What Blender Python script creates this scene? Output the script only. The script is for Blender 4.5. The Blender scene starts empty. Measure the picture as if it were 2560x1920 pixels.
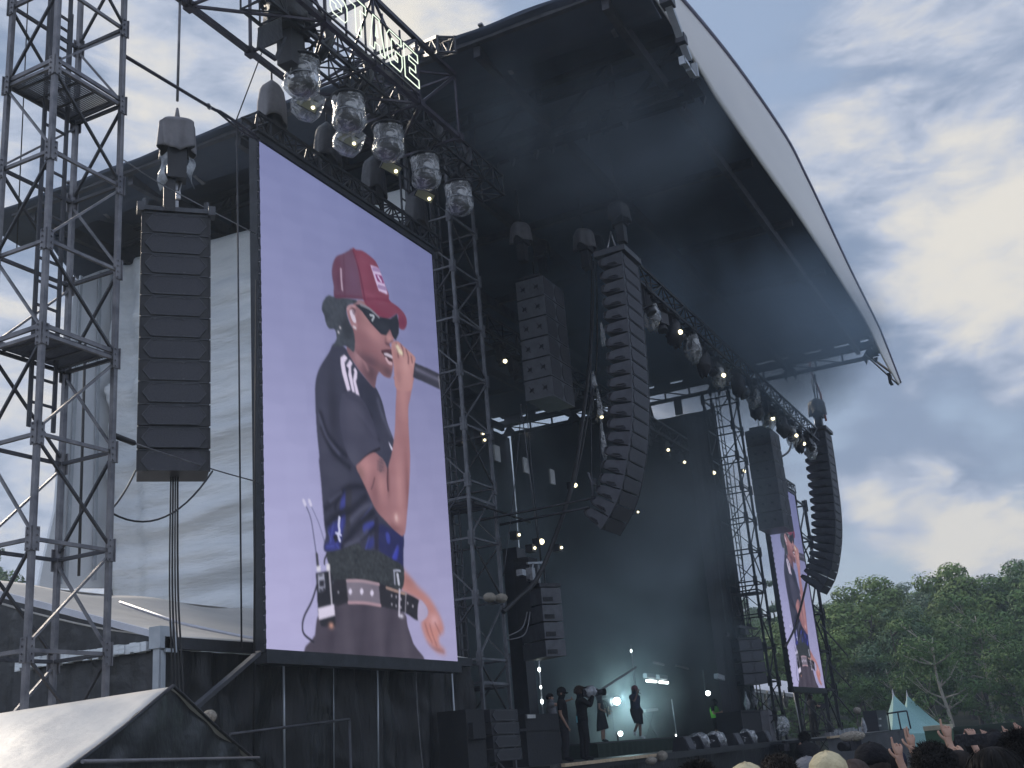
import bpy, bmesh, math, random
import numpy as np
from mathutils import Vector, Matrix, Euler, noise
random.seed(7)
S = bpy.context.scene
COL = S.collection
# ------------------------------------------------------------------ camera
EYE = Vector((0, 0, 1.9)); FPX = 2872.0
cd = bpy.data.cameras.new('camera'); cam = bpy.data.objects.new('camera', cd); COL.objects.link(cam)
cam.location = EYE
CR = (Matrix.Rotation(math.radians(-64.5724), 3, 'Z') @ Matrix.Rotation(math.radians(107.8530), 3, 'X')
      @ Matrix.Rotation(math.radians(-4.8266), 3, 'Z'))
cam.rotation_euler = CR.to_euler()
cd.sensor_fit = 'HORIZONTAL'; cd.sensor_width = 36; cd.lens = 36 * FPX / 2560
cd.clip_start = 0.1; cd.clip_end = 3000
S.camera = cam
# ------------------------------------------------------------------ sky
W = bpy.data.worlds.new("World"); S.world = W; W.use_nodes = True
SUN_EL, SUN_AZ = math.radians(30), math.radians(66)   # azimuth measured from +X towards +Y
def make_world():
    nt = W.node_tree; nt.nodes.clear(); N = nt.nodes.new; L = nt.links.new
    out = N('ShaderNodeOutputWorld'); bg = N('ShaderNodeBackground'); L(bg.outputs[0], out.inputs[0])
    sky = N('ShaderNodeTexSky'); sky.sky_type = 'NISHITA'; sky.sun_disc = False
    sky.sun_elevation = SUN_EL; sky.sun_rotation = math.pi / 2 - SUN_AZ
    sky.air_density = 1.3; sky.dust_density = 1.2
    tc = N('ShaderNodeTexCoord')
    def math_(op, a, b=None, c=None, clamp=False):
        n = N('ShaderNodeMath'); n.operation = op; n.use_clamp = clamp
        for i, x in enumerate((a, b, c)):
            if x is None: continue
            if isinstance(x, (int, float)): n.inputs[i].default_value = x
            else: L(x, n.inputs[i])
        return n.outputs[0]
    def vmath(op, a, b):
        n = N('ShaderNodeVectorMath'); n.operation = op
        for i, x in enumerate((a, b)):
            if isinstance(x, tuple): n.inputs[i].default_value = x
            elif x is not None: L(x, n.inputs[i])
        return n
    d = vmath('NORMALIZE', tc.outputs['Generated'], None).outputs[0]
    sep = N('ShaderNodeSeparateXYZ'); L(d, sep.inputs[0])
    # flat cloud deck: direction divided by its height
    h = math_('ADD', math_('MAXIMUM', sep.outputs[2], 0.0), 0.5)
    comb = N('ShaderNodeCombineXYZ')
    L(math_('DIVIDE', sep.outputs[0], h), comb.inputs[0]); L(math_('DIVIDE', sep.outputs[1], h), comb.inputs[1])
    L(math_('MULTIPLY', sep.outputs[2], 2.2), comb.inputs[2])
    def fbm(scale, detail, rough, dist, off):
        n = N('ShaderNodeTexNoise'); n.inputs['Scale'].default_value = scale; n.inputs['Detail'].default_value = detail
        n.inputs['Roughness'].default_value = rough; n.inputs['Distortion'].default_value = dist
        L(vmath('ADD', comb.outputs[0], off).outputs[0], n.inputs['Vector']); return n.outputs[0]
    n1 = fbm(2.6, 10, 0.55, 0.6, (3.1, 1.7, 0)); n2 = fbm(7.0, 9, 0.56, 0.5, (8.1, 4.7, 2)); n3 = fbm(19.0, 7, 0.6, 0.4, (1.1, 2.7, 5))
    def blob(x, y, r0, r1, w):     # a bank of cloud (or a gap) seen in one direction
        v = CR @ Vector(((x - 1280) / FPX, (960 - y) / FPX, -1)); v.normalize()
        dot = vmath('DOT_PRODUCT', d, tuple(v)).outputs['Value']
        m = N('ShaderNodeMapRange'); m.interpolation_type = 'SMOOTHSTEP'
        L(dot, m.inputs[0]); m.inputs[1].default_value = math.cos(math.radians(r1)); m.inputs[2].default_value = math.cos(math.radians(r0))
        m.inputs[3].default_value = 0; m.inputs[4].default_value = w
        return m.outputs[0]
    bias = None
    for b in BLOBS:
        o = blob(*b); bias = o if bias is None else math_('ADD', bias, o)
    dens = math_('ADD', math_('ADD', math_('MULTIPLY', n1, 1.5), math_('MULTIPLY_ADD', n3, 0.30, math_('MULTIPLY', n2, 0.70))), bias)
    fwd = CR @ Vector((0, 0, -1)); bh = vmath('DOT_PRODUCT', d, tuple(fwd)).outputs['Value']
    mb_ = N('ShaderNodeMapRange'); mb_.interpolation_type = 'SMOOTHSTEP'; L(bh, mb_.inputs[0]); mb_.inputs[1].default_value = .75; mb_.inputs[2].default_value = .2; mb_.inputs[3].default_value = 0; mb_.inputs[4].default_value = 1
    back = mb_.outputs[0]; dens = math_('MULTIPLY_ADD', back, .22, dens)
    m = N('ShaderNodeMapRange'); m.interpolation_type = 'SMOOTHSTEP'; L(dens, m.inputs[0])
    m.inputs[1].default_value = 1.10; m.inputs[2].default_value = 1.50; m.inputs[3].default_value = 0; m.inputs[4].default_value = 1
    mask = m.outputs[0]
    lit = None
    for b in LITS:
        o = blob(*b); lit = o if lit is None else math_('ADD', lit, o)
    lit = math_('ADD', math_('ADD', lit, math_('MULTIPLY', n2, 2.3)), math_('MULTIPLY_ADD', n3, 1.1, math_('MULTIPLY', n1, -0.5)))
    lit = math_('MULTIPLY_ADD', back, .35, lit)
    m2 = N('ShaderNodeMapRange'); L(lit, m2.inputs[0]); m2.interpolation_type = 'SMOOTHSTEP'
    m2.inputs[1].default_value = 1.30; m2.inputs[2].default_value = 2.60; m2.inputs[3].default_value = 0; m2.inputs[4].default_value = 1
    cc = N('ShaderNodeValToRGB'); L(m2.outputs[0], cc.inputs[0])
    e = cc.color_ramp.elements
    e[0].position = 0; e[0].color = (0.17, 0.225, 0.33, 1)
    e[1].position = 1; e[1].color = (.62, .585, .52, 1)
    a = e.new(0.45); a.color = (0.36, 0.40, 0.49, 1)
    sk = vmath('SCALE', sky.outputs[0], None); sk.inputs[3].default_value = 0.06
    pale = N('ShaderNodeMixRGB'); pale.inputs[0].default_value = 0.55; L(sk.outputs[0], pale.inputs[1]); pale.inputs[2].default_value = (0.30, 0.385, 0.55, 1)
    mix = N('ShaderNodeMixRGB'); L(mask, mix.inputs[0]); L(pale.outputs[0], mix.inputs[1]); L(cc.outputs[0], mix.inputs[2])
    gain = vmath('SCALE', mix.outputs[0], None); L(math_('MULTIPLY_ADD', back, .65, 1.0), gain.inputs[3]); L(gain.outputs[0], bg.inputs[0]); bg.inputs[1].default_value = 1.0  # gain added to the unseen sky behind the camera, as fill light
# x, y (direction on the 2560-wide view), inner and outer radius in degrees, weight
BLOBS = [(350, 300, 9, 22, .35), (60, 900, 10, 24, .35), (2350, 240, 2, 13, .34), (2050, 620, 1, 8, .26), (2380, 960, 1, 7, .22), (2260, 1260, .5, 5, .30), (2540, 650, .2, 8, .36), (2130, 420, 2, 8, .14),
         (1820, 160, 2, 7, -.30), (1950, 700, 1, 7, -.10), (2470, 930, .5, 4, -.12), (1085, 50, .1, 4.0, .28), (1190, 40, 1, 4, -.35), (1000, 110, 1, 3, -.25),
         (2150, 1390, 1, 4, -.28), (2330, 1310, 1.2, 3.4, .30), (2500, 1390, 1, 3, .35), (2440, 1340, .5, 1.6, -.2), (2260, 1440, .5, 1.6, -.1), (2200, 1230, 1, 3, .2)]
LITS = [(2250, 120, 1, 8, .30), (2050, 560, 1, 7, .15), (2550, 620, .1, 8, .9), (2450, 350, 1, 8, .05), (2280, 1270, .3, 4, .8), (2500, 1390, .3, 4, .8), (2230, 1000, 1, 5, -.35), (1080, 50, .1, 4.5, .8),
        (30, 900, 8, 22, .5), (500, 150, 2, 7, .25), (850, 100, 1, 6, .4), (2150, 1280, .6, 2, .3), (200, 400, 3, 8, -.1)]
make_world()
sd = bpy.data.lights.new('sun', 'SUN'); sd.energy = 2.2; sd.angle = math.radians(12); sd.color = (1, .88, .72)
sun = bpy.data.objects.new('sun', sd); COL.objects.link(sun)
sv = Vector((math.cos(SUN_EL) * math.cos(SUN_AZ), math.cos(SUN_EL) * math.sin(SUN_AZ), math.sin(SUN_EL)))
sun.rotation_euler = sv.to_track_quat('Z', 'Y').to_euler()
S.view_settings.view_transform = 'Standard'; S.view_settings.look = 'None'; S.view_settings.exposure = 0.5; S.view_settings.gamma = 1
S.render.engine = 'CYCLES'
S.cycles.max_bounces = 6; S.cycles.transparent_max_bounces = 12; S.cycles.volume_bounces = 0
# ------------------------------------------------------------------ measuring: sight line of the photograph met with a real plane
def px(x, y, X=None, Y=None, Z=None):
    d = CR @ Vector(((x - 1280) / FPX, (960 - y) / FPX, -1))
    if X is not None: t = X / d.x
    elif Y is not None: t = Y / d.y
    else: t = (Z - EYE.z) / d.z
    return EYE + d * t
# ------------------------------------------------------------------ mesh helpers
class MB:
    def __init__(s): s.v = []; s.f = []; s.sm = []; s.mi = []; s.cur = 0
    def add(s, vs, fs, smooth=False):
        o = len(s.v); s.v += [Vector(p) for p in vs]; s.f += [[i + o for i in f] for f in fs]
        s.sm += [smooth] * len(fs); s.mi += [s.cur] * len(fs); return s
    def poly(s, pts): return s.add(pts, [list(range(len(pts)))])
    def box(s, c, size, R=None):
        hx, hy, hz = size[0] / 2, size[1] / 2, size[2] / 2; c = Vector(c)
        vs = [Vector((x, y, z)) for x in (-hx, hx) for y in (-hy, hy) for z in (-hz, hz)]
        if R is not None: vs = [R @ v for v in vs]
        return s.add([v + c for v in vs], [[0, 1, 3, 2], [4, 6, 7, 5], [0, 4, 5, 1], [2, 3, 7, 6], [0, 2, 6, 4], [1, 5, 7, 3]])
    def beam(s, a, b, w, h=None, up=(0, 0, 1)):
        a = Vector(a); b = Vector(b); h = h or w; d = (b - a); L = d.length
        if L < 1e-6: return s
        d /= L; up = Vector(up)
        if abs(d.dot(up)) > .98: up = Vector((0, 1, 0)) if abs(d.y) < .9 else Vector((1, 0, 0))
        x = d.cross(up).normalized(); y = x.cross(d)
        vs = []
        for p in (a, b):
            for sx, sy in ((-1, -1), (1, -1), (1, 1), (-1, 1)): vs.append(p + x * sx * w / 2 + y * sy * h / 2)
        return s.add(vs, [[3, 2, 1, 0], [4, 5, 6, 7], [0, 1, 5, 4], [1, 2, 6, 5], [2, 3, 7, 6], [3, 0, 4, 7]])
    def tube(s, pts, r, n=6, closed=False, rs=None):
        pts = [Vector(p) for p in pts]; m = len(pts)
        if m < 2: return s
        vs = []; fs = []
        d0 = (pts[1] - pts[0]).normalized(); ref = Vector((0, 0, 1)) if abs(d0.z) < .9 else Vector((1, 0, 0))
        x = d0.cross(ref).normalized()
        for i, p in enumerate(pts):
            if closed: d = pts[(i + 1) % m] - pts[i - 1]
            else: d = pts[min(i + 1, m - 1)] - pts[max(i - 1, 0)]
            d = d.normalized(); x = (x - d * x.dot(d)).normalized(); y = d.cross(x); rr = rs[i] if rs else r
            for k in range(n): a = 2 * math.pi * k / n; vs.append(p + (x * math.cos(a) + y * math.sin(a)) * rr)
        for i in range(m if closed else m - 1):
            j = (i + 1) % m
            for k in range(n): fs.append([i * n + k, i * n + (k + 1) % n, j * n + (k + 1) % n, j * n + k])
        s.add(vs, fs, True)
        if not closed:
            o = len(s.v) - len(vs)
            s.f += [[o + k for k in range(n)][::-1], [o + (m - 1) * n + k for k in range(n)]]; s.sm += [False] * 2; s.mi += [s.cur] * 2
        return s
    def ball(s, c, r, nu=12, nv=8, R=None, fn=None):
        if isinstance(r, (int, float)): r = (r, r, r)
        c = Vector(c); vs = []; fs = []
        for j in range(nv + 1):
            th = math.pi * j / nv
            for i in range(nu):
                ph = 2 * math.pi * i / nu; p = Vector((math.sin(th) * math.cos(ph), math.sin(th) * math.sin(ph), math.cos(th)))
                k = fn(p) if fn else 1
                q = Vector((p.x * r[0], p.y * r[1], p.z * r[2])) * k
                if R is not None: q = R @ q
                vs.append(c + q)
        for j in range(nv):
            for i in range(nu): fs.append([j * nu + i, (j + 1) * nu + i, (j + 1) * nu + (i + 1) % nu, j * nu + (i + 1) % nu])
        return s.add(vs, fs, True)
    def prism(s, pts, ext):
        pts = [Vector(p) for p in pts]; ext = Vector(ext); n = len(pts)
        fs = [list(range(n))[::-1], [i + n for i in range(n)]] + [[i, (i + 1) % n, (i + 1) % n + n, i + n] for i in range(n)]
        return s.add(pts + [p + ext for p in pts], fs)
    def grid(s, fn, nu, nv, smooth=True):
        vs = [fn(i / nu, j / nv) for j in range(nv + 1) for i in range(nu + 1)]
        fs = [[j * (nu + 1) + i, j * (nu + 1) + i + 1, (j + 1) * (nu + 1) + i + 1, (j + 1) * (nu + 1) + i] for j in range(nv) for i in range(nu)]
        return s.add(vs, fs, smooth)
    def lathe(s, prof, c=(0, 0, 0), n=20, R=None, fn=None, smooth=True):
        c = Vector(c); vs = []; m = len(prof)
        for r, z in prof:
            for k in range(n):
                a = 2 * math.pi * k / n; q = Vector((r * math.cos(a), r * math.sin(a), z))
                if fn: q = fn(q, a)
                if R is not None: q = R @ q
                vs.append(c + q)
        fs = [[j * n + k, j * n + (k + 1) % n, (j + 1) * n + (k + 1) % n, (j + 1) * n + k] for j in range(m - 1) for k in range(n)]
        return s.add(vs, fs, smooth)
    def build(s, name, mat, parent=None, local=False, solid=0):
        me = bpy.data.meshes.new(name)
        vs = s.v
        if parent is not None and not local:
            iv = WM[parent].inverted(); vs = [iv @ v for v in vs]
        me.from_pydata([tuple(v) for v in vs], [], s.f)
        mats = mat if isinstance(mat, (list, tuple)) else [mat]
        for m in mats: me.materials.append(m)
        me.polygons.foreach_set('use_smooth', s.sm); me.polygons.foreach_set('material_index', s.mi)
        me.update(); o = bpy.data.objects.new(name, me); COL.objects.link(o)
        if parent is not None: o.parent = parent; WM[o] = WM[parent]
        else: WM[o] = Matrix.Identity(4)
        if solid:
            md = o.modifiers.new('thickness', 'SOLIDIFY'); md.thickness = solid; md.offset = 0
        return o
WM = {}
def tag(o, label=None, cat=None, group=None, kind=None):
    if label: o['label'] = label
    if cat: o['category'] = cat
    if group: o['group'] = group
    if kind: o['kind'] = kind
    return o
def thing(name, label, cat, loc=(0, 0, 0), rotz=0, group=None, rot=None):
    o = bpy.data.objects.new(name, None); COL.objects.link(o); o.empty_display_size = .2
    o.location = loc; e = Euler(rot) if rot else Euler((0, 0, rotz)); o.rotation_euler = e
    WM[o] = Matrix.Translation(Vector(loc)) @ e.to_matrix().to_4x4()
    return tag(o, label, cat, group)
def kids(o): return [c for c in bpy.data.objects if c.parent == o]
CH = {}
def dup(root, loc, rotz=None, label=None, group=None, rot=None):
    if root not in CH:
        def rec(o): return [(c, rec(c)) for c in kids(o)]
        CH[root] = rec(root)
    r = root.copy(); COL.objects.link(r); r.location = loc
    if rot: r.rotation_euler = Euler(rot)
    elif rotz is not None: r.rotation_euler = Euler((0, 0, rotz))
    if label: r['label'] = label
    if group: r['group'] = group
    def rc(lst, p):
        for c, sub in lst:
            d = c.copy(); COL.objects.link(d); d.parent = p; rc(sub, d)
    rc(CH[root], r)
    WM[r] = Matrix.Translation(Vector(loc)) @ r.rotation_euler.to_matrix().to_4x4()
    return r
def lerp(a, b, t): return a + (b - a) * t
def catmull(pts, k=6, closed=False):
    pts = [Vector(p) for p in pts]; n = len(pts); out = []
    rng = range(n if closed else n - 1)
    for i in rng:
        p0 = pts[(i - 1) % n] if closed or i > 0 else pts[0]; p1 = pts[i]; p2 = pts[(i + 1) % n]
        p3 = pts[(i + 2) % n] if closed or i + 2 < n else pts[-1]
        for j in range(k):
            t = j / k
            out.append(.5 * ((2 * p1) + (p2 - p0) * t + (2 * p0 - 5 * p1 + 4 * p2 - p3) * t * t + (3 * p1 - p0 - 3 * p2 + p3) * t ** 3))
    if not closed: out.append(pts[-1])
    return out
def sag(a, b, drop, n=14):
    a = Vector(a); b = Vector(b); return [a.lerp(b, i / n) - Vector((0, 0, drop * 4 * (i / n) * (1 - i / n))) for i in range(n + 1)]
def nz(p, s=1.0): return noise.noise(Vector(p) * s)
# ------------------------------------------------------------------ materials
def srgb(r, g, b): return tuple(((c / 255) / 12.92 if c / 255 <= .04045 else ((c / 255 + .055) / 1.055) ** 2.4) for c in (r, g, b)) + (1,)
def mat(name, c1, c2=None, rough=.6, metal=0, scale=4, bump=0, bscale=None, spec=.5, detail=5, trans=0, stretch=None, coat=0, rough2=None):
    m = bpy.data.materials.new(name); m.use_nodes = True; nt = m.node_tree; N = nt.nodes.new; L = nt.links.new
    b = nt.nodes['Principled BSDF']; c2 = c2 or tuple(x * .75 for x in c1[:3])
    tc = N('ShaderNodeTexCoord'); vec = tc.outputs['Object']
    if stretch:
        mp = N('ShaderNodeMapping'); mp.inputs['Scale'].default_value = stretch; L(vec, mp.inputs[0]); vec = mp.outputs[0]
    n = N('ShaderNodeTexNoise'); n.inputs['Scale'].default_value = scale; n.inputs['Detail'].default_value = detail; n.inputs['Roughness'].default_value = .6
    L(vec, n.inputs['Vector'])
    r = N('ShaderNodeValToRGB'); L(n.outputs[0], r.inputs[0]); r.color_ramp.elements[0].position = .35; r.color_ramp.elements[1].position = .65
    r.color_ramp.elements[0].color = tuple(c2[:3]) + (1,); r.color_ramp.elements[1].color = tuple(c1[:3]) + (1,)
    L(r.outputs[0], b.inputs['Base Color'])
    b.inputs['Roughness'].default_value = rough; b.inputs['Metallic'].default_value = metal; b.inputs['Specular IOR Level'].default_value = spec
    if rough2 is not None:
        mr = N('ShaderNodeMapRange'); L(n.outputs[0], mr.inputs[0]); mr.inputs[1].default_value = .3; mr.inputs[2].default_value = .7
        mr.inputs[3].default_value = rough; mr.inputs[4].default_value = rough2; L(mr.outputs[0], b.inputs['Roughness'])
    if coat: b.inputs['Coat Weight'].default_value = coat
    if bump:
        n2 = N('ShaderNodeTexNoise'); n2.inputs['Scale'].default_value = bscale or scale * 4; n2.inputs['Detail'].default_value = 6; L(vec, n2.inputs['Vector'])
        bp = N('ShaderNodeBump'); bp.inputs['Strength'].default_value = bump; bp.inputs['Distance'].default_value = .05; L(n2.outputs[0], bp.inputs['Height']); L(bp.outputs[0], b.inputs['Normal'])
    return m
def emit(name, col, s):
    m = bpy.data.materials.new(name); m.use_nodes = True; nt = m.node_tree; nt.nodes.clear()
    o = nt.nodes.new('ShaderNodeOutputMaterial'); e = nt.nodes.new('ShaderNodeEmission'); e.inputs[0].default_value = tuple(col[:3]) + (1,); e.inputs[1].default_value = s
    nt.links.new(e.outputs[0], o.inputs[0]); return m
G = lambda v, b=1.0: (v, v, v * b)
M = dict(
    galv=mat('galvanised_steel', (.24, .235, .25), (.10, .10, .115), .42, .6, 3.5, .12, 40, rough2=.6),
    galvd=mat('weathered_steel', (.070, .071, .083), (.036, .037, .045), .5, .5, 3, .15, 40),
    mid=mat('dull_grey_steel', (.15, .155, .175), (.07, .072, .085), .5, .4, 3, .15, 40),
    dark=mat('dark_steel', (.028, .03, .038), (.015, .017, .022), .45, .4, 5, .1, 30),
    purple=mat('painted_truss_steel', (.060, .052, .075), (.03, .027, .04), .42, .45, 4, .1, 30),
    grille=mat('perforated_grille', (.060, .060, .074), (.042, .042, .054), .55, .2, 60, .35, 260),
    cab=mat('cabinet_paint', (.020, .020, .027), (.014, .014, .019), .5, 0, 6, .15, 90),
    cabs=mat('worn_cabinet_paint', (.075, .079, .095), (.045, .048, .06), .5, 0, 6, .12, 60),
    blackcloth=mat('black_cloth', (.012, .013, .017), (.007, .008, .011), .8, 0, 2, .25, 18),
    tarp=mat('black_tarpaulin', (.010, .011, .014), (.005, .006, .008), .34, 0, 1.5, .7, 9, rough2=.55, spec=.35, stretch=(1.6, 1, .3)),
    cover=mat('rain_cover_nylon', (.21, .20, .215), (.15, .145, .16), .55, 0, 3, .3, 14),
    coverd=mat('black_rain_cover', (.022, .022, .028), (.012, .012, .017), .5, 0, 3, .4, 12),
    silver=mat('silver_grey_sheet', (.80, .83, .86), (.62, .66, .70), .5, 0, .9, 1.0, 5.5, stretch=(1, .30, 1.8)),
    silver2=mat('pale_sheet_panel', (.72, .75, .79), (.62, .65, .69), .5, .1, .6, .3, 3),
    fascia=mat('white_vinyl_fascia', (.80, .77, .75), (.72, .69, .68), .5, 0, .35, .25, 1.2, stretch=(.25, 1, 1)),
    roofu=mat('dark_roof_membrane', (.045, .062, .10), (.026, .038, .066), .6, 0, .5, .2, 2),
    tentw=mat('grey_tent_fabric', (.60, .575, .54), (.50, .48, .46), .5, 0, .8, .5, 2.2, rough2=.62, spec=.25),
    tentb=mat('black_tent_fabric', (.022, .023, .029), (.012, .013, .017), .36, 0, 1.2, .5, 4),
    trim=mat('white_trim', (.62, .63, .70), (.5, .51, .58), .4, 0, 2),
    alu=mat('white_aluminium', (.45, .48, .52), (.35, .38, .42), .4, .3, 3),
    teal=mat('teal_tent_canvas', (.24, .43, .42), (.19, .36, .36), .6, 0, .6, .2, 3),
    wood=mat('plywood_edge', (.52, .40, .27), (.38, .28, .18), .7, 0, 8),
    deck=mat('black_stage_deck', (.028, .03, .034), (.015, .016, .02), .5, 0, 2),
    green=mat('dark_green_riser_cloth', (.010, .028, .016), (.005, .014, .009), .9, 0, 12, .8, 40),
    grass=mat('trodden_grass', (.06, .075, .035), (.075, .065, .045), .95, 0, .6, .5, 8),
    hill=mat('forest_floor', (.018, .03, .012), (.010, .018, .008), 1, 0, .2, .8, 1),
    rubber=mat('black_rubber', (.015, .015, .018), None, .6, 0, 5),
    chain=mat('bright_chain', (.35, .35, .37), None, .35, .8, 20),
    subpaint=mat('grey_cabinet_paint', (.13, .135, .155), (.09, .094, .11), .5, 0, 5, .15, 50),
    orange=mat('orange_sling', (.55, .10, .03), None, .7, 0, 9),
    yellow=mat('yellow_strap', (.55, .38, .06), None, .7, 0, 9),
    fur=mat('grey_fur', (.42, .38, .32), (.25, .22, .19), 1, 0, 20, 1, 60),
    bag=mat('clear_crumpled_bag', (.42, .44, .47), (.12, .13, .15), .15, 0, 6, .9, 9),
    panelwhite=mat('white_cabinet', (.5, .5, .5), None, .5, 0, 5),
)
def clear_plastic():
    m = bpy.data.materials.new('clear_plastic'); m.use_nodes = True; nt = m.node_tree; nt.nodes.clear(); N = nt.nodes.new; L = nt.links.new
    o = N('ShaderNodeOutputMaterial'); tr = N('ShaderNodeBsdfTransparent'); tr.inputs[0].default_value = (.86, .88, .90, 1)
    gl = N('ShaderNodeBsdfGlossy'); gl.inputs['Roughness'].default_value = .18; df = N('ShaderNodeBsdfDiffuse'); df.inputs[0].default_value = (.88, .89, .92, 1)
    tc = N('ShaderNodeTexCoord'); n = N('ShaderNodeTexNoise'); n.inputs['Scale'].default_value = 4.5; n.inputs['Detail'].default_value = 4; n.inputs['Distortion'].default_value = 1.5
    L(tc.outputs['Object'], n.inputs['Vector'])
    bp = N('ShaderNodeBump'); bp.inputs['Strength'].default_value = 1; bp.inputs['Distance'].default_value = .08; L(n.outputs[0], bp.inputs['Height']); L(bp.outputs[0], gl.inputs['Normal'])
    fr = N('ShaderNodeLayerWeight'); fr.inputs[0].default_value = .35; L(bp.outputs[0], fr.inputs['Normal'])
    r = N('ShaderNodeMapRange'); L(n.outputs[0], r.inputs[0]); r.inputs[1].default_value = .46; r.inputs[2].default_value = .60; r.inputs[3].default_value = .06; r.inputs[4].default_value = .50
    m1 = N('ShaderNodeMixShader'); L(r.outputs[0], m1.inputs[0]); L(tr.outputs[0], m1.inputs[1]); L(df.outputs[0], m1.inputs[2])
    ad = N('ShaderNodeMath'); ad.operation = 'MULTIPLY_ADD'; L(fr.outputs['Facing'], ad.inputs[0]); ad.inputs[1].default_value = .42; ad.inputs[2].default_value = .07; ad.use_clamp = True
    m2 = N('ShaderNodeMixShader'); L(ad.outputs[0], m2.inputs[0]); L(m1.outputs[0], m2.inputs[1]); L(gl.outputs[0], m2.inputs[2])
    L(m2.outputs[0], o.inputs[0]); return m
M['clear'] = clear_plastic()
M['lampwarm'] = emit('lamp_warm', (1, .88, .55), 3.2); M['lampwhite'] = emit('lamp_white', (.9, 1, .98), 6); M['neon'] = emit('sign_tube', (.86, 1, .80), .95)
M['lampface'] = mat('yellowish_lamp_face', (.42, .42, .26), (.36, .36, .22), .4, 0, 30)
# ================================================================== ground and terrain
def hill_z(x, y):
    h = 0
    d = max(0, (x * .93 + y * .1) - 66)
    h = min(d * .115, 11) - max(0, d - 110) * .05
    h += 1.6 * nz((x, y, 0), .03) * min(d / 30, 1) if d > 0 else 0
    e = max(0, y - 50); h = max(h, min(e * .28, 20))
    return h
mb = MB(); mb.grid(lambda u, v: Vector((lerp(-900, 1500, u), lerp(-1200, 1200, v), 0)), 24, 24)
tag(mb.build('ground', M['grass']), kind='structure')
mb = MB(); mb.grid(lambda u, v: Vector((lerp(66, 330, u), lerp(-220, 330, v), hill_z(lerp(66, 330, u), lerp(-220, 330, v)) + .02)), 60, 80)
tag(mb.build('hillside', M['hill']), kind='structure')
mb = MB(); mb.grid(lambda u, v: Vector((lerp(-60, 66, u), lerp(49, 260, v), hill_z(lerp(-60, 66, u), lerp(49, 260, v)) + .02)), 30, 40)
tag(mb.build('hillside', M['hill']), kind='structure')

# ================================================================== lattice towers
def tower(name, label, x0, y0, w, d, z0, bay, nb, col_w, br_w, metal, metald, base=0.0, ladders=(), decks=(), top=None):
    t = thing(name, label, 'lattice tower', (x0, y0, base))
    top = top or z0 + nb * bay
    C4 = dict(A=(x0, y0), B=(x0 + w, y0), L=(x0, y0 + d), R=(x0 + w, y0 + d))
    for k, (x, y) in C4.items():
        m = MB(); m.beam((x, y, base), (x, y, top), col_w, col_w)
        m.beam((x + col_w * .30, y - col_w * .52, base), (x + col_w * .30, y - col_w * .52, top), col_w * .18, col_w * .05)
        m.build('column', metal, t)
        for i in range(int((z0 - base) / bay) * -1, nb + 1):
            z = z0 + i * bay
            if z < base + .2 or z > top: continue
            g = MB(); sx = 1 if k in 'AL' else -1; sy = 1 if k in 'AB' else -1
            g.box((x, y - sy * (col_w * .5 + .008), z), (col_w * 2.0, .014, col_w * 4.4))
            g.box((x - sx * (col_w * .5 + .008), y, z), (.014, col_w * 2.0, col_w * 4.4))
            for zz in (-.11, -.04, .04, .11):
                g.box((x + sx * col_w * .45, y - sy * (col_w * .5 + .022), z + zz), (.018, .02, .018)); g.box((x - sx * (col_w * .5 + .022), y + sy * col_w * .45, z + zz), (.02, .018, .018))
            g.build('gusset_plate', metal, t)
    faces = [('A', 'B', 0), ('A', 'L', 1), ('L', 'R', 1), ('B', 'R', 0)]
    for i in range(int((z0 - base) / bay) * -1, nb + 1):
        z = z0 + i * bay
        if z < base + .1 or z > top: continue
        for a, b, ph in faces:
            pa = Vector(C4[a] + (z,)); pb = Vector(C4[b] + (z,))
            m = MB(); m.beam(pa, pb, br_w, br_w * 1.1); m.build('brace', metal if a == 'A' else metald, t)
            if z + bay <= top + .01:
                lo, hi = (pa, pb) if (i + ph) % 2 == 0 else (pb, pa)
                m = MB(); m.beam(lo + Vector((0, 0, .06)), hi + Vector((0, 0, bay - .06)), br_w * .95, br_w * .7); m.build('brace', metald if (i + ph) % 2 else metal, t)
    for (a, b, width, dirv) in ladders:
        a = Vector(a); b = Vector(b); dv = Vector(dirv) * width; m = MB()
        m.beam(a, b, .05, .03); m.beam(a + dv, b + dv, .05, .03)
        L = (b - a).length; n = int(L / .3)
        for i in range(1, n): p = a.lerp(b, i / n); m.beam(p, p + dv, .028)
        m.build('ladder', metald, t)
    for z in decks:
        m = MB()
        for i in range(22): f = (i + .5) / 22; m.box((x0 + w / 2, y0 + d * f, z), (w - col_w, d / 22 * .25, .02))
        for i in range(4): f = (i + .5) / 4; m.box((x0 + w * f, y0 + d / 2, z - .025), (.03, d - col_w, .018))
        m.build('platform_grating', metald, t)
        m = MB()
        for p, q in (('A', 'B'), ('A', 'L'), ('B', 'R'), ('L', 'R')): m.beam(C4[p] + (z + .07,), C4[q] + (z + .05,), .03, .055)
        m.build('toe_board', metal, t)
    return t
TY = 10.0
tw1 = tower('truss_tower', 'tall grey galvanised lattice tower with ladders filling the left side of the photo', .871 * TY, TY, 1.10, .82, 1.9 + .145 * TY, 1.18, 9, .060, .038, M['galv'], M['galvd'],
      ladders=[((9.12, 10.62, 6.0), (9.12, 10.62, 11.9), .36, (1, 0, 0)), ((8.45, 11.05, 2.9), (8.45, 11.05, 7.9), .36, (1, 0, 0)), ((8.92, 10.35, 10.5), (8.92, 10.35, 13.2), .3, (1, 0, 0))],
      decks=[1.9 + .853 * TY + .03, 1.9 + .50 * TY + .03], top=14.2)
TY2 = 11.45
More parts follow.
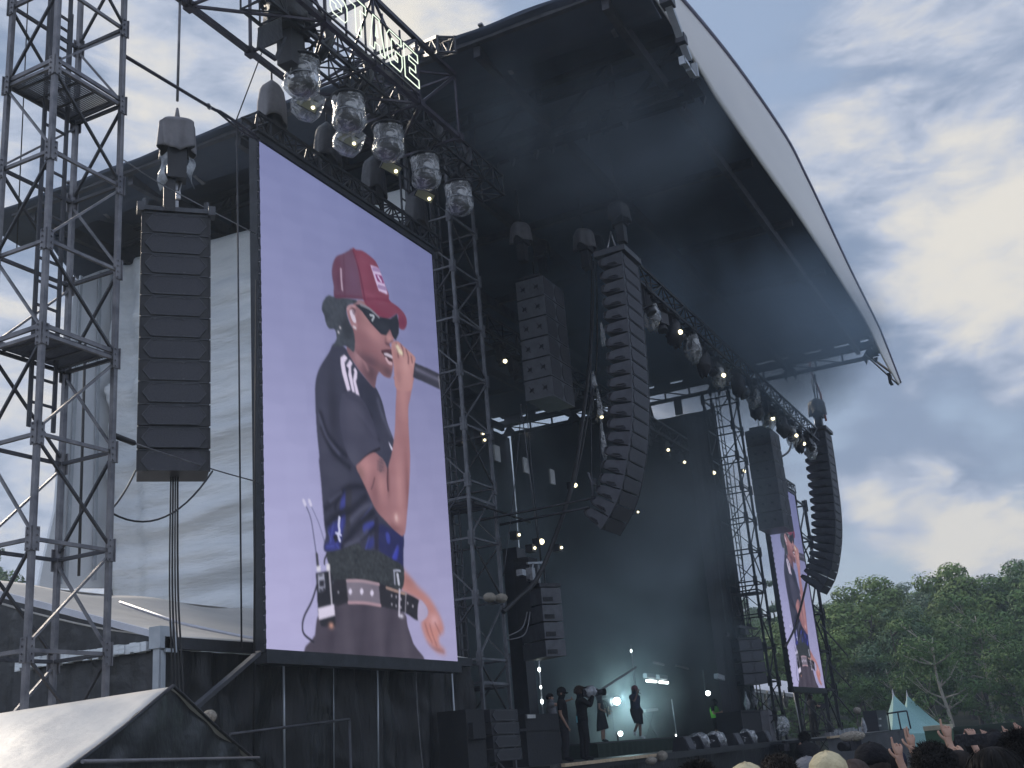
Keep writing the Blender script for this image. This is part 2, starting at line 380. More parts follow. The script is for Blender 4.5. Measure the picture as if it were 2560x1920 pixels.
tw2 = tower('stage_tower', 'dark lattice tower standing between the big near screen and the open stage', 1.873 * TY2, TY2, 1.22, 1.1, 1.9 + .170 * TY2, .1105 * TY2, 8, .068, .040, M['mid'], M['galvd'],
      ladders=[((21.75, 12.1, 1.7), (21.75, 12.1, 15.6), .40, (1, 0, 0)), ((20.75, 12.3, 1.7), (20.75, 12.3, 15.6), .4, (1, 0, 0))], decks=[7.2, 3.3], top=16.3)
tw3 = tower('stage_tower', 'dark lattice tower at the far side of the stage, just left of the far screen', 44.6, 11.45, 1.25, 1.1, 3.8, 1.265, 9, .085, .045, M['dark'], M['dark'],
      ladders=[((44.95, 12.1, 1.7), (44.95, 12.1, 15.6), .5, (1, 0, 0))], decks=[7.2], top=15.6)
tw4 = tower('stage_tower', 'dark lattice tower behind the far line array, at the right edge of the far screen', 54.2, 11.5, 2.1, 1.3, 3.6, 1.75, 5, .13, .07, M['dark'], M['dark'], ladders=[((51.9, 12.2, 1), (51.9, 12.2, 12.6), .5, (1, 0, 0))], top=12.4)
for o, x, y in ((tw2, 0, 0),):
    pass

# ================================================================== box trusses
def truss(parent, a, b, w, h, r, rb, metal, seg=None, drop=(0, 0, -1), side=None):
    a = Vector(a); b = Vector(b); d = (b - a); L = d.length; d.normalize()
    up = -Vector(drop); sd = side and Vector(side) or d.cross(up).normalized()
    cs = [(-.5, 0), (.5, 0), (.5, -1), (-.5, -1)]
    for sx, sz in cs:
        o = sd * sx * w + up * sz * h
        m = MB(); m.beam(a + o, b + o, r * 2, r * 2); m.build('chord', metal, parent)
    n = seg or max(2, int(L / max(w, h) + .5)); m = MB()
    for i in range(n + 1):
        p = a.lerp(b, i / n); cr = [p + sd * sx * w + up * sz * h for sx, sz in cs]
        for k in range(4): m.beam(cr[k], cr[(k + 1) % 4], rb * 2)
        if i < n:
            q = a.lerp(b, (i + 1) / n); cq = [q + sd * sx * w + up * sz * h for sx, sz in cs]
            for k in range(4):
                if (i + k) % 2: m.beam(cr[k], cq[(k + 1) % 4], rb * 2)
                else: m.beam(cr[(k + 1) % 4], cq[k], rb * 2)
    m.build('bracing', metal, parent)
ZS = 1.9 + 11.94
SX1 = 18.3
st = thing('sign_truss', 'heavy purple-grey box truss crossing high at top left and carrying the sign letters', 'truss', (5, 10.2, ZS))
truss(st, (3, 10.2, ZS + 1.45), (SX1, 10.2, ZS + 1.45), 1.58, 1.45, .045, .022, M['purple'], 10)
m = MB()
for i in range(11):
    x = lerp(3, SX1, i / 10); m.box((x, 9.41, ZS), (.16, .14, .16)); m.box((x, 10.99, ZS), (.16, .14, .16))
    if i < 10:
        for yy in (9.41, 10.99):
            m.beam((x, yy, ZS), (x + 1.55, yy, ZS + 1.45), .05); 
        m.beam((x, 9.41, ZS), (x, 10.99, ZS + 1.45), .05)
m.build('node_joint', M['purple'], st)

# ================================================================== the sign
sg = thing('stage_sign', 'outlined glowing letters reading GREEN STAGE on the front of the high truss', 'sign', (20, 9.3, ZS))
zl, zh = 1.9 + 1.305 * 9.28, 1.9 + 1.372 * 9.28
LET = {
 'G': [[(1, .8), (1, 1), (.2, 1), (0, .8), (0, .2), (.2, 0), (.85, 0), (1, .2), (1, .5), (.55, .5), (.55, .36), (.68, .36), (.68, .22), (.32, .22), (.3, .3), (.3, .72), (.34, .8)]],
 'R': [[(0, 0), (0, 1), (.8, 1), (1, .85), (1, .55), (.85, .45), (1, 0), (.7, 0), (.55, .4), (.3, .4), (.3, 0)], [(.3, .62), (.3, .8), (.68, .8), (.68, .62)]],
 'E': [[(0, 0), (0, 1), (1, 1), (1, .76), (.34, .76), (.34, .62), (.8, .62), (.8, .4), (.34, .4), (.34, .24), (1, .24), (1, 0)]],
 'N': [[(0, 0), (0, 1), (.3, 1), (.7, .45), (.7, 1), (1, 1), (1, 0), (.7, 0), (.3, .55), (.3, 0)]],
 'S': [[(1, .74), (1, .9), (.85, 1), (.15, 1), (0, .88), (0, .6), (.15, .48), (.66, .4), (.66, .22), (.34, .22), (.34, .3), (0, .3), (0, .12), (.15, 0), (.85, 0), (1, .12), (1, .45), (.85, .56), (.34, .64), (.34, .78), (.68, .78), (.68, .74)]],
 'T': [[(0, 1), (1, 1), (1, .76), (.66, .76), (.66, 0), (.34, 0), (.34, .76), (0, .76)]],
 'A': [[(0, 0), (.3, 1), (.7, 1), (1, 0), (.7, 0), (.64, .22), (.36, .22), (.3, 0)], [(.42, .42), (.5, .78), (.58, .42)]],
}
xe = px(1045, 220, Y=9.28).x; lw = .50; gp = .09; word = 'GREEN STAGE'; pos = xe
zb = lambda x: 0
for ch in reversed(word):
    if ch == ' ': pos -= .30; continue
    m = MB(); x0 = pos - lw
    for loop in LET[ch]:
        pts = [Vector((x0 + u * lw, 9.25, lerp(zl - .05, zh + .05, v))) for u, v in loop]
        m.tube(pts, .011, 5, closed=False); m.tube([pts[-1], pts[0]], .011, 5)
    m.build('letter', M['neon'], sg); pos -= lw + gp
m = MB()
xs0 = pos - .1
for z in (zl - .12, zh + .12): m.beam((xs0, 9.30, z), (xe + .1, 9.30, z), .035)
x = xe + .1
while x > xs0: m.beam((x, 9.32, zl - .2), (x, 9.32, zh + .35), .03); x -= .6
m.build('letter_frame', M['purple'], sg)

# ================================================================== roof
RZ = 1.9 + 14.7; RX0, RX1, RY0, RY1 = 18.9, 46.35, 5.47, 23.2
rf = thing('stage_roof', 'huge dark vaulted stage roof with a white curved fascia along its front edge', 'stage roof', (33, 14, RZ))
def vault(u): return 2.6 * math.sin(math.pi * u) ** .8 if 0 < u < 1 else 0
m = MB(); m.grid(lambda u, v: Vector((lerp(RX0, RX1, u), lerp(RY0, RY1, v), RZ + .38 * u ** 3 + vault(u) * (.75) + .12 * math.sin(v * 18) * math.sin(math.pi * u))), 40, 36)
m.build('roof_membrane', M['roofu'], rf, solid=.05)
# fascia traced on its own vertical plane
low = [px(x, y, Y=RY0) for x, y in ((1740, 172), (1880, 378), (1994, 540), (2078, 668), (2161, 800), (2191, 861), (2212, 905), (2246, 962))]
upp = [px(x, y, Y=RY0) for x, y in ((1702, 0), (1838, 165), (1960, 340), (2012, 440), (2060, 540), (2126, 680), (2186, 800), (2208, 850), (2250, 958))]
lowL = [Vector((18.9, RY0, RZ - .05)), Vector((21, RY0, RZ)), Vector((23.8, RY0, low[0].z + .05))]
uppL = [Vector((18.85, RY0, RZ + .15)), Vector((20.6, RY0, RZ + .75))]
lo = catmull(lowL + low, 5); up = catmull(uppL + upp, 5)
def along(pts, t):
    xs = lerp(pts[0].x, pts[-1].x, t)
    for i in range(len(pts) - 1):
        if pts[i].x <= xs <= pts[i + 1].x + 1e-6:
            return pts[i].lerp(pts[i + 1], (xs - pts[i].x) / max(pts[i + 1].x - pts[i].x, 1e-6))
    return pts[-1]
def fas(u, v):
    p = along(lo, u).lerp(along(up, u), v); b = .03 * math.sin(v * math.pi) * (1 + .5 * nz((p.x * .3, v * 2, 0)))
    return p + Vector((0, -b, 0))
m = MB(); m.grid(fas, 110, 8); m.build('fascia', M['fascia'], rf, solid=.03)
m = MB(); m.tube([p + Vector((0, -.02, .03)) for p in up], .06, 6); m.build('fascia_edge_tube', mat('violet_grey_edge', (.20, .19, .30), None, .5), rf)
# transverse beams and purlins under the membrane
m = MB()
for i, y in enumerate((6.3, 9.3, 12.5, 15.8, 19.2, 22.6)):
    m.beam((RX0 + .3, y, RZ - .25), (RX1 - .2, y, RZ - .25), .16, .30)
for i in range(7):
    x = lerp(RX0 + .2, RX1 - .2, i / 6); m.beam((x, RY0 + .2, RZ - .05), (x, RY1, RZ - .05), .14, .22)
m.build('roof_beam', M['galvd'], rf)
def side_truss(x, y0, y1, zt, zbm, rr, n, name):
    m = MB(); m.beam((x, y0, zbm), (x, y1, zbm), .17, .17); m.build('bottom_chord', M['dark'], rf)
    m = MB(); m.beam((x, y0, zt), (x, y1, zt), .16, .2); m.beam((x - .8, y0, zt + .2), (x - .8, y1, zt + .2), .1, .1); m.build('top_chord', M['dark'], rf)
    m = MB()
    for i in range(n + 1):
        y = lerp(y0, y1, i / n); m.beam((x, y, zbm), (x, y, zt), .11)
        m.prism([(x - .06, y - .25, zbm), (x - .06, y + .25, zbm), (x - .06, y + .12, zbm + .35), (x - .06, y - .12, zbm + .35)], (.12, 0, 0))
        for s in (-.22, .22): m.prism([(x - .05, y + s - .07, zbm - .08), (x - .05, y + s + .07, zbm - .08), (x - .05, y + s, zbm - .28)], (.1, 0, 0))
        if i < n: m.beam((x, lerp(y0, y1, (i + 1) / n), zbm), (x, y, zt), .10)
    m.build('web_member', M['dark'], rf)
side_truss(22.9, 5.7, 22.8, 1.9 + 14.4, 1.9 + 13.95, .1, 7, 'n')
side_truss(22.9, 5.7, 22.8, 1.9 + 13.0 + 2.6, 1.9 + 13.95 - .0, .1, 9, 'n')
m = MB(); m.beam((46.4, 5.8, 16.06), (46.4, 22.8, 16.06), .14, .14); m.beam((46.4, 5.8, 16.46), (46.4, 22.8, 16.46), .10, .08); m.build('bottom_chord', M['dark'], rf)
m = MB()
for i in range(16):
    y = 5.9 + i * 1.1; m.beam((46.4, y, 16.06), (46.4, y, 16.46), .07)
    if i % 3: m.beam((46.4, y, 16.08), (46.4, y + 1.1, 16.44), .05)
    else: m.prism([(46.35, y - .35, 16.06), (46.35, y + .35, 16.06), (46.35, y + .1, 16.4), (46.35, y - .1, 16.4)], (.1, 0, 0))
    if i % 3 == 0:
        for s in (-.2, .2): m.prism([(46.35, y + s - .08, 16.0), (46.35, y + s + .08, 16.0), (46.35, y + s, 15.78)], (.1, 0, 0))
m.build('web_member', M['dark'], rf)
m = MB()
y = 6.2; rr = random.Random(3)
while y < 22.6:      # broken strip of panels and gear between eave and side truss, letting the sky through
    Ln = rr.uniform(.25, 1.0); m.box((46.5, y + Ln / 2, 16.83), (.12, Ln, .20)); y += Ln + rr.uniform(.2, 1.0)
m.beam((46.5, 5.8, 16.97), (46.5, 22.8, 16.97), .3, .1); m.beam((46.5, 5.8, 16.64), (46.5, 22.8, 16.64), .22, .22)
m.build('eave_panel', M['dark'], rf)
m = MB(); m.box((47.9, 5.7, 1.9 + 15.15), (1.6, .5, .42)); m.build('front_corner_beam', M['dark'], rf)
m = MB(); m.beam((45.6, 6.0, 1.9 + 14.1), px(2246, 962, Y=RY0), .05); m.beam((46.5, 6.0, 1.9 + 14.3), px(2240, 940, Y=RY0), .07)
q = px(2236, 950, Y=RY0)
m.box(q + Vector((-.5, .1, .1)), (.5, .12, .10)); m.box(q + Vector((-.7, .1, -.1)), (.08, .12, .4)); m.box(q + Vector((-.5, .1, -.25)), (.5, .12, .07)); m.build('fascia_end_bracket', M['dark'], rf)
# pale track rail hanging inside the near end of the fascia
m = MB()
TR = RY0 - .32
a, b = px(1668, 4, Y=TR), px(1722, 150, Y=TR)
m.beam(a, a.lerp(b, .62), .15, .12); m.beam(a.lerp(b, .68), b, .14, .12); c = px(1716, 163, Y=TR)
m.box(c + Vector((-.12, 0, 0)), (.40, .12, .08)); m.box(c + Vector((-.30, 0, -.06)), (.06, .12, .18)); m.box(px(1738, 176, Y=TR), (.07, .12, .34)); m.box(px(1727, 182, Y=TR), (.3, .12, .06))
m.build('track_rail', M['alu'], rf)
m = MB(); m.box(a.lerp(b, .65), (.22, .2, .2)); m.box(a, (.3, .25, .2)); m.build('track_clamp', M['galvd'], rf)
# near side skirt seen from outside
m = MB(); m.grid(lambda u, v: Vector((RX0 - .02 + 1.4 * v * v, lerp(RY0, RY1 + 1.0, u), RZ + .05 - .35 * v + .02 * math.sin(u * 60))), 60, 6); m.build('side_skirt', M['roofu'], rf, solid=.03)
m = MB()
for y in (6.5, 9.0, 11.6, 14.6, 17.8, 21): m.beam((RX0 - .06, y, RZ + .1), (RX0 + 1.4, y, RZ - .33), .10, .05)
m.build('skirt_clip', M['galv'], rf)
m = MB()      # small ladder truss on the near roof corner, lit against the sky
truss_root = thing('roof_edge_truss', 'short pale lattice piece sticking out above the end of the sign truss', 'truss', (18.6, 11, 16))
a = px(1050, 118, Y=11.4); b = px(1115, 92, Y=8.9)
truss(truss_root, a, b, .34, .34, .03, .016, M['galvd'], 5)
# hanging orange straps inside the roof
for i, (x, y) in enumerate(((1317, 340), (1575, 235))):
    p = px(x, y, X=25.5 + i); m = MB(); m.tube([p + Vector((0, 0, .75)), p + Vector((.02, .05, .1)), p + Vector((0, 0, -.5))], .045, 6)
    tag(m.build('lifting_strap', M['orange']), ('orange strap hanging under the dark roof, lower left of two', 'orange strap hanging under the dark roof, upper right of two')[i], 'strap', 'orange straps under the roof')

# ================================================================== side wall sheets, drapes
def wallfold(y, z):
    return (.13 * math.sin(z * 3.1 + 3.2 * nz((y * .3, z * .35, 1)) + y * .5) + .16 * math.sin(z * 6.3 + 4 * nz((y * .25, z * .5, 7)) - y * .7) * (nz((y * .4, z * .4, 9)) + .4) + .20 * nz((y * .18, z * .9, 3)) + .17 * nz((y * .5, z * 3.8, 5))) 
WX = 21.75; ztop0, ztop1 = 1.9 + .636 * WX, 1.9 + .612 * WX
def wall(u, v):
    y = lerp(22.1, 12.6, u); zt = lerp(ztop0, ztop1, u); z = lerp(zt, 0.5, v)
    z2 = z - .5 * math.sin(math.pi * u) * v * 1.2
    dx = wallfold(y, z2) * min(1, v * 6)
    k = math.exp(-u * 7) * .25 * math.sin(u * 55 - v * 6)
    return Vector((WX + dx * .75 + k * .9, y, z2))
m = MB(); m.grid(wall, 90, 140)
tag(m.build('side_wall_sheet', M['silver'], solid=.01), 'creased silver-grey sheet hung as the side wall of the stage behind the hanging speakers', 'sheet wall')
pw = [(186, 700), (216, 690), (252, 676), (296, 664), (296, 1470), (96, 1470), (110, 1400), (139, 1270), (160, 1000)]
m = MB(); m.prism([px(x, y, Y=22.25) for x, y in pw], (0, .08, 0))
wp = tag(m.build('wing_wall', M['silver2']), 'smooth pale grey wall panels behind the left tower, at the rear corner of the stage', 'sheet wall')
for xs in ((203, 690, 165, 1450), (250, 680, 236, 1450), (282, 672, 278, 1450), (165, 980, 150, 1460)):
    m = MB(); m.beam(px(xs[0], xs[1], Y=22.2), px(xs[2], xs[3], Y=22.2), .09, .05); m.build('panel_seam', M['alu'], wp)
m = MB(); m.prism([px(x, y, Y=22.9) for x, y in ((96, 560), (120, 505), (200, 475), (330, 425), (330, 700), (200, 702), (150, 640))], (0, .06, 0)); m.build('rear_valance', M['roofu'], rf)
# back wall of the stage, right hand side curtain, far wing
def drape(u, v, x0, y0, x1, y1, z0, z1, amp=.12, fr=26):
    p = Vector((lerp(x0, x1, u), lerp(y0, y1, u), lerp(z1, z0, v))); n = Vector((-(y1 - y0), x1 - x0, 0)).normalized()
    return p + n * amp * (math.sin(u * fr * 3) * (.4 + .6 * v) + nz((u * 9, v * 2, 0)))
m = MB(); m.grid(lambda u, v: drape(u, v, 22.3, 22.6, 46.8, 22.6, .2, RZ + .05 + vault((22.3 + 24.5 * u - RX0) / (RX1 - RX0)) * .75 if u < .93 else 16.0), 120, 10)
tag(m.build('backdrop', M['blackcloth'], solid=.01), 'black cloth backdrop hung across the rear of the stage', 'curtain')
# right hand curtain, with its top edge cut back near the front (gaps of sky above)
def rc(u, v):
    y = lerp(22.7, 12.45, u); zt = 16.02 if (y > 18.85 or 15.4 < y < 18.6 and False) else 16.0
    if y < 15.4: zt = 15.32
    return drape(u, v, 46.5, 22.4, 46.5, 12.6, .2, zt, .10, 14)
m = MB(); m.grid(rc, 90, 10)
tag(m.build('side_curtain', M['blackcloth'], solid=.01), 'black curtain closing the far side of the stage under the strip of sky', 'curtain')
m = MB(); m.grid(lambda u, v: drape(u, v, 43.2, 13.0, 44.6, 12.6, .2, 14.4, .05, 5), 30, 10)
tag(m.build('side_curtain', M['blackcloth'], solid=.01), 'tall narrow black curtain beside the far stage tower', 'curtain')
m = MB(); m.grid(lambda u, v: drape(u, v, 22.7, 12.6, 23.6, 12.9, .2, 5.4, .05, 5), 20, 10)
tag(m.build('side_curtain', M['blackcloth'], solid=.01), 'black curtain at the near edge of the stage opening behind the small speaker cluster', 'curtain')
m = MB(); m.box((46.3, 14.15, 15.7), (.12, .32, .8))
tag(m.build('black_blind', M['blackcloth']), 'small dark panel hanging in the bright gap under the far eave', 'panel')
# ================================================================== the video picture both screens show
LY = 11.0; LXL, LXR, LZB, LZT = 1.266 * LY, 1.790 * LY, 1.9 + .1625 * LY, 1.9 + .9360 * LY
PW, PH, SS = 330, 486, 2
A_ = (700, 600, .1899); B_ = (760, 820, .217); C_ = (740, 1140, .1808); D_ = (740, 1360, .1899)
def q(fr, *pts):
    out = []
    for x, y in pts:
        p = px(fr[0] + x * fr[2], fr[1] + y * fr[2], Y=LY)
        out.append(((p.x - LXL) / (LXR - LXL) * PW * SS, (LZT - p.z) / (LZT - LZB) * PH * SS))
    return out
def paint_picture():
    w, h = PW * SS, PH * SS
    yy, xx = np.mgrid[0:h, 0:w].astype(np.float32); u = xx / w; v = yy / h
    c0 = np.array([140, 141, 190]); c1 = np.array([158, 152, 196]); c2 = np.array([184, 170, 212])
    t = np.clip(v * 1.05, 0, 1)[..., None]
    img = np.where(t < .5, c0 + (c1 - c0) * t * 2, c1 + (c2 - c1) * (t * 2 - 1)).astype(np.float32)
    img += (np.exp(-((u - .05) ** 2 * 8 + (v - .8) ** 2 * 6)) * 16)[..., None] * np.array([.9, .9, 1])
    img += (np.exp(-((u - 1) ** 2 * 6 + (v - .1) ** 2 * 6)) * -12)[..., None]
    def blur(m, r):
        r = int(r)
        if r < 1: return m
        k = 2 * r + 1
        for ax in (0, 1):
            for _ in range(2):
                pdd = [(r + 1, r) if i == ax else (0, 0) for i in range(2)]; c = np.cumsum(np.pad(m, pdd, mode='edge'), axis=ax)
                m = (np.take(c, range(k, c.shape[ax]), axis=ax) - np.take(c, range(0, c.shape[ax] - k), axis=ax)) / k
        return m
    def pm(pts, bl=1, sm=True):
        if sm: pts = [(p.x, p.y) for p in catmull([(a, b, 0) for a, b in pts], 4, True)]
        P = np.array(pts); x0, x1 = int(max(P[:, 0].min() - 2, 0)), int(min(P[:, 0].max() + 3, w)); y0, y1 = int(max(P[:, 1].min() - 2, 0)), int(min(P[:, 1].max() + 3, h))
        m = np.zeros((h, w), np.float32)
        if x1 <= x0 or y1 <= y0: return m
        X = xx[y0:y1, x0:x1] + .5; Y = yy[y0:y1, x0:x1] + .5; ins = np.zeros(X.shape, bool)
        for i in range(len(P)):
            ax, ay = P[i]; bx, by = P[(i + 1) % len(P)]
            if ay == by: continue
            ins ^= ((ay > Y) != (by > Y)) & (X < (bx - ax) * (Y - ay) / (by - ay) + ax)
        m[y0:y1, x0:x1] = ins
        return blur(m, bl)
    def fill(m, c, a=1):
        nonlocal img
        mm = (m * a)[..., None]; img = img * (1 - mm) + np.array(c, np.float32) * mm
    def glow(m, fr, x, y, rx, ry, c, a):
        (cx, cy), = q(fr, (x, y)); k = SS * PW / 5.77 * .0   # radii are given in frame units
        (ex, ey), = q(fr, (x + rx, y)); (fx, fy), = q(fr, (x, y + ry)); ra = abs(ex - cx) + 1; rb = abs(fy - cy) + 1
        g = np.exp(-(((xx - cx) / ra) ** 2 + ((yy - cy) / rb) ** 2)); fill(m * g, c, a)
    def stroke(pts, wd, c, a=1, m=None, bl=1):
        s = np.full((h, w), 1e9, np.float32); pts = [(p.x, p.y) for p in catmull([(a_, b_, 0) for a_, b_ in pts], 5)]
        for (ax, ay), (bx, by) in zip(pts, pts[1:]):
            dx, dy = bx - ax, by - ay; L2 = dx * dx + dy * dy + 1e-9; t = np.clip(((xx - ax) * dx + (yy - ay) * dy) / L2, 0, 1)
            s = np.minimum(s, np.hypot(xx - ax - t * dx, yy - ay - t * dy))
        k = np.clip(wd - s + .5, 0, 1) if bl <= 1 else np.exp(-(s / wd) ** 2)
        fill(k if m is None else k * m, c, a)
    # far arm in motion
    m = pm(q(D_, (1370, 320), (1450, 380), (1600, 560), (1750, 700), (1850, 860), (1930, 1040), (1945, 1160), (1885, 1200), (1880, 1310), (1985, 1430), (1880, 1430), (1770, 1330), (1690, 1200), (1650, 1020), (1740, 900), (1640, 760), (1420, 640), (1380, 560)), 6)
    fill(m, (214, 138, 132)); glow(m, D_, 1800, 1180, 90, 140, (238, 150, 138), .7); glow(m, D_, 1500, 480, 140, 100, (188, 122, 118), .7); glow(m, D_, 1820, 1000, 60, 80, (250, 185, 190), .6)
    for pp in (((1760, 1060), (1800, 1200), (1850, 1330)), ((1830, 1040), (1870, 1120), (1900, 1190)), ((1700, 1050), (1740, 1180), (1790, 1290))): stroke(q(D_, *pp), 3, (170, 104, 102), .6, m, 2)
    for pp in (((1720, 1300), (1800, 1370), (1940, 1420)),): stroke(q(D_, *pp), 5, (150, 96, 96), .6, m, 2)
    # trousers, waistband, belt
    m = pm(q(D_, (215, 1480), (250, 1200), (285, 960), (400, 820), (800, 760), (1100, 800), (1420, 910), (1470, 1080), (1545, 1310), (1640, 1600)), 1); fill(m, (94, 82, 96))
    for x, a in ((500, .5), (900, .35), (1250, .5)): stroke(q(D_, (x, 820), (x - 20, 1150), (x - 60, 1500)), 14, (78, 68, 82), a, m, 2)
    for x in (650, 1080, 1400): stroke(q(D_, (x, 850), (x + 20, 1200), (x + 60, 1500)), 16, (110, 97, 110), .45, m, 2)
    m = pm(q(D_, (405, 90), (600, 10), (900, -40), (1250, 90), (1410, 260), (1390, 600), (1100, 540), (800, 470), (490, 500), (440, 300))); fill(m, (72, 73, 79))
    rs = np.random.RandomState(3); nzm = blur(rs.rand(h, w).astype(np.float32), 2); img += ((nzm - .5) * 110)[..., None] * m[..., None]
    m = pm(q(D_, (490, 500), (680, 470), (900, 475), (1100, 520), (1360, 610), (1620, 740), (1735, 900), (1605, 1005), (1430, 905), (1110, 820), (900, 778), (680, 775), (510, 795)), 1); fill(m, (62, 58, 67))
    m = pm(q(D_, (660, 475), (870, 480), (1090, 525), (1112, 810), (900, 775), (690, 770)), 1, False); fill(m, (138, 121, 136)); glow(m, D_, 750, 600, 120, 160, (150, 133, 148), .6)
    stroke(q(D_, (670, 480), (870, 484), (1090, 528)), 3, (186, 150, 160)); stroke(q(D_, (690, 768), (900, 772), (1110, 806)), 3, (196, 150, 160))
    for x, y in ((715, 625), (865, 625), (1000, 645)): fill(pm(q(D_, (x - 24, y), (x, y - 44), (x + 24, y), (x, y + 44)), 1), (238, 216, 240))
    for x, y in ((558, 635), (1260, 680), (1320, 695), (1262, 795), (1318, 815), (1380, 725), (1380, 835), (1470, 780), (1538, 820)): fill(pm(q(D_, (x - 10, y), (x, y - 20), (x + 10, y), (x, y + 20)), 1), (200, 185, 200))
    m = pm(q(D_, (1620, 740), (1700, 800), (1738, 900), (1700, 985), (1605, 1003)), 1); fill(m, (192, 172, 204))
    stroke(q(D_, (1190, 572), (1360, 630), (1450, 655)), 3, (180, 140, 130)); stroke(q(D_, (1362, 600), (1356, 940)), 3.2, (205, 188, 206)); stroke(q(D_, (1445, 640), (1437, 910)), 2, (150, 138, 150))
    glow(np.ones((h, w)), D_, 1385, 945, 26, 22, (235, 220, 238), .95); stroke(q(D_, (1285, 350), (1330, 345), (1370, 350)), 2.2, (180, 175, 195)); stroke(q(D_, (1290, 360), (1300, 520)), 2.5, (165, 160, 180)); stroke(q(D_, (1335, 400), (1352, 520)), 4, (205, 198, 215))
    # body pack
    stroke(q(D_, (272, 540), (205, 750), (110, 940), (82, 1080), (110, 1190), (230, 1285)), 2.2, (64, 60, 76))
    stroke(q(C_, (115, 640), (200, 850), (250, 1150), (300, 1520)), 1.8, (120, 116, 150)); stroke(q(C_, (195, 660), (310, 920), (390, 1180)), 1.5, (138, 134, 172)); stroke(q(C_, (285, 1360), (300, 1520)), 4, (88, 84, 96))
    for x in (112, 190): stroke(q(C_, (x - 8, 615), (x + 12, 668)), 4, (226, 210, 238))
    m = pm(q(D_, (262, 385), (440, 350), (480, 420), (505, 760), (520, 1085), (330, 1085), (290, 900)), 1, False); fill(m, (58, 56, 66)); stroke(q(D_, (437, 365), (470, 790)), 2.5, (190, 176, 190))
    fill(pm(q(D_, (285, 400), (370, 385), (388, 605), (300, 632)), 1, False), (184, 176, 198)); fill(pm(q(D_, (305, 482), (368, 474), (374, 556), (312, 565)), 1, False), (66, 64, 76)); fill(pm(q(D_, (300, 408), (350, 402), (352, 422), (302, 428)), 1, False), (80, 78, 90))
    for x, y in ((322, 603), (366, 592)): glow(np.ones((h, w)), D_, x, y, 14, 14, (50, 48, 60), 1)
    fill(pm(q(D_, (288, 846), (500, 790), (515, 940), (300, 1002)), 1, False), (236, 214, 236)); fill(pm(q(D_, (272, 290), (322, 285), (326, 360), (276, 366)), 1, False), (238, 222, 234)); fill(pm(q(D_, (400, 265), (446, 262), (446, 350), (402, 356)), 1, False), (240, 222, 230))
    stroke(q(D_, (405, 130), (375, 200), (372, 260)), 2, (60, 58, 66)); glow(np.ones((h, w)), D_, 462, 1070, 30, 36, (226, 152, 132), 1)
    # shirt
    m = pm(q(B_, (330, 190), (295, 270), (190, 440), (145, 560), (128, 700), (133, 900), (150, 1200), (180, 1500)) + q(C_, (315, 40), (345, 350), (372, 700), (392, 950), (412, 1100), (390, 1200), (383, 1290), (430, 1325), (620, 1290), (860, 1205), (930, 1290), (1140, 1318), (1300, 1410), (1450, 1490), (1482, 1535), (1484, 1300), (1486, 1060)) + q(B_, (1060, 1420), (1030, 1280), (960, 1090), (900, 850), (830, 690), (800, 682), (700, 570), (600, 440), (490, 250), (440, 205), (380, 190)), 1)
    sh = m; fill(m, (76, 74, 94))
    glow(m, B_, 230, 1100, 90, 500, (92, 88, 110), .6); glow(m, B_, 330, 900, 60, 420, (62, 60, 76), .7); glow(m, B_, 760, 800, 120, 300, (58, 58, 76), .7); glow(m, C_, 560, 250, 200, 120, (92, 88, 108), .5)
    fill(pm(q(C_, (1140, 960), (1300, 1000), (1490, 1080), (1486, 1530), (1300, 1412), (1150, 1315)), 3) * m, (58, 59, 108))
    fill(pm(q(C_, (440, 990), (540, 900), (600, 850), (682, 770), (684, 900), (640, 1100), (618, 1290), (430, 1315), (388, 1250), (470, 1150)), 3) * m, (66, 69, 146)); fill(pm(q(C_, (640, 500), (684, 480), (684, 690), (606, 750)), 2) * m, (74, 78, 160))
    fill(pm(q(C_, (930, 940), (1080, 900), (1090, 980), (1000, 1060), (945, 1090)), 2) * m, (74, 80, 168)); fill(pm(q(C_, (1240, 1060), (1290, 1080), (1300, 1200), (1260, 1200)), 2) * m, (72, 80, 176)); fill(pm(q(C_, (1420, 1230), (1395, 1430), (1330, 1410)), 3) * m, (68, 76, 196)); fill(pm(q(C_, (1010, 1150), (1080, 1120), (1070, 1260), (960, 1290)), 3) * m, (66, 70, 140))
    fill(pm(q(C_, (690, 470), (772, 450), (742, 1000), (698, 1010)), 2) * m, (74, 70, 82)); fill(pm(q(C_, (1085, 880), (1140, 880), (1135, 1300), (1095, 1300)), 2) * m, (60, 56, 78))
    for p in (((450, 1050), (480, 1170)), ((520, 900), (470, 1200)), ((640, 860), (610, 1090)), ((1040, 700), (900, 880)), ((1010, 1100), (960, 1290)), ((1400, 1240), (1340, 1400)), ((560, 1220), (590, 1270)), ((430, 1250), (520, 1240))): stroke(q(C_, *p), 2.2, (104, 112, 215), .38, m, 2)
    for fr, p, wd in ((B_, ((190, 980), (290, 1250), (480, 1460)), 7), (B_, ((200, 1150), (330, 1420), (520, 1600)), 7), (B_, ((480, 760), (640, 850), (770, 1010)), 7), (B_, ((600, 990), (740, 1160), (850, 1290)), 6), (C_, ((410, 720), (560, 580), (720, 430), (940, 420)), 8), (C_, ((430, 930), (600, 790), (760, 740), (960, 560)), 9), (C_, ((640, 1240), (850, 960), (1060, 780)), 9), (C_, ((640, 480), (560, 620), (540, 720)), 5), (C_, ((900, 1140), (1000, 1060), (1080, 990)), 6), (B_, ((560, 770), (720, 960)), 5)):
        stroke(q(fr, *p), wd, (48, 47, 62), .75, m, 2)
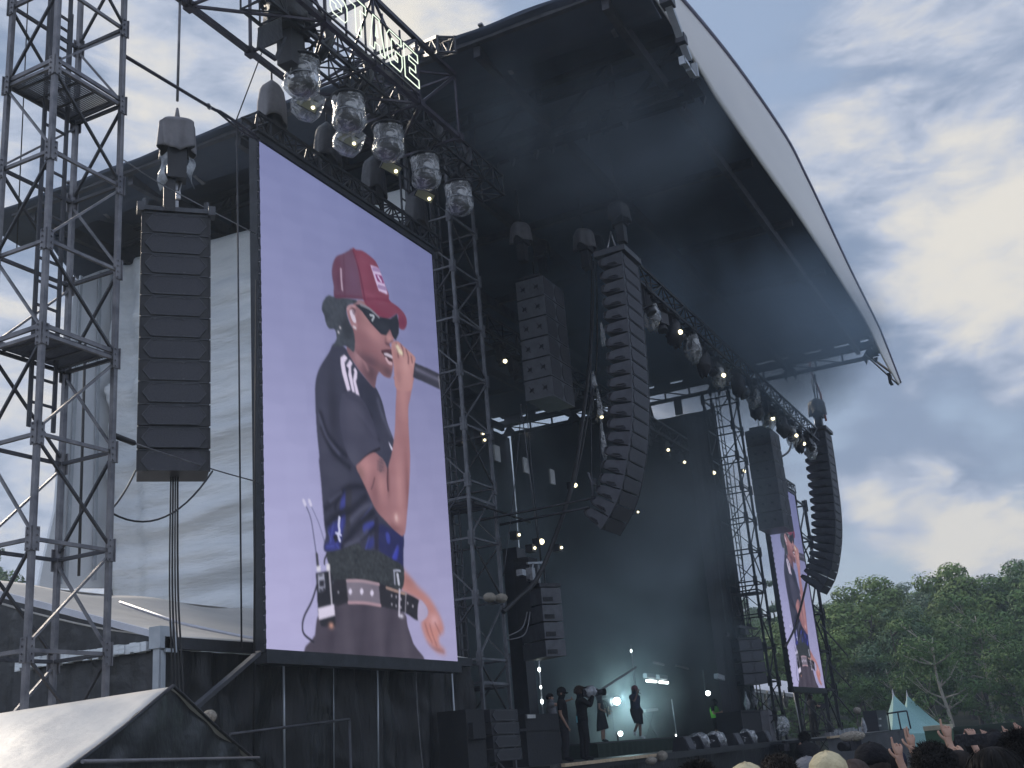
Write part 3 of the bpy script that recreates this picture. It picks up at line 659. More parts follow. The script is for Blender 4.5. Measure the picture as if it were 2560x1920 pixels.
    for fr, p, wd in ((B_, ((170, 1000), (260, 1250), (400, 1440)), 5), (B_, ((560, 900), (700, 1060), (820, 1250)), 6), (C_, ((760, 880), (900, 740), (1060, 660)), 6), (C_, ((680, 1240), (860, 1150), (980, 1040)), 6), (B_, ((850, 830), (900, 1000), (1000, 1230)), 6), (C_, ((470, 620), (620, 500)), 5)):
        stroke(q(fr, *p), wd, (104, 101, 126), .6, m, 2)
    stroke(q(C_, (598, 850), (590, 960), (600, 1040), (580, 1090), (604, 1165)), 3.4, (226, 216, 250), .95); stroke(q(C_, (550, 1060), (620, 1090)), 2.4, (220, 212, 248), .9); fill(pm(q(C_, (515, 1110), (560, 1090), (580, 1150), (545, 1195)), 1), (56, 52, 66))
    fill(pm(q(B_, (975, 1310), (1000, 1350), (1025, 1400), (1010, 1410), (985, 1350)), 1), (235, 220, 245))
    s2 = pm(q(B_, (460, 740), (640, 785), (760, 980), (830, 1200), (872, 1382), (760, 1440), (660, 1530), (606, 1610), (500, 1450), (430, 1200), (410, 950)), 1)
    fill(s2, (86, 82, 104), .75); glow(s2, B_, 560, 1000, 110, 230, (98, 93, 114), .6); glow(s2, B_, 560, 1480, 90, 120, (104, 100, 120), .6); stroke(q(B_, (870, 1385), (760, 1442), (660, 1532), (606, 1612)), 3, (54, 48, 62))
    for p in (((420, 340), (465, 308), (503, 345), (468, 400), (480, 480), (536, 716), (498, 726), (440, 520), (424, 420)), ((528, 365), (560, 405), (540, 450), (546, 520), (588, 746), (555, 736), (510, 540), (515, 462), (485, 435)), ((588, 455), (612, 500), (612, 572), (598, 615), (640, 782), (598, 760), (564, 600), (582, 500), (568, 486))):
        fill(pm(q(B_, *p), 1, False), (240, 214, 240))
    # arm
    def arm(m):
        fill(m, (184, 122, 126))
    m = pm(q(C_, (832, 155), (880, 90), (970, 5), (1080, -50), (1150, 0), (1210, 60), (1265, 180), (1290, 330), (1275, 480), (1330, 700), (1480, 1092), (1390, 1047), (1240, 900), (1110, 750), (1000, 520), (900, 300)), 1); arm(m)
    glow(m, C_, 960, 150, 110, 160, (220, 148, 148), .7); glow(m, C_, 1090, 560, 60, 300, (150, 98, 104), .6); glow(m, C_, 1200, 90, 60, 150, (140, 104, 112), .7); glow(m, C_, 880, 230, 60, 100, (160, 112, 110), .7); glow(m, C_, 1180, 400, 50, 160, (216, 146, 144), .6)
    for i in range(14): stroke(q(C_, (1150 + 30 * math.sin(i * 2.1), 40 + i * 13), (1185 + 25 * math.cos(i * 1.7), 60 + i * 12)), 2, (118, 88, 98), .6, m, 2)
    stroke(q(C_, (1085, 300), (1060, 400), (1040, 450)), 2, (120, 80, 88), .8, m)
    m = pm(q(B_, (1036, 560), (1066, 650), (1056, 900), (1045, 1200), (1010, 1450)) + q(C_, (1285, 110), (1268, 260), (1266, 480), (1240, 700), (1300, 940), (1400, 1055), (1480, 1093), (1512, 1040), (1535, 800), (1565, 400), (1578, 50)) + q(B_, (1215, 1350), (1200, 950), (1225, 800), (1250, 650), (1255, 560)), 1); arm(m)
    glow(m, C_, 1430, 400, 55, 450, (214, 146, 146), .7); glow(m, B_, 1140, 800, 50, 320, (212, 144, 142), .7); glow(m, C_, 1400, 860, 60, 80, (222, 156, 154), .55); glow(m, C_, 1545, 500, 26, 500, (150, 94, 98), .6); glow(m, C_, 1330, 1000, 120, 60, (140, 88, 92), .6); glow(m, C_, 1270, 300, 20, 240, (140, 92, 96), .8); stroke(q(C_, (1268, 180), (1262, 330), (1272, 470)), 3, (112, 72, 80), .9)
    glow(m, C_, 1385, 850, 20, 50, (246, 196, 192), .8)
    # neck, face
    m = pm(q(B_, (490, 240), (560, 120), (700, 280), (870, 440), (838, 560), (822, 660), (802, 686), (700, 566), (600, 436)), 1); fill(m, (150, 102, 112)); glow(m, B_, 620, 330, 60, 120, (196, 140, 146), .7); glow(m, B_, 770, 520, 70, 130, (108, 78, 88), .8)
    stroke(q(B_, (640, 290), (700, 400), (730, 470)), 6, (190, 134, 140), .6, m, 2)
    m = pm(q(A_, (960, 860), (1010, 800), (1090, 800), (1300, 900), (1480, 1100), (1525, 1250), (1500, 1290), (1490, 1335), (1440, 1370), (1470, 1440)) + q(B_, (1020, 290), (1028, 400), (1022, 470), (1005, 548), (985, 576), (930, 560), (880, 515), (840, 480), (720, 400), (610, 290), (570, 210), (560, 60)), 1)
    fc = m; fill(m, (170, 113, 119)); glow(m, A_, 1230, 1230, 130, 110, (206, 140, 142), .85); glow(m, A_, 1130, 1010, 60, 90, (190, 132, 132), .7); glow(m, A_, 1100, 1350, 120, 130, (158, 104, 112), .7); glow(m, B_, 760, 380, 150, 70, (112, 80, 92), .85); glow(m, B_, 960, 500, 60, 60, (100, 74, 84), .7); glow(m, B_, 880, 470, 60, 40, (140, 96, 100), .5)
    glow(m, A_, 1440, 1290, 50, 50, (214, 150, 146), .8); glow(m, A_, 1060, 850, 60, 50, (170, 138, 150), .6); stroke(q(A_, (1400, 1360), (1445, 1375), (1480, 1340)), 4, (106, 72, 82), .8, m, 2); stroke(q(A_, (1390, 1290), (1385, 1350)), 4, (140, 94, 100), .6, m, 2)
    fill(pm(q(B_, (905, 272), (960, 285), (1012, 272), (1018, 350), (1012, 408), (975, 392), (930, 330)), 1), (96, 62, 72)); stroke(q(B_, (930, 292), (975, 312), (1010, 330)), 4, (216, 190, 204)); stroke(q(B_, (945, 350), (975, 395), (1005, 404)), 4, (220, 170, 178)); stroke(q(B_, (900, 270), (960, 262), (1014, 266)), 4, (100, 62, 72), .9)
    # ear
    m = pm(q(A_, (876, 890), (920, 852), (985, 868), (1012, 940), (1000, 1040), (1024, 1130), (995, 1172), (950, 1145), (905, 1040), (884, 960)), 1); fill(m, (186, 128, 134)); glow(m, A_, 960, 900, 40, 30, (118, 78, 86), .8); stroke(q(A_, (886, 900), (930, 860), (985, 874)), 4, (214, 160, 166), .8, m, 2)
    fill(pm(q(A_, (915, 935), (965, 920), (985, 1000), (1003, 1075), (975, 1090), (940, 1030)), 1), (234, 206, 224)); fill(pm(q(A_, (945, 930), (985, 900), (998, 950), (975, 990)), 1), (120, 90, 104), .6)
    # hair
    m = pm(q(A_, (730, 745), (1000, 790), (985, 835), (920, 848), (878, 890), (880, 980), (920, 1100), (962, 1180), (985, 1300), (985, 1420), (965, 1475), (910, 1425), (860, 1395), (780, 1400), (700, 1390), (745, 1300), (722, 1180), (645, 1165), (600, 1080), (585, 1000), (552, 920), (560, 830), (600, 760), (650, 728), (690, 745)), 1)
    fill(m, (82, 84, 95)); img += ((blur(rs.rand(h, w).astype(np.float32), 3) - .5) * 130)[..., None] * m[..., None]; glow(m, A_, 880, 1150, 80, 120, (64, 64, 74), .7)
    for x, y in ((768, 1210), (790, 1150), (992, 1155), (972, 1140)): glow(np.ones((h, w)), A_, x, y, 9, 13, (235, 215, 225), .95)
    # cap
    m = pm(q(A_, (720, 755), (706, 600), (684, 450), (692, 330), (740, 222), (830, 180), (900, 142), (958, 130), (1035, 400), (1095, 640), (1115, 775), (1060, 778), (850, 762)), 1); fill(m, (124, 82, 106)); glow(m, A_, 760, 400, 60, 260, (126, 70, 92), .8); glow(m, A_, 960, 500, 70, 220, (128, 88, 118), .5); stroke(q(A_, (835, 190), (845, 450), (850, 740)), 3, (112, 66, 88), .6, m, 2); stroke(q(A_, (722, 745), (900, 752), (1100, 770)), 6, (120, 62, 84), .7, m, 2)
    stroke(q(A_, (800, 380), (806, 520), (818, 650)), 3, (206, 170, 190), .9); stroke(q(A_, (765, 420), (762, 560), (770, 650)), 4, (112, 70, 92), .6)
    m = pm(q(A_, (955, 135), (972, 104), (1000, 128), (1090, 145), (1200, 225), (1270, 300), (1330, 450), (1390, 610), (1432, 720), (1442, 795), (1560, 885), (1640, 975), (1670, 1060), (1662, 1130), (1628, 1180), (1572, 1160), (1560, 1080), (1545, 975), (1460, 1022), (1380, 1032), (1270, 990), (1180, 900), (1100, 790), (1030, 400)), 1)
    fill(m, (150, 72, 94)); glow(m, A_, 1100, 400, 70, 250, (162, 82, 104), .7); glow(m, A_, 1250, 760, 150, 50, (166, 86, 110), .6); glow(m, A_, 1620, 1090, 50, 80, (136, 60, 88), .9); glow(m, A_, 1300, 950, 150, 50, (150, 60, 84), .6); stroke(q(A_, (1115, 775), (1280, 770), (1440, 800)), 4, (140, 58, 82), .7, m, 2); stroke(q(A_, (960, 140), (1040, 400), (1115, 775)), 3, (122, 56, 80), .7)
    m = pm(q(A_, (1190, 330), (1282, 358), (1335, 455), (1398, 640), (1418, 720), (1300, 668), (1250, 520)), 1, False); fill(m, (226, 192, 228)); fill(pm(q(A_, (1250, 448), (1338, 470), (1374, 578), (1285, 545)), 1, False), (156, 70, 128)); stroke(q(A_, (1228, 378), (1300, 395)), 5, (180, 140, 186)); stroke(q(A_, (1300, 610), (1385, 635)), 5, (176, 138, 182)); stroke(q(A_, (1290, 475), (1330, 540)), 3, (226, 192, 228))
    # glasses
    m = pm(q(A_, (990, 852), (1060, 850), (1180, 905), (1290, 1010), (1450, 1038), (1540, 975), (1566, 1100), (1564, 1230), (1522, 1322), (1480, 1262), (1448, 1172), (1398, 1256), (1330, 1240), (1200, 1100), (1080, 940)), 1, False); fill(m, (56, 58, 70)); stroke(q(A_, (1185, 985), (1235, 1000), (1212, 1055)), 2.6, (190, 186, 196)); stroke(q(A_, (1060, 850), (1180, 905), (1300, 1015)), 3, (150, 146, 158), .8)
    glow(m, A_, 1360, 1130, 80, 50, (72, 74, 86), .6)
    # microphone and hand
    m = pm(q(B_, (1262, 396), (1420, 462), (1600, 548), (1610, 730), (1420, 640), (1245, 562)), 1, False); fill(m, (74, 70, 84)); stroke(q(B_, (1290, 470), (1560, 600)), 6, (122, 116, 138), .8, m, 2); stroke(q(B_, (1550, 560), (1565, 690)), 3, (150, 140, 150), .7, m)
    m = pm(q(B_, (1008, 180), (1045, 150), (1095, 162), (1150, 215), (1205, 262), (1262, 316), (1286, 355), (1274, 410), (1256, 560), (1232, 720), (1066, 700), (1042, 560), (1030, 400), (1010, 280)), 1)
    fill(m, (206, 140, 138)); glow(m, B_, 1060, 300, 40, 120, (186, 124, 124), .6); glow(m, B_, 1170, 420, 40, 130, (226, 160, 156), .7); glow(m, B_, 1240, 380, 24, 60, (222, 156, 150), .7); glow(m, B_, 1090, 560, 30, 100, (170, 114, 116), .6)
    for p in (((1062, 180), (1075, 260), (1085, 330)), ((1118, 190), (1140, 260), (1140, 310)), ((1175, 250), (1200, 330), (1200, 402)), ((1235, 330), (1245, 390))): stroke(q(B_, *p), 3, (124, 78, 86), .75, m, 2)
    for x, y, r in ((1075, 215, 22), (1100, 262, 30), (1120, 285, 18)): glow(np.ones((h, w)), B_, x, y, r * .8, r, (250, 226, 190), .95)
    img[:, :, :] += (np.sin(yy / h * 160 + xx / w * 22) * .9)[..., None]      # faint lines of the screen itself
    im = img.reshape(PH, SS, PW, SS, 3).mean(axis=(1, 3)); im = np.clip(im, 0, 255) / 255; gy = im.mean(-1, keepdims=True); im = (gy + (im - gy) * np.array([.76, .84, .80])) * np.array([.955, 1.0, 1.015]) * 1.12 - .07; tile = ((np.arange(PW)[None, :] // 33 * 7 + np.arange(PH)[:, None] // 33 * 13) % 5 - 2) * .0035; im = np.clip(im + tile[..., None], 0, 1)
    return np.where(im <= .04045, im / 12.92, ((im + .055) / 1.055) ** 2.4)
PIC = paint_picture()
def screen_mesh():
    me = bpy.data.meshes.new('screen_picture'); W1, H1 = PW + 1, PH + 1
    X, Z = np.meshgrid(np.linspace(0, LXR - LXL, W1), np.linspace(LZT - LZB, 0, H1))
    co = np.stack([X, np.zeros_like(X), Z], -1).reshape(-1, 3).astype(np.float32)
    i = np.arange(H1 * W1).reshape(H1, W1); f = np.stack([i[:-1, :-1], i[1:, :-1], i[1:, 1:], i[:-1, 1:]], -1).reshape(-1, 4)
    me.vertices.add(len(co)); me.vertices.foreach_set('co', co.ravel()); me.loops.add(f.size); me.loops.foreach_set('vertex_index', f.ravel().astype(np.int32))
    me.polygons.add(len(f)); me.polygons.foreach_set('loop_start', np.arange(0, f.size, 4, dtype=np.int32)); me.update()
    pad = np.pad(PIC, ((0, 1), (0, 1), (0, 0)), mode='edge'); pad = (pad + np.roll(pad, 1, 0) + np.roll(pad, 1, 1) + np.roll(np.roll(pad, 1, 0), 1, 1)) / 4
    pad[0] = pad[1]; pad[:, 0] = pad[:, 1]
    a = me.attributes.new('video', 'FLOAT_COLOR', 'POINT'); a.data.foreach_set('color', np.concatenate([pad, np.ones(pad.shape[:2] + (1,))], -1).astype(np.float32).ravel())
    m = bpy.data.materials.new('screen_video'); m.use_nodes = True; nt = m.node_tree; nt.nodes.clear(); N = nt.nodes.new; L = nt.links.new
    o = N('ShaderNodeOutputMaterial'); e = N('ShaderNodeEmission'); at = N('ShaderNodeAttribute'); at.attribute_name = 'video'; L(at.outputs['Color'], e.inputs[0]); e.inputs[1].default_value = .555
    g = N('ShaderNodeBsdfGlossy'); g.inputs['Roughness'].default_value = .5; g.inputs[0].default_value = (.02, .02, .02, 1); ad = N('ShaderNodeAddShader'); L(e.outputs[0], ad.inputs[0]); L(g.outputs[0], ad.inputs[1]); L(ad.outputs[0], o.inputs[0])
    me.materials.append(m); me.validate(); return me
SM = screen_mesh()
def led(label, ox, zoff=0):
    x0, x1, z0, z1 = LXL + ox, LXR + ox, LZB + zoff, LZT + zoff
    t = thing('video_screen', label, 'video screen', (x0, LY, z0), group='video screens either side of the stage')
    o = bpy.data.objects.new('screen_face', SM); COL.objects.link(o); o.parent = t; WM[o] = WM[t]
    m = MB(); m.box(((x0 + x1) / 2, LY + .10, (z0 + z1) / 2), (x1 - x0 + .04, .18, z1 - z0 + .04)); m.build('cabinet_back', M['dark'], t)
    m = MB(); m.box((x0 - .07, LY + .06, (z0 + z1) / 2), (.06, .16, z1 - z0 + .1))
    for i in range(40): z = lerp(z0, z1, (i + .5) / 40); m.box((x0 - .075, LY - .03, z), (.05, .03, .06)); 
    m.cur = 1
    for i in range(40): z = lerp(z0, z1, (i + .25) / 40); m.box((x0 - .085, LY - .035, z), (.02, .02, .02))
    m.build('side_frame', [M['dark'], M['galv']], t)
    m = MB(); m.box(((x0 + x1) / 2, LY + .08, z0 - .11), (x1 - x0 + .1, .26, .20)); m.build('bottom_beam', M['dark'], t)
    m = MB(); m.box(((x0 + x1) / 2, LY + .06, z1 + .07), (x1 - x0 + .1, .2, .10)); m.build('top_beam', M['dark'], t)
    truss(t, (x0 - .1, LY + .12, z1 + .50), (x1 + .2, LY + .12, z1 + .50), .34, .34, .026, .013, M['dark'], 17)
    m = MB()
    for i in range(10): x = lerp(x0, x1, (i + .5) / 10); m.beam((x, LY + .1, z1 + .1), (x, LY + .1, z1 + .2), .05, .12)
    m.build('hanger', M['dark'], t)
    return t
led('large near portrait video screen showing a singer in a red cap, left of the stage', 0)
fx = px(1982.3, 1715.8, Y=LY); led('narrow-looking far video screen right of the stage, half hidden by hanging speakers', fx.x - LXL, fx.z - LZB)
# ================================================================== hanging speakers
def chain_line(a, b, r=.018, name='chain', mt='galvd', parent=None):
    m = MB(); m.tube([a, b], r, 5); return m.build(name, M[mt], parent)
# outfill array facing the camera
def outfill():
    c = Vector((11.79, 10.86, 0)); n = Vector((-.70, -.714, 0)).normalized(); r = Vector((-n.y, n.x, 0)).normalized() * -1
    if r.x < 0: r = -r
    rot = Matrix((r, -n, Vector((0, 0, 1)))).transposed()       # local x = right, local y = back
    t = thing('line_array', 'straight column of twelve black speaker cabinets hanging beside the left tower', 'speaker array', (c.x, c.y, 9.95))
    ztop, hb, w = 9.90, .327, .95
    for i in range(12):
        tilt = -math.radians(max(0, i - 8) * 1.2); zc = ztop - hb * (i + .5); R = rot @ Matrix.Rotation(tilt, 3, 'X'); off = -n * (max(0, i - 8) ** 2 * .004)
        cc = Vector((c.x, c.y, zc)) + off
        m = MB(); m.box(cc - n * .25, (w, .5, hb - .012), R); 
        for s in (-1, 1): m.box(cc + r * s * (w / 2 + .006) + n * .0, (.022, .05, hb - .03), R)
        cb = m.build('cabinet', M['cab'], t)
        hx, hz = w / 2 - .045, hb / 2 - .028; ch = .10
        hexa = [(-hx, 0), (-hx + ch, hz), (hx - ch, hz), (hx, 0), (hx - ch, -hz), (-hx + ch, -hz)]
        m = MB(); m.prism([cc + n * .004 + R @ Vector((a, 0, b)) for a, b in hexa][::-1], n * .014); m.build('grille', M['grille'], cb)
        m = MB(); loop = [cc + n * .02 + R @ Vector((a, 0, b)) for a, b in hexa]
        for a, b in zip(loop, loop[1:] + loop[:1]): m.beam(a, b, .010)
        m.beam(cc + n * .01 + R @ Vector((-w / 2, 0, hb / 2 - .005)), cc + n * .01 + R @ Vector((w / 2, 0, hb / 2 - .005)), .010)
        for sx in (-.28, .12): m.box(cc + n * .022 + R @ Vector((sx, 0, hz - .012)), (.03, .012, .02), R); m.box(cc + n * .022 + R @ Vector((sx, 0, -hz + .012)), (.03, .012, .02), R)
        m.build('grille_edge', M['cabs'], cb)
    top = Vector((c.x, c.y, ztop + .09)); m = MB()
    m.beam(top - r * .48 - n * .1, top + r * .48 - n * .1, .09, .12); m.beam(top - r * .5 - n * .1 + Vector((0, 0, -.02)), top + r * .5 - n * .1 + Vector((0, 0, -.02)), .2, .03)
    for s in (-.44, .44): m.box(top + r * s + Vector((0, 0, .05)) - n * .1, (.05, .06, .28)); m.box(top + r * s * 1.15 + Vector((0, 0, -.03)), (.1, .2, .14), rot)
    m.build('rigging_frame', M['cabs'], t)
    m = MB()
    for k, (dx, dz) in enumerate(((0, 0), (.03, .16), (-.01, .3), (.02, .44))): m.box(top - n * .1 + r * dx + Vector((0, 0, .12 + dz)), (.07, .05, .12), rot)
    m.beam(top - n * .1 + r * .02 + Vector((0, 0, .25)), top - n * .1 + r * .10 + Vector((0, 0, .66)), .025); m.beam(top - n * .1 - r * .12 + Vector((0, 0, .05)), top - n * .1 + r * .12 + Vector((0, 0, .05)), .02)
    m.build('shackle', M['chain'], t)
    return c, n, r, rot, top
oc, on, orr, orot, otop = outfill()
def hoist_cover_outfill():
    b = otop - on * .05 + Vector((0, 0, .62)); t = thing('chain_hoist', 'chain hoist under a draped grey rain cover above the left hanging speakers', 'hoist', b)
    m = MB(); m.box(b + Vector((0, 0, .16)), (.28, .24, .56), orot); m.build('hoist_body', M['cab'], t)
    m = MB(); m.box(b - orr * .10 + Vector((0, 0, -.35)), (.17, .12, .62), orot); m.build('chain_bag', M['coverd'], t)
    def cov(u, v):
        a = 2 * math.pi * u; k = min(1, v * 4.5); rx, ry = .235 * k ** .35 + .02, .18 * k ** .35 + .02
        sq = 1 / max(abs(math.cos(a)), abs(math.sin(a))) ** .45
        fold = 1 + .13 * math.sin(a * 6) * v + .08 * math.sin(a * 11 + 1) * v
        z = .92 - (0.10 * k + max(0, v - .30) * .66) - .05 * math.sin(a * 3) * v
        return b + orot @ Vector((rx * math.cos(a) * sq * fold, ry * math.sin(a) * sq * fold, z))
    m = MB(); m.grid(cov, 64, 16); m.lathe([(.015, 1.12), (.035, 1.0), (.05, .92), (.09, .86)], b, 10); m.build('rain_cover', M['cover'], t, solid=.008)
    m = MB()
    for s, l in ((-1, .5), (1, .42)):
        m.grid(lambda u, v: b + orot @ Vector((s * (.15 + .10 * u) + .03 * math.sin(v * 7), -.10 + .15 * u * (1 - v * .3) + .04 * math.sin(v * 5 + u * 3), .30 - (l + .1 * u) * v)), 8, 10)
    m.build('cover_flap', M['bag'], t)
    m = MB(); m.tube([b + Vector((0, 0, 1.25)), Vector((px(450, 0, Y=10.99).x, 10.99, ZS))], .022, 6); m.build('chain', M['galv'], t)
hoist_cover_outfill()
# cables falling from the outfill array
m = MB()
bb = Vector((oc.x, oc.y, 5.98)) - on * .3
for k in range(4):
    p0 = bb + orr * (.03 * k - .02); m.tube(catmull([p0 + Vector((0, 0, .1)), p0 + Vector((.01 * k, 0, -1.6)), p0 + Vector((.09, -.02 * k, -3.0)), p0 + Vector((.13 + .02 * k, 0, -4.4)), p0 + Vector((.16, 0, -5.9))], 6), .012 + .003 * (k % 2), 5)
tag(m.build('speaker_cable', M['rubber']), 'bundle of black cables dropping from under the left hanging speakers', 'cable')
a = Vector((oc.x, oc.y, 5.99)) - orr * .5; b_ = Vector((9.81, 10.0, 5.0)); c_ = Vector((oc.x, oc.y, 5.99)) + orr * .52
for i, (p, d, lb) in enumerate(((a, .05, 'thin black guy line from the left lower corner of the hanging speakers to the tower'), (c_, .35, 'sagging black guy line from the right lower corner of the hanging speakers to the tower'))):
    m = MB(); m.tube(sag(p, b_ + Vector((0, 0, -.02 * i)), d), .013, 5); tag(m.build('guy_line', M['rubber']), lb, 'rope')

# main curved arrays
def arc_profile():
    pts = [(1552.6, 628), (1563, 727), (1571, 828), (1578, 921), (1580, 1030), (1572, 1120), (1551, 1227), (1526, 1284), (1502, 1324)]
    w = [px(x, y, X=23.9) for x, y in pts]; return [Vector((0, p.y, p.z)) for p in w]
PROF = catmull(arc_profile(), 12)
cl = [0]
for p, q2 in zip(PROF, PROF[1:]): cl.append(cl[-1] + (q2 - p).length)
def prof_at(s):
    for i in range(len(PROF) - 1):
        if cl[i] <= s <= cl[i + 1]: return PROF[i].lerp(PROF[i + 1], (s - cl[i]) / (cl[i + 1] - cl[i]))
    return PROF[-1].copy()
NB = 20; AO = prof_at(0)
def main_array(label, x, dy=0, dz=0, dp=.60, w=1.12):
    t = thing('line_array', label, 'speaker array', (x, AO.y + dy, AO.z + dz), group='long curved line arrays in front of the stage')
    hb = cl[-1] / NB
    for i in range(NB):
        a, b = prof_at(hb * i), prof_at(hb * (i + 1)); d = (a - b).normalized(); c = (a + b) / 2 + Vector((x, dy, dz))
        fn = Vector((0, -d.z, d.y))
        if fn.y > 0: fn = -fn
        R = Matrix((Vector((1, 0, 0)), -fn, d)).transposed(); hh = (a - b).length
        m = MB(); f2 = hh / 2 - .012; bk = f2 * .72
        pr = [(-.0, f2), (dp * .8, bk), (dp, bk * .55), (dp, -bk * .55), (dp * .8, -bk), (0, -f2)]
        m.prism([c + R @ Vector((-w / 2, y, z)) for y, z in pr], R @ Vector((w, 0, 0)))
        cb = m.build('cabinet', M['cabs'], t)
        m = MB(); hx, hz = w / 2 - .04, hh / 2 - .03; loop = [(-hx, 0), (-hx + .09, hz), (hx - .09, hz), (hx, 0), (hx - .09, -hz), (-hx + .09, -hz)]
        m.prism([c + R @ Vector((p, -.004, z)) for p, z in loop][::-1], R @ Vector((0, -.014, 0))); m.build('grille', M['grille'], cb)
        m = MB()
        for sx in (-1,):
            o = R @ Vector((sx * (w / 2 + .012), 0, 0)); lp = [(dp * .22, -f2 * .62), (dp * .78, -f2 * .62), (dp * .93, -f2 * .35), (dp * .93, f2 * .45), (dp * .84, f2 * .55)]
            m.tube([c + o + R @ Vector((0, y, z)) for y, z in lp], .022, 5)
        m.build('handle', M['cab'], cb)
        m = MB(); m.tube([c + o + R @ Vector((0, y, z)) for y, z in [(dp * .3, -f2 * .35), (dp * .62, -f2 * .35), (dp * .62, -f2 * .6)]], .015, 4); m.build('latch', M['cab'], cb)
        m = MB(); m.beam(c + R @ Vector((-w / 2 - .01, 0, -hh / 2)), c + R @ Vector((-w / 2 - .01, 0, hh / 2)), .02, .03); m.build('rigging_link', M['cabs'], cb); m = MB(); m.beam(c + R @ Vector((w / 2 + .01, 0, -hh / 2)), c + R @ Vector((w / 2 + .01, 0, hh / 2)), .02, .03); m.build('rigging_link', M['cabs'], cb)
    top = AO + Vector((x, dy + .3, dz + .10))
    m = MB(); m.box(top, (w + .02, .8, .14)); m.beam(top + Vector((0, -.3, .05)), top + Vector((0, .5, .05)), .12, .2); m.build('rigging_frame', M['cabs'], t)
    m = MB()
    for s in (-.4, .4): m.tube([top + Vector((s, .1, .1)), top + Vector((0, .1, .75))], .02, 5)
    m.build('bridle', M['chain'], t)
    return t, top
nt_, ntop = main_array('near curved line array of twenty speaker cabinets hanging in front of the stage', 23.9 + .56)
XF = 47.6
ft_, ftop = main_array('far curved line array hanging in front of the far video screen', XF, dy=px(2064, 1090, X=XF).y - AO.y - .1, dz=px(2052, 1085, X=XF).z - AO.z, dp=.95, w=1.35)

def hoist(label, p, zt, cover='cover', sc=1.0, group='covered chain hoists above the speakers', chains=2):
    p = Vector(p); t = thing('chain_hoist', label, 'hoist', p, group=group)
    m = MB(); m.box(p + Vector((0, 0, .05)), (.42 * sc, .3 * sc, .5 * sc)); m.box(p + Vector((.05, .02, -.42 * sc)), (.26 * sc, .22 * sc, .55 * sc)); m.build('hoist_body', M['cab'], t)
    rr = random.Random(int(abs(p.x * 131 + p.y * 57)))
    ph = rr.random() * 6
    def cov(u, v):
        a = 2 * math.pi * u; k = min(1, v * 5) ** .45; f = 1 + .16 * math.sin(a * 5 + ph) * v + .08 * math.sin(a * 9 + ph * 2) * v
        return p + Vector((.33 * sc * k * f * math.cos(a), .27 * sc * k * f * math.sin(a), sc * (.50 - .56 * v - .06 * k + .06 * math.sin(a * 3 + ph) * v)))
    m = MB(); m.grid(cov, 30, 8); m.build('rain_cover', M[cover], t, solid=.006)
    m = MB()
    for k in range(chains): m.tube([p + Vector((.05 * k, 0, .5 * sc)), Vector((p.x + .07 * k - .03, p.y + .05, zt))], .016, 5)
    m.build('chain', M['galvd'], t); return t
hoist('covered hoist straight above the near curved line array, close under the roof', px(1549, 545, Y=ntop.y), RZ - .3, 'coverd', .95)
hoist('covered hoist with two chains left of the near curved array top', px(1462, 612, Y=10.2), RZ - .3, 'cover', 1.0)
hoist('small dark hoist right beside the hoist left of the near curved array', px(1492, 618, Y=10.9), RZ - .3, 'coverd', .8)
hoist('pale covered hoist above the flown square speaker block', px(1303, 595, Y=11.4), RZ - .3, 'cover', .95)
hoist('dark hoist behind the pale one above the flown square speaker block', px(1354, 632, Y=12.3), RZ - .3, 'coverd', .9)
hoist('boxy covered hoist above the far curved array, against open sky', px(2044, 1030, X=XF), 1.9 + 14.1, 'coverd', 1.25)
m = MB(); p = px(2028, 930, X=XF); m.tube([p + Vector((0, 0, .6)), p, p + Vector((.1, -.2, -1.0)), p + Vector((.1, -.25, -2.2))], .05, 5)
tag(m.build('lifting_strap', M['orange']), 'red and orange sling between the far truss and the far array hoist', 'strap')
m = MB()
for i in range(2): m.tube([px(2031 + i * 6, 935, X=XF), px(2040 + i * 6, 1012, X=XF)], .03, 5)
tag(m.build('hoist_chain', M['dark']), 'pair of chains holding the far hoist against the sky', 'chain')

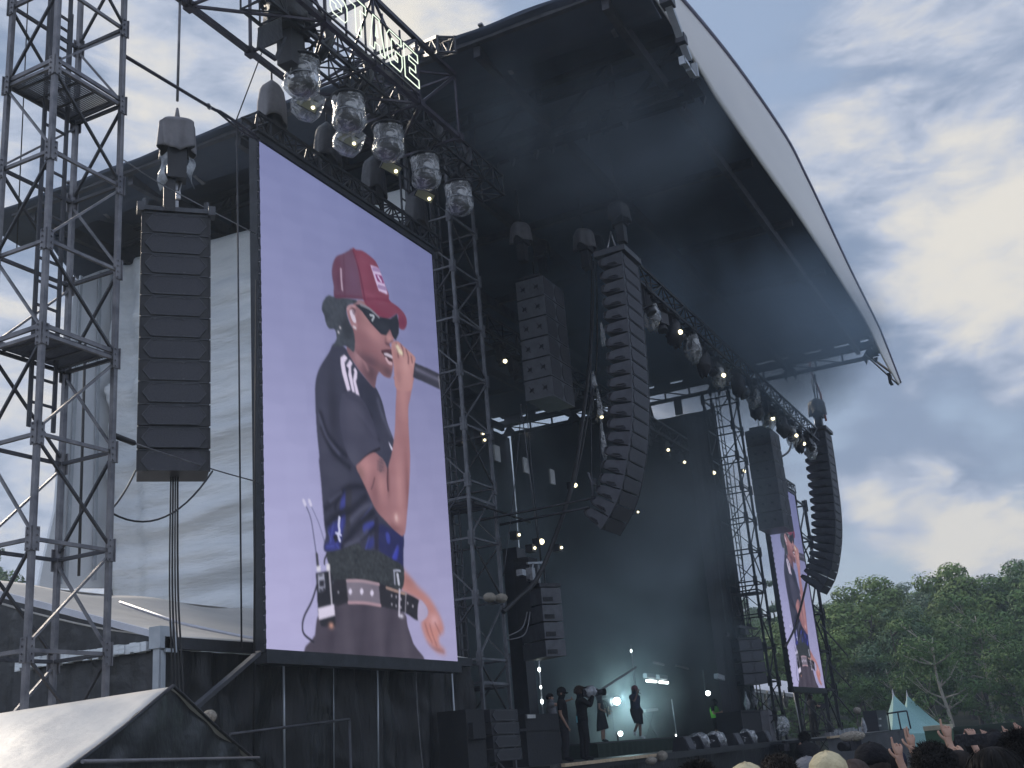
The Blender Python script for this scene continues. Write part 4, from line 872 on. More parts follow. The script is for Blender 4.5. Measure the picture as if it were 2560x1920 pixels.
# flown subwoofer blocks
def sub_block(label, x, y, ztop, n, w=1.34, h=.53, dp=.74, rot=0, icon=True, group='flown subwoofer blocks', mt='subpaint'):
    t = thing('subwoofer_block', label, 'speaker block', (x, y, ztop), rotz=rot, group=group)
    R = Matrix.Rotation(rot, 3, 'Z'); o = Vector((x, y, ztop))
    for i in range(n):
        c = o + Vector((0, 0, -h * (i + .5))); m = MB(); m.box(c, (w, dp, h - .035), R); cb = m.build('cabinet', M[mt], t)
        if not icon:
            m = MB(); q0 = c + R @ Vector((-w / 2 - .006, .1, -.08)); m.box(q0, (.02, .26, .10), R); m.build('handle', M['blackcloth'], cb)
        if icon:
            m = MB()
            for s in (-.19, .19):
                q0 = c + R @ Vector((-w / 2 - .006, s, 0)); m.beam(q0 + R @ Vector((0, -.06, -.10)), q0 + R @ Vector((0, .07, .09)), .05, .012); m.beam(q0 + R @ Vector((0, .06, -.05)), q0 + R @ Vector((0, -.05, .04)), .05, .014); m.box(q0, (.012, .09, .07), R)
            m.build('handle', M['blackcloth'], cb)
        m = MB(); hx, hz = w / 4 - .03, h / 2 - .05
        for sx in (-w / 4, w / 4):
            lp = [(-hx, -hz), (-hx, hz), (hx - .10, hz), (hx, hz * .4), (hx, -hz * .4), (hx - .10, -hz)] if sx < 0 else [(-hx, -hz * .4), (-hx, hz * .4), (-hx + .1, hz), (hx, hz), (hx, -hz), (-hx + .1, -hz)]
            m.prism([c + R @ Vector((sx + p, -dp / 2 - .003, z)) for p, z in lp], R @ Vector((0, -.012, 0)))
        m.build('grille', M['grille'], cb)
    m = MB(); m.box(o + Vector((0, 0, .05)), (w, .6, .08), R); m.beam(o + R @ Vector((-.3, 0, .05)), o + R @ Vector((-.3, 0, .6)), .03); m.build('rigging_frame', M['dark'], t)
    return t
e0 = px(1353.7, 692, Y=11.0); e1 = px(1380.8, 994, Y=11.0); hsub = (e0.z - e1.z) / 6
sub_block('near flown block of six square subwoofers, left of the near curved array', e0.x + .67, 11.37, e0.z + .05, 6, h=hsub, dp=.78)
f0 = px(1940, 1095, Y=10.2); f1 = px(1972, 1318, Y=10.2)
sub_block('far flown subwoofer block in silhouette beside the far video screen', f0.x - .9, 10.55, f0.z + .1, 6, h=(f0.z - f1.z) / 6 + .05, w=1.6, dp=1.0)
# small side fill cluster
s0 = px(1332, 1478, Y=11.6)
sub_block('small cluster of four speaker boxes hanging just right of the stage tower', s0.x + .35, 11.6, s0.z + .05, 4, w=1.0, h=.40, dp=.55, rot=math.radians(58), icon=False, group='small cluster', mt='cabs')
t = thing('rigging_hook', 'jumble of rigging and covered clamps above the small speaker cluster', 'rigging', s0 + Vector((0, 0, .3)))
m = MB(); m.beam(px(1318, 1408, Y=11.5), px(1366, 1406, Y=11.5), .05); m.beam(px(1330, 1410, Y=11.5), px(1322, 1450, Y=11.5), .07); m.beam(px(1345, 1412, Y=11.5), px(1350, 1480, Y=11.5), .04); m.box(px(1327, 1436, Y=11.5), (.16, .16, .3)); m.box(px(1303, 1432, Y=11.5), (.2, .15, .14)); m.build('clamp', M['chain'], t)
m = MB(); m.box(px(1320, 1480, Y=11.9), (.5, .4, 1.6)); m.build('side_box', M['blackcloth'], t)
m = MB(); m.tube([px(1352, 1408, Y=11.5), px(1302, 1010, Y=11.5)], .012, 5); m.build('chain', M['galv'], t)
# ground stack
g0 = px(1225, 1772, Y=11.0); g1 = px(1293, 1775, Y=11.0)
t = thing('ground_speaker_stack', 'stack of four wide black speakers standing at the foot of the stage tower', 'speaker stack', (g0.x, 11, 1.63))
hh = (px(1225, 1772, Y=11.0).z - px(1235, 1906, Y=11.0).z) / 4
for i in range(4):
    z = g0.z - hh * (i + .5); cx = (g0.x + g1.x) / 2 + .02 * i; w = g1.x - g0.x + .02
    m = MB(); m.box((cx, 11.35, z), (w, .7, hh - .015)); cb = m.build('cabinet', M['cab'], t)
    hx, hz = w / 2 - .05, hh / 2 - .035; lp = [(-hx, 0), (-hx + .12, hz), (hx - .12, hz), (hx, 0), (hx - .12, -hz), (-hx + .12, -hz)]
    m = MB(); m.prism([(cx + a, 10.995, z + b) for a, b in lp], (0, -.014, 0)); m.build('grille', M['cab'], cb)
    m = MB(); pp = [Vector((cx + a, 10.978, z + b)) for a, b in lp]
    for a, b in zip(pp, pp[1:] + pp[:1]): m.beam(a, b, .012)
    m.build('grille_edge', M['cabs'], cb)
m = MB(); m.box((g0.x - .45, 11.5, g0.z - 1.0), (.75, .8, 2.0)); m.box((g0.x - .5, 11.05, g0.z - .4), (.5, .1, .3)); tag(m.build('flight_case', M['blackcloth']), 'black flight cases left of the ground speaker stack, at the foot of the tower', 'flight case')

# ================================================================== truss lights in clear rain domes
PROTO = {}
def wash_light(i, x, y, zr, R=.27, H=.50, lamp=True):
    """clear bag round a hanging head; zr = height of the dark ring"""
    nm = ['nearest and highest', 'second', 'third', 'fourth', 'fifth and farthest'][i]
    t = thing('rain_domed_light', f'light in a clear plastic rain dome, {nm} in the row under the sign', 'stage light', (x, y, zr), group='stage lights in clear rain domes')
    o = Vector((x, y, zr)); rr = random.Random(i); ph = rr.random() * 6
    m = MB(); m.tube([o + Vector((R * math.cos(a), R * math.sin(a), 0)) for a in [2 * math.pi * k / 28 for k in range(28)]], .028, 6, closed=True)
    m.lathe([(0.02, .06), (R * .7, .05), (R * .96, .0)], o, 24); m.build('dome_ring', M['dark'], t)
    def wob(p, a): k = 1 + .045 * math.sin(a * 3 + ph + p.z * 9) + .03 * math.sin(a * 7 + ph * 2 - p.z * 14); return Vector((p.x * k, p.y * k, p.z))
    prof = [(R * .97, 0), (R * 1.0, -H * .2), (R * .97, -H * .45), (R * 1.0, -H * .7), (R * 1.06, -H * .92), (R * 1.03, -H * 1.05), (R * .85, -H * 1.22), (R * .5, -H * 1.33), (.02, -H * 1.36)]
    m = MB(); m.lathe(prof, o, 36, fn=wob); m.build('rain_dome', M['clear'], t)
    m = MB(); m.lathe([(R * 1.015, -H * .69), (R * 1.04, -H * .72), (R * 1.05, -H * .75)], o, 36, fn=wob); m.build('dome_seam', M['bag'], t)
    m = MB(); m.lathe([(.0, -H * .80), (R * .60, -H * .80), (R * .80, -H * .86), (R * .82, -H * 1.02), (R * .66, -H * 1.14), (0, -H * 1.16)], o, 24)
    m.box(o + Vector((-R * .45, 0, -H * .55)), (.05, .09, H * .55)); m.box(o + Vector((R * .45, 0, -H * .55)), (.05, .09, H * .55)); m.box(o + Vector((0, 0, -H * .15)), (R * 1.1, R * .8, H * .28)); m.build('lamp_head', M['cab'], t)
    m = MB(); m.tube([o + Vector((R * .35 * math.cos(a), R * .35 * math.sin(a), -H * 1.165)) for a in [k * math.pi / 6 for k in range(12)]], .012, 5, closed=True); m.build('lens_ring', M['cabs'], t)
    # dark drooping black fabric above, yokes and clamp
    m = MB(); m.beam(o + Vector((0, 0, .05)), o + Vector((0, 0, .42)), .08); m.box(o + Vector((0, 0, .2)), (.34, .14, .06)); m.beam(o + Vector((-.15, 0, .2)), o + Vector((-.2, .1, .42)), .04); m.beam(o + Vector((.15, 0, .2)), o + Vector((.2, -.1, .42)), .04); m.build('clamp', M['dark'], t)
    return t
bl = [(755, 178), (871, 270), (970, 345), (1062, 420), (1145, 488)]
LPOS = []
for i, (x, y) in enumerate(bl):
    p = px(x, y - 24, Y=10.1); ry = (p - EYE).length
    LPOS.append(p); wash_light(i, p.x, p.y, p.z, R=.30 - .004 * i, H=.50)
for i, (x, y) in enumerate(bl[:4]):        # lit flood panels under the front four
    p = px((770, 873, 978, 1062)[i], (258, 348, 418, 487)[i], Y=10.35)
    t = thing('flood_light', 'small flat yellow-faced flood lamp hanging under the %s rain dome' % ['first', 'second', 'third', 'fourth'][i], 'flood lamp', p, rot=(math.radians(38), math.radians(24), math.radians(-40)), group='flood lamps under the rain domes')
    m = MB(); m.box((0, 0, 0), (.40, .16, .22)); 
    for k in range(5): m.box((-.16 + .08 * k, .09, 0), (.02, .05, .2))
    m.build('housing', M['cab'], t, local=True)
    m = MB(); m.box((0, -.082, 0), (.36, .006, .18)); m.build('lamp_face', M['lampface'], t, local=True)
    m = MB(); m.ball((.11, -.09, -.02), (.034, .012, .034), 10, 6); m.build('lit_led', M['lampwarm'], t, local=True)
    m = MB(); m.beam((0, .02, .1), (0, .1, .42), .03); m.build('bracket', M['dark'], t, local=True)
    if i in (0, 1):
        m = MB(); R0 = .27; m.lathe([(R0 * .9, .22), (R0, .05), (R0 * 1.05, -.1), (R0 * .8, -.27), (.02, -.33)], (0, 0, 0), 24); m.build('rain_bag', M['clear'], t, local=True)
# thin dark truss the domed lights hang from
t = thing('lighting_truss', 'thin black lattice truss holding the row of rain-domed lights', 'truss', LPOS[0] + Vector((0, 0, .5)))
a = px(655, 62, Y=10.15); b = px(1195, 520, Y=10.15)
zt = LPOS[0].z + .95; truss(t, (a.x - .2, 10.15, zt), (21.2, 10.15, zt), .55, .50, .024, .012, M['dark'], 17)
m = MB()
for x in (13.4, 15.5, 17.6, 19.8): m.beam((x, 10.15, zt), (x, 10.15, ZS + .0), .02)
m.build('hanger', M['dark'], t)
t = thing('truss_bracket', 'grey-black triangular bracket frame at the left end of the light truss', 'bracket', px(655, 100, Y=10.15))
pts = [px(x, y, Y=9.9) for x, y in ((650, 68), (704, 42), (707, 95), (655, 122))]
m = MB(); m.prism(pts, (0, .05, 0)); m.build('side_plate', M['coverd'], t)
m = MB(); m.beam(px(652, 122, Y=9.9), px(690, 148, Y=9.9), .06); m.beam(px(690, 148, Y=9.9), px(712, 92, Y=9.9), .05); m.beam(px(652, 70, Y=9.9), px(648, 122, Y=9.9), .06); m.build('frame_bar', M['dark'], t)
p = px(722, 45, Y=10.1); t = hoist('bulky black covered hoist above the nearest rain-domed light', p, 16.5, 'coverd', 1.35)
# strips of folded black blinders standing between the lights
for i, (x, y) in enumerate(((812, 106), (912, 192), (998, 262), (1086, 328), (1160, 398))):
    p = px(x, y, Y=10.0); sc = .92 ** i * 1.0
    t = thing('blinder_strip', 'curved strip of small black lamps standing up beside the %s rain dome' % ['first', 'second', 'third', 'fourth', 'fifth'][i], 'stage light', p, group='curved lamp strips on the light truss')
    m = MB(); arc = [p + Vector((.04 * math.sin(k * .8), .05 * k * .2 - .10 * math.sin(k / 5 * math.pi), .36 - .12 * k)) for k in range(7)]; m.tube(arc, .07, 7, rs=[.05, .07, .08, .085, .08, .07, .05])
    m.build('lamp_strip', M['cab'], t)
    m = MB()
    m.tube([q3 + Vector((.03, -.05, 0)) for q3 in arc], .05, 5, rs=[.03, .055, .035, .06, .035, .055, .03])
    m.build('lamp_fin', M['cabs'], t)
    m = MB(); m.beam(arc[3], arc[3] + Vector((-.35, .05, .02)), .03); m.beam(arc[4], arc[4] + Vector((-.35, .05, .08)), .03); m.build('arm', M['dark'], t)
# hoists in black hoods standing on the screen's top truss
for i, (x, y) in enumerate(((680, 250), (818, 352), (934, 434), (1040, 520))):
    p = px(x, y, Y=11.1); sc = 1.0
    t = thing('hooded_hoist', 'hoist under a black hood on top of the near screen, %s' % ['leftmost of four', 'second from left of four', 'third from left of four', 'rightmost of four'][i], 'hoist', p, group='hooded hoists along the top of the near screen')
    rr = random.Random(i + 20); ph = rr.random() * 6
    def hood(u, v):
        a = 2 * math.pi * u; k = min(1, v * 6) ** .4 * (.80 + .2 * min(1, v * 2)); sq = 1 / max(abs(math.cos(a)), abs(math.sin(a))) ** .5; f = 1 + .05 * math.sin(a * 6 + ph) * v + .03 * math.sin(a * 11) * v
        return p + Vector((.215 * sq * k * f * math.cos(a) * (1 + .2 * v), .20 * sq * k * f * math.sin(a), .42 - .10 * k - .78 * v + .07 * math.sin(a * 2 + ph) * v))
    m = MB(); m.grid(hood, 36, 10); m.build('hood', M['coverd' if i else 'cover'], t, solid=.008)
    m = MB(); m.box(p + Vector((0, 0, -.42)), (.28, .24, .4)); m.beam(p + Vector((-.2, 0, -.3)), p + Vector((-.22, 0, -.85)), .05); m.beam(p + Vector((.2, 0, -.3)), p + Vector((.24, 0, -.85)), .05); m.build('hoist_body', M['cab'], t)
    m = MB(); m.tube([p + Vector((0, 0, .4)), Vector((p.x, p.y, ZS + .1))], .018, 5); m.build('chain', M['galvd'], t)
# ================================================================== wires
def wire(pts, r, label, cat='cable', mt='rubber', name='cable', k=8):
    m = MB(); m.tube(catmull(pts, k) if len(pts) > 2 else pts, r, 6); return tag(m.build(name, M[mt]), label, cat)
T1 = Vector((9.82, 9.98, 0))
wire([px(312, 140, Y=10.0), px(520, 265, Y=10.6), px(560, 285, Y=10.7), px(648, 345, Y=11.0)], .026, 'thick black strap from the left tower to the top left corner of the near screen', 'strap', 'purple', 'ratchet_strap', 4)
wire([px(312, 140, Y=10.0), px(400, 195, Y=10.3), px(522, 267, Y=10.6)], .012, 'thin doubled end of the strap beside the left tower', 'strap', 'purple', 'ratchet_strap', 4)
m = MB(); m.tube([px(522, 266, Y=10.6) + Vector((.045 * math.cos(a), 0, .045 * math.sin(a))) for a in [k * math.pi / 6 for k in range(12)]], .012, 5, closed=True); tag(m.build('shackle', M['chain']), 'steel ring joining the straps between left tower and near screen', 'shackle')
wire([px(540, 275, Y=10.65), px(600, 325, Y=10.9), px(650, 352, Y=11.0)], .02, 'second black strap spreading from the steel ring to the screen corner', 'strap', 'purple', 'ratchet_strap', 4)
wire([px(300, 395, Y=10.0), px(325, 410, Y=10.1), px(420, 470, Y=10.6), px(640, 585, Y=11.0)], .008, 'thin wire from the left tower passing behind the hoist towards the near screen', 'wire', 'chain', 'wire', 4)
wire([px(284, 1088, Y=10.0), px(335, 1108, Y=10.1)], .035, 'black ratchet sling round the left tower at the foot of the speakers', 'strap', 'rubber', 'ratchet_strap')
wire([px(335, 1108, Y=10.1), px(528, 1172, Y=10.7), px(645, 1205, Y=11.0)], .010, 'thin grey wire crossing the bottom of the left speakers to the near screen', 'wire', 'galv', 'wire', 4)
for i, (x0, y0, x1, y1, Y, r, lb) in enumerate(((592, 300, 604, 1620, 10.8, .014, 'grey hanging cable just left of the near screen, in front of the silver sheet'), (641, 700, 634, 1900, 10.95, .018, 'black cable running down the left edge of the near screen'),
        (656, 128, 590, 302, 10.4, .010, 'slanting thin line from the light truss down to the strap'), (213, 860, 197, 1440, 18.0, .03, 'dark pipe standing against the pale wing wall behind the left tower'), (70, 0, 42, 620, 11.2, .008, 'thin vertical wire inside the left tower, at the left'))):
    wire([px(x0, y0, Y=Y), px(x1, y1, Y=Y)], r, lb, 'cable', 'rubber' if i != 0 else 'galvd')
wire([px(1482, 655, Y=10.5), px(1478, 850, Y=10.4), px(1458, 1040, Y=10.4), px(1432, 1200, Y=10.5), px(1385, 1350, Y=10.7), px(1340, 1450, Y=11), px(1290, 1500, Y=11.3), px(1258, 1530, Y=11.4)], .055, 'thick bundle of black cable curving from the roof down to the stage tower')
wire([px(1490, 655, Y=10.7), px(1492, 900, Y=10.6), px(1466, 1060, Y=10.6), px(1440, 1190, Y=10.7), px(1392, 1340, Y=10.9), px(1362, 1402, Y=11)], .03, 'thinner black cable running along the thick curved bundle')
for i, (pts, lb) in enumerate((((( 1304, 1012), (1285, 1230), (1258, 1440)), 'thin rope from the left lower corner of the flown block towards the tower'), (((1316, 1012), (1330, 1180), (1353, 1400)), 'pale rope from the flown block straight down to the small cluster'),
        (((1480, 640), (1478, 1000), (1480, 1240)), 'thin cable hanging left of the near curved array'), (((1498, 1060), (1503, 1230)), 'black cable ending in a clamp left of the near curved array'))):
    wire([px(x, y, Y=11.2 if i < 2 else 9.6) for x, y in pts], .012, lb, 'rope' if i < 2 else 'cable', 'galvd', 'rope' if i < 2 else 'cable', 3)
for i, (pts, lb) in enumerate(((((1270, 1590), (1305, 1570), (1318, 1530)), 'pale cable loop between the stage tower and the small cluster, upper one'), (((1268, 1600), (1312, 1585), (1325, 1530)), 'pale cable loop between the stage tower and the small cluster, lower one'))):
    wire([px(x, y, Y=11.5) for x, y in pts], .014, lb, 'cable', 'galv')
wire([px(2030, 1375, Y=10.6), px(2018, 1450, Y=10.5), px(1990, 1560, Y=10.8), px(1962, 1620, Y=11)], .05, 'thick black cable crossing in front of the far video screen')
wire([px(1925, 1135, Y=10.8), px(1950, 1142, Y=10.6), px(1972, 1128, Y=10.5), px(1978, 1105, Y=10.5)], .05, 'black cable loop above the far video screen')
# clear bags wrapped round connectors by the near array
for i, (x, y, h_) in enumerate(((1506, 835, .75), (1484, 950, .5), (1498, 1010, .9), (1508, 1100, 1.1))):
    p = px(x, y, Y=9.6); m = MB(); m.lathe([(.02, h_ * .4), (.03, h_ * .3), (.055, 0), (.07, -h_ * .25), (.02, -h_ * .4)], p, 10, fn=lambda v, a: v * (1 + .25 * math.sin(a * 3 + v.z * 9)) if abs(v.z) < .9 else v)
    tag(m.build('plastic_wrap', M['clear']), 'crumpled clear plastic wrapped round a cable end, %s of four beside the near curved array' % ['topmost', 'second', 'third', 'lowest'][i], 'plastic bag', 'plastic wrapped cable ends')
# pipes sticking out from the stage tower to the array
t = thing('steadying_pipe', 'pair of long thin scaffold pipes from the stage tower out to the near curved array', 'scaffold pipe', px(1230, 1300, Y=11.3))
for (a, b) in (((1200, 1300), (1488, 1244)), ((1250, 1312), (1472, 1268))):
    m = MB(); m.tube([px(*a, Y=11.5), px(*b, Y=9.4)], .03, 7); m.build('pipe', M['dark'], t)
m = MB(); m.tube([px(1184, 1256, Y=11.4), px(1325, 1306, Y=11.2)], .028, 7); m.build('pipe', M['dark'], t)
m = MB(); m.tube([px(1470, 1182, Y=9.5), px(1480, 1210, Y=9.5), px(1482, 1245, Y=9.5)], .03, 5); m.box(px(1484, 1206, Y=9.5), (.12, .12, .14)); m.build('clamp', M['cabs'], t)
# front and rear lighting trusses over the stage with dark lamps
def stage_truss(label, y, z, x0, x1, nl, seed, lit):
    t = thing('lighting_truss', label, 'truss', (x0, y, z), group='lighting trusses inside the stage'); truss(t, (x0, y, z), (x1, y, z), .5, .5, .03, .016, M['dark'], int((x1 - x0) / .9))
    rr = random.Random(seed)
    for i in range(nl):
        x = lerp(x0 + .6, x1 - .6, i / (nl - 1)); p = Vector((x, y + rr.uniform(-.2, .2), z - .55)); s = rr.uniform(.8, 1.15)
        l = thing('moving_light', 'dark moving head lamp number %d from the near end of the %s' % (i + 1, 'front lighting truss' if seed == 1 else 'rear lighting truss'), 'stage light', p, group='lamps on the %s lighting truss' % ('front' if seed == 1 else 'rear'))
        l['label'] = ('dark lamp with drooping rain bag under the front lighting truss' if seed == 1 else 'small dark lamp under the rear lighting truss')
        m = MB(); m.box(p + Vector((0, 0, .05)), (.36 * s, .3, .16)); m.build('base', M['blackcloth'], l)
        m = MB(); m.box(p + Vector((-.17 * s, 0, -.22)), (.05, .12, .44)); m.box(p + Vector((.17 * s, 0, -.22)), (.05, .12, .44)); m.box(p + Vector((0, 0, -.02)), (.38 * s, .12, .05)); m.build('yoke', M['cab'], l)
        d = rr.uniform(-.5, .5); HR = Euler((rr.uniform(-.6, .3), rr.uniform(-.4, .4), d)).to_matrix(); hc = p + Vector((0, 0, -.30)); m = MB(); m.box(hc, (.27 * s, .24 * s, .34 * s), HR); m.tube([hc - HR @ Vector((0, 0, .15 * s)), hc - HR @ Vector((0, 0, .32 * s))], .12 * s, 9, rs=[.10 * s, .13 * s]); m.build('head', M['cab'], l)
        if seed == 1 and i % 2:
            e5 = rr.random() * 9; m = MB(); m.ball(p + Vector((0, 0, -.42)), (.25, .22, .42), 14, 9, fn=lambda v: 1 + .45 * noise.noise(v * 2.2 + Vector((e5, 0, 0))) + .2 * noise.noise(v * 6 + Vector((0, e5, 0)))); m.build('rain_bag', M['bag' if i % 4 == 1 else 'coverd'] if i % 4 != 1 else M['clear'], l)
        if i in lit:
            m = MB(); m.ball(p + Vector((-.12, -.2, -.5)), .065 if seed == 1 else .06, 10, 6); m.build('lit_lens', M['lampwarm'], l)
t1 = px(1600, 680, Y=8.5); t3 = px(1990, 1010, Y=8.5)
stage_truss('dark lighting truss crossing in front of the stage, crowded with covered lamps', 8.6, t1.z, t1.x - .6, 45.6, 26, 1, (3, 9, 17, 21, 23))
u1 = px(1620, 1045, Y=13.5); stage_truss('thin rear lighting truss over the stage with a few yellow lamps', 13.6, u1.z, 25, 47, 18, 2, (2, 8, 13, 15, 17))
# lamps glowing through the smoke lower down at the back, and mirrors
for i, (x, y, r) in enumerate(((1438, 1213, .10), (1354, 1354, .12), (1404, 1369, .06), (1298, 1337, .06), (1337, 1370, .06), (1595, 1280, .06), (1208, 1084, .05), (1212, 1100, .05), (1860, 1178, .13), (1785, 1182, .12), (1161, 1101, .05))):
    p = px(x, y, Y=12.6 if i < 8 else 12.5); t = thing('small_lamp', 'small warm lamp glowing in the smoke at the back of the stage', 'lamp', p, group='small glowing lamps in the stage smoke')
    if i == 10: t.location = p = px(x, y, Y=12.4)
    WM[t] = Matrix.Translation(p)
    m = MB(); m.box(p + Vector((0, .12, 0)), (.22, .2, .2)); m.build('housing', M['cab'], t)
    m = MB(); m.ball(p, r * .62, 10, 6); m.build('lens', M['lampwarm'], t)
for i, (x, y) in enumerate(((1242, 1134), (1314, 1164), (1380, 1192), (1800, 1148))):
    p = px(x, y, Y=12.9); m = MB(); m.box(p, (.30, .05, .42)); tag(m.build('lamp_panel', M['panelwhite']), 'faint pale square lamp face in the stage smoke', 'lamp', 'pale square lamp faces high in the stage smoke')

s9 = px(1870, 1600, Y=12.0)
sub_block('small far cluster of four dark speaker boxes hanging at the far side of the stage', s9.x, 12.1, s9.z, 4, w=.95, h=.42, dp=.8, rot=math.radians(-50), icon=False, group='small far cluster', mt='cab')
for i, (x0, y0, x1, y1) in enumerate(((1768, 1190, 1818, 1583), (1812, 1150, 1846, 1532), (1832, 1150, 1872, 1560))):
    c = MB(); c.tube([px(x0, y0, Y=12.2), px(x1, y1, Y=12.2)], .022, 5); c.box(px(x1, y1 + 3, Y=12.2), (.34, .1, .12)); tag(c.build('hanging_cable', M['galvd']), '%s of three thin lines with small weights hanging at the far side of the stage' % ['leftmost', 'middle', 'rightmost'][i], 'cable', 'weighted lines at the far side of the stage')
t = thing('drop_box', 'jumble of small pale clamps over the small far speaker cluster', 'rigging', px(1868, 1580, Y=12.0)); c = MB(); c.beam(px(1845, 1566, Y=12), px(1892, 1572, Y=12), .08); c.box(px(1862, 1580, Y=12), (.5, .2, .2)); c.build('clamp', M['cabs'], t)
# ================================================================== marquees, tents, stage front
def ppx(x, y, P0, n):     # sight line met with any plane
    d = CR @ Vector(((x - 1280) / FPX, (960 - y) / FPX, -1)); n = Vector(n); return EYE + d * ((Vector(P0) - EYE).dot(n) / d.dot(n))
EX, EYV, EZ, SL = 12.35, 11.6, 3.86, .31
mq = thing('marquee', 'long pale-roofed marquee with black walls below the near screen and silver sheet', 'marquee', (EX, EYV, 0))
def roofz(x, y): return EZ + SL * (y - EYV) - .10 * math.sin(math.pi * min(1, max(0, (y - EYV) / 5))) + .04 * math.sin(x * 1.9) * min(1, (y - EYV))
m = MB(); m.grid(lambda u, v: Vector((lerp(EX, 21.2, u), lerp(EYV, 16.6, v), roofz(lerp(EX, 21.2, u), lerp(EYV, 16.6, v)))), 50, 20); m.build('roof', M['tentw'], mq, solid=.02)
m = MB(); m.grid(lambda u, v: Vector((lerp(EX, 21.2, u), lerp(16.6, 21.8, v), 5.41 - SL * (v * 5.2))), 12, 6); m.build('roof', M['tentw'], mq, solid=.02)
m = MB(); m.beam((EX - .03, EYV - .05, EZ), (EX - .03, 16.6, EZ + SL * 5 + .02), .10, .09); m.beam((EX - .03, 21.8, EZ), (EX - .03, 16.6, EZ + SL * 5 + .02), .10, .09); m.build('verge_trim', M['trim'], mq)
for p in (((154, 1457), (300, 1502), (455, 1546), (600, 1580), (650, 1592)), ((270, 1448), (400, 1482), (520, 1513), (650, 1549))):
    pts = [ppx(x, y, (EX, EYV, EZ - .02), (0, -SL, 1)) for x, y in p]; pts = [Vector((a.x, a.y, roofz(a.x, a.y) + .03)) for a in pts if a.y < 16.4]
    m = MB(); m.tube(pts, .028, 5); m.build('roof_seam', M['trim'], mq)
m = MB(); m.beam((EX, EYV - .06, EZ - .09), (21.2, EYV - .06, EZ - .09), .08, .16); m.build('eave_beam', M['dark'], mq)
m = MB(); m.beam((EX, EYV, 0), (EX, EYV, EZ - .1), .13, .11); m.beam((EX - .02, EYV - .07, 0), (EX - .02, EYV - .07, EZ - .2), .04, .03); m.box((EX, EYV, EZ - .02), (.2, .2, .3)); m.beam((EX + .12, EYV - .1, EZ + .2), (EX + .2, EYV - .12, EZ - .18), .05); m.beam((EX, EYV - .1, EZ - .2), (EX + .22, EYV - .12, EZ - .2), .05); m.build('corner_post', M['alu'], mq)
m = MB()
for k in range(26):
    y = lerp(EYV + .15, 14.3, k / 26); m.box((EX - .06, y + .05, EZ - .12 - .01 * math.sin(k * 2.3)), (.10 + .03 * math.sin(k * 1.7), .11, .13 + .03 * math.sin(k * 3.1)))
m.build('wrapped_tie_beam', M['silver'], mq)
def gable(u, v):
    y = lerp(EYV + .05, 21.7, u); zt = EZ + SL * (5 - abs(y - 16.6)) - .05
    return Vector((EX + .06 + .035 * math.sin(u * 150) * (.3 + v) + .05 * nz((y, v * 3, 0)), y, lerp(zt, .02, v)))
m = MB(); m.grid(gable, 160, 14); m.build('gable_wall', M['tentb'], mq)
m = MB(); m.beam((EX - .06, 14.7, 1), (EX - .06, 14.7, 3.7), .04); m.beam((EX - .05, 16.2, .5), (EX - .05, 15.4, 3.6), .06); m.build('wall_pole', M['alu'], mq)
def fw(u, v):
    x = lerp(EX + .1, 21.35, u); z = lerp(3.7, 0, v); f = nz((x * 2.6, z * .28, 2)) * .20 + .07 * math.sin(x * 5.5 + 2 * nz((x * .7, z * .3, 8))) + abs(nz((x * 1.5 + z * 1.2, z * .9 - x * .8, 4))) * .09
    return Vector((x, 11.72 + f * min(1, v * 5 + .15) + .03 * math.sin(x * 12) * (1 - v), z))
m = MB(); m.grid(fw, 170, 70)
tw = tag(m.build('tarpaulin_wall', M['tarp']), 'wrinkled shiny black tarpaulin wall under the near screen', 'tarpaulin')
for i, (x0, y0, x1, y1, r) in enumerate(((709, 1640, 711, 1930, .020), (834, 1650, 835, 1930, .008), (944, 1662, 946, 1930, .018), (1129, 1672, 1144, 1930, .020))):
    m = MB(); m.tube([px(x0, y0, Y=11.45), px(x1, y1, Y=11.45)], r, 6); m.build('wall_pole', M['alu'], tw)
m = MB(); m.tube(catmull([px(x, y, Y=11.4) for x, y in ((1040, 1665), (1043, 1760), (1050, 1850), (1058, 1930))], 5), .012, 5); tag(m.build('rope', M['galv']), 'pale rope hanging down the black tarpaulin near its right end', 'rope')
t = thing('handrail', 'thin black handrail with one post in front of the black tarpaulin', 'handrail', px(874, 1900, Y=9.6))
m = MB(); m.tube([px(575, 1836, Y=9.6), px(873, 1798, Y=9.6)], .022, 6); m.build('rail', M['galvd'], t)
m = MB(); m.tube([px(873, 1798, Y=9.6), Vector((px(876, 1900, Y=9.6).x, 9.6, 0))], .022, 6); m.build('post', M['galvd'], t)
m = MB(); a = px(646, 1632, Y=10.95); b = px(488, 1768, Y=10.4); m.beam(a, b + (b - a) * .5, .085, .06); tag(m.build('raking_brace', M['galvd']), 'sloping steel brace from the bottom left corner of the near screen', 'brace')
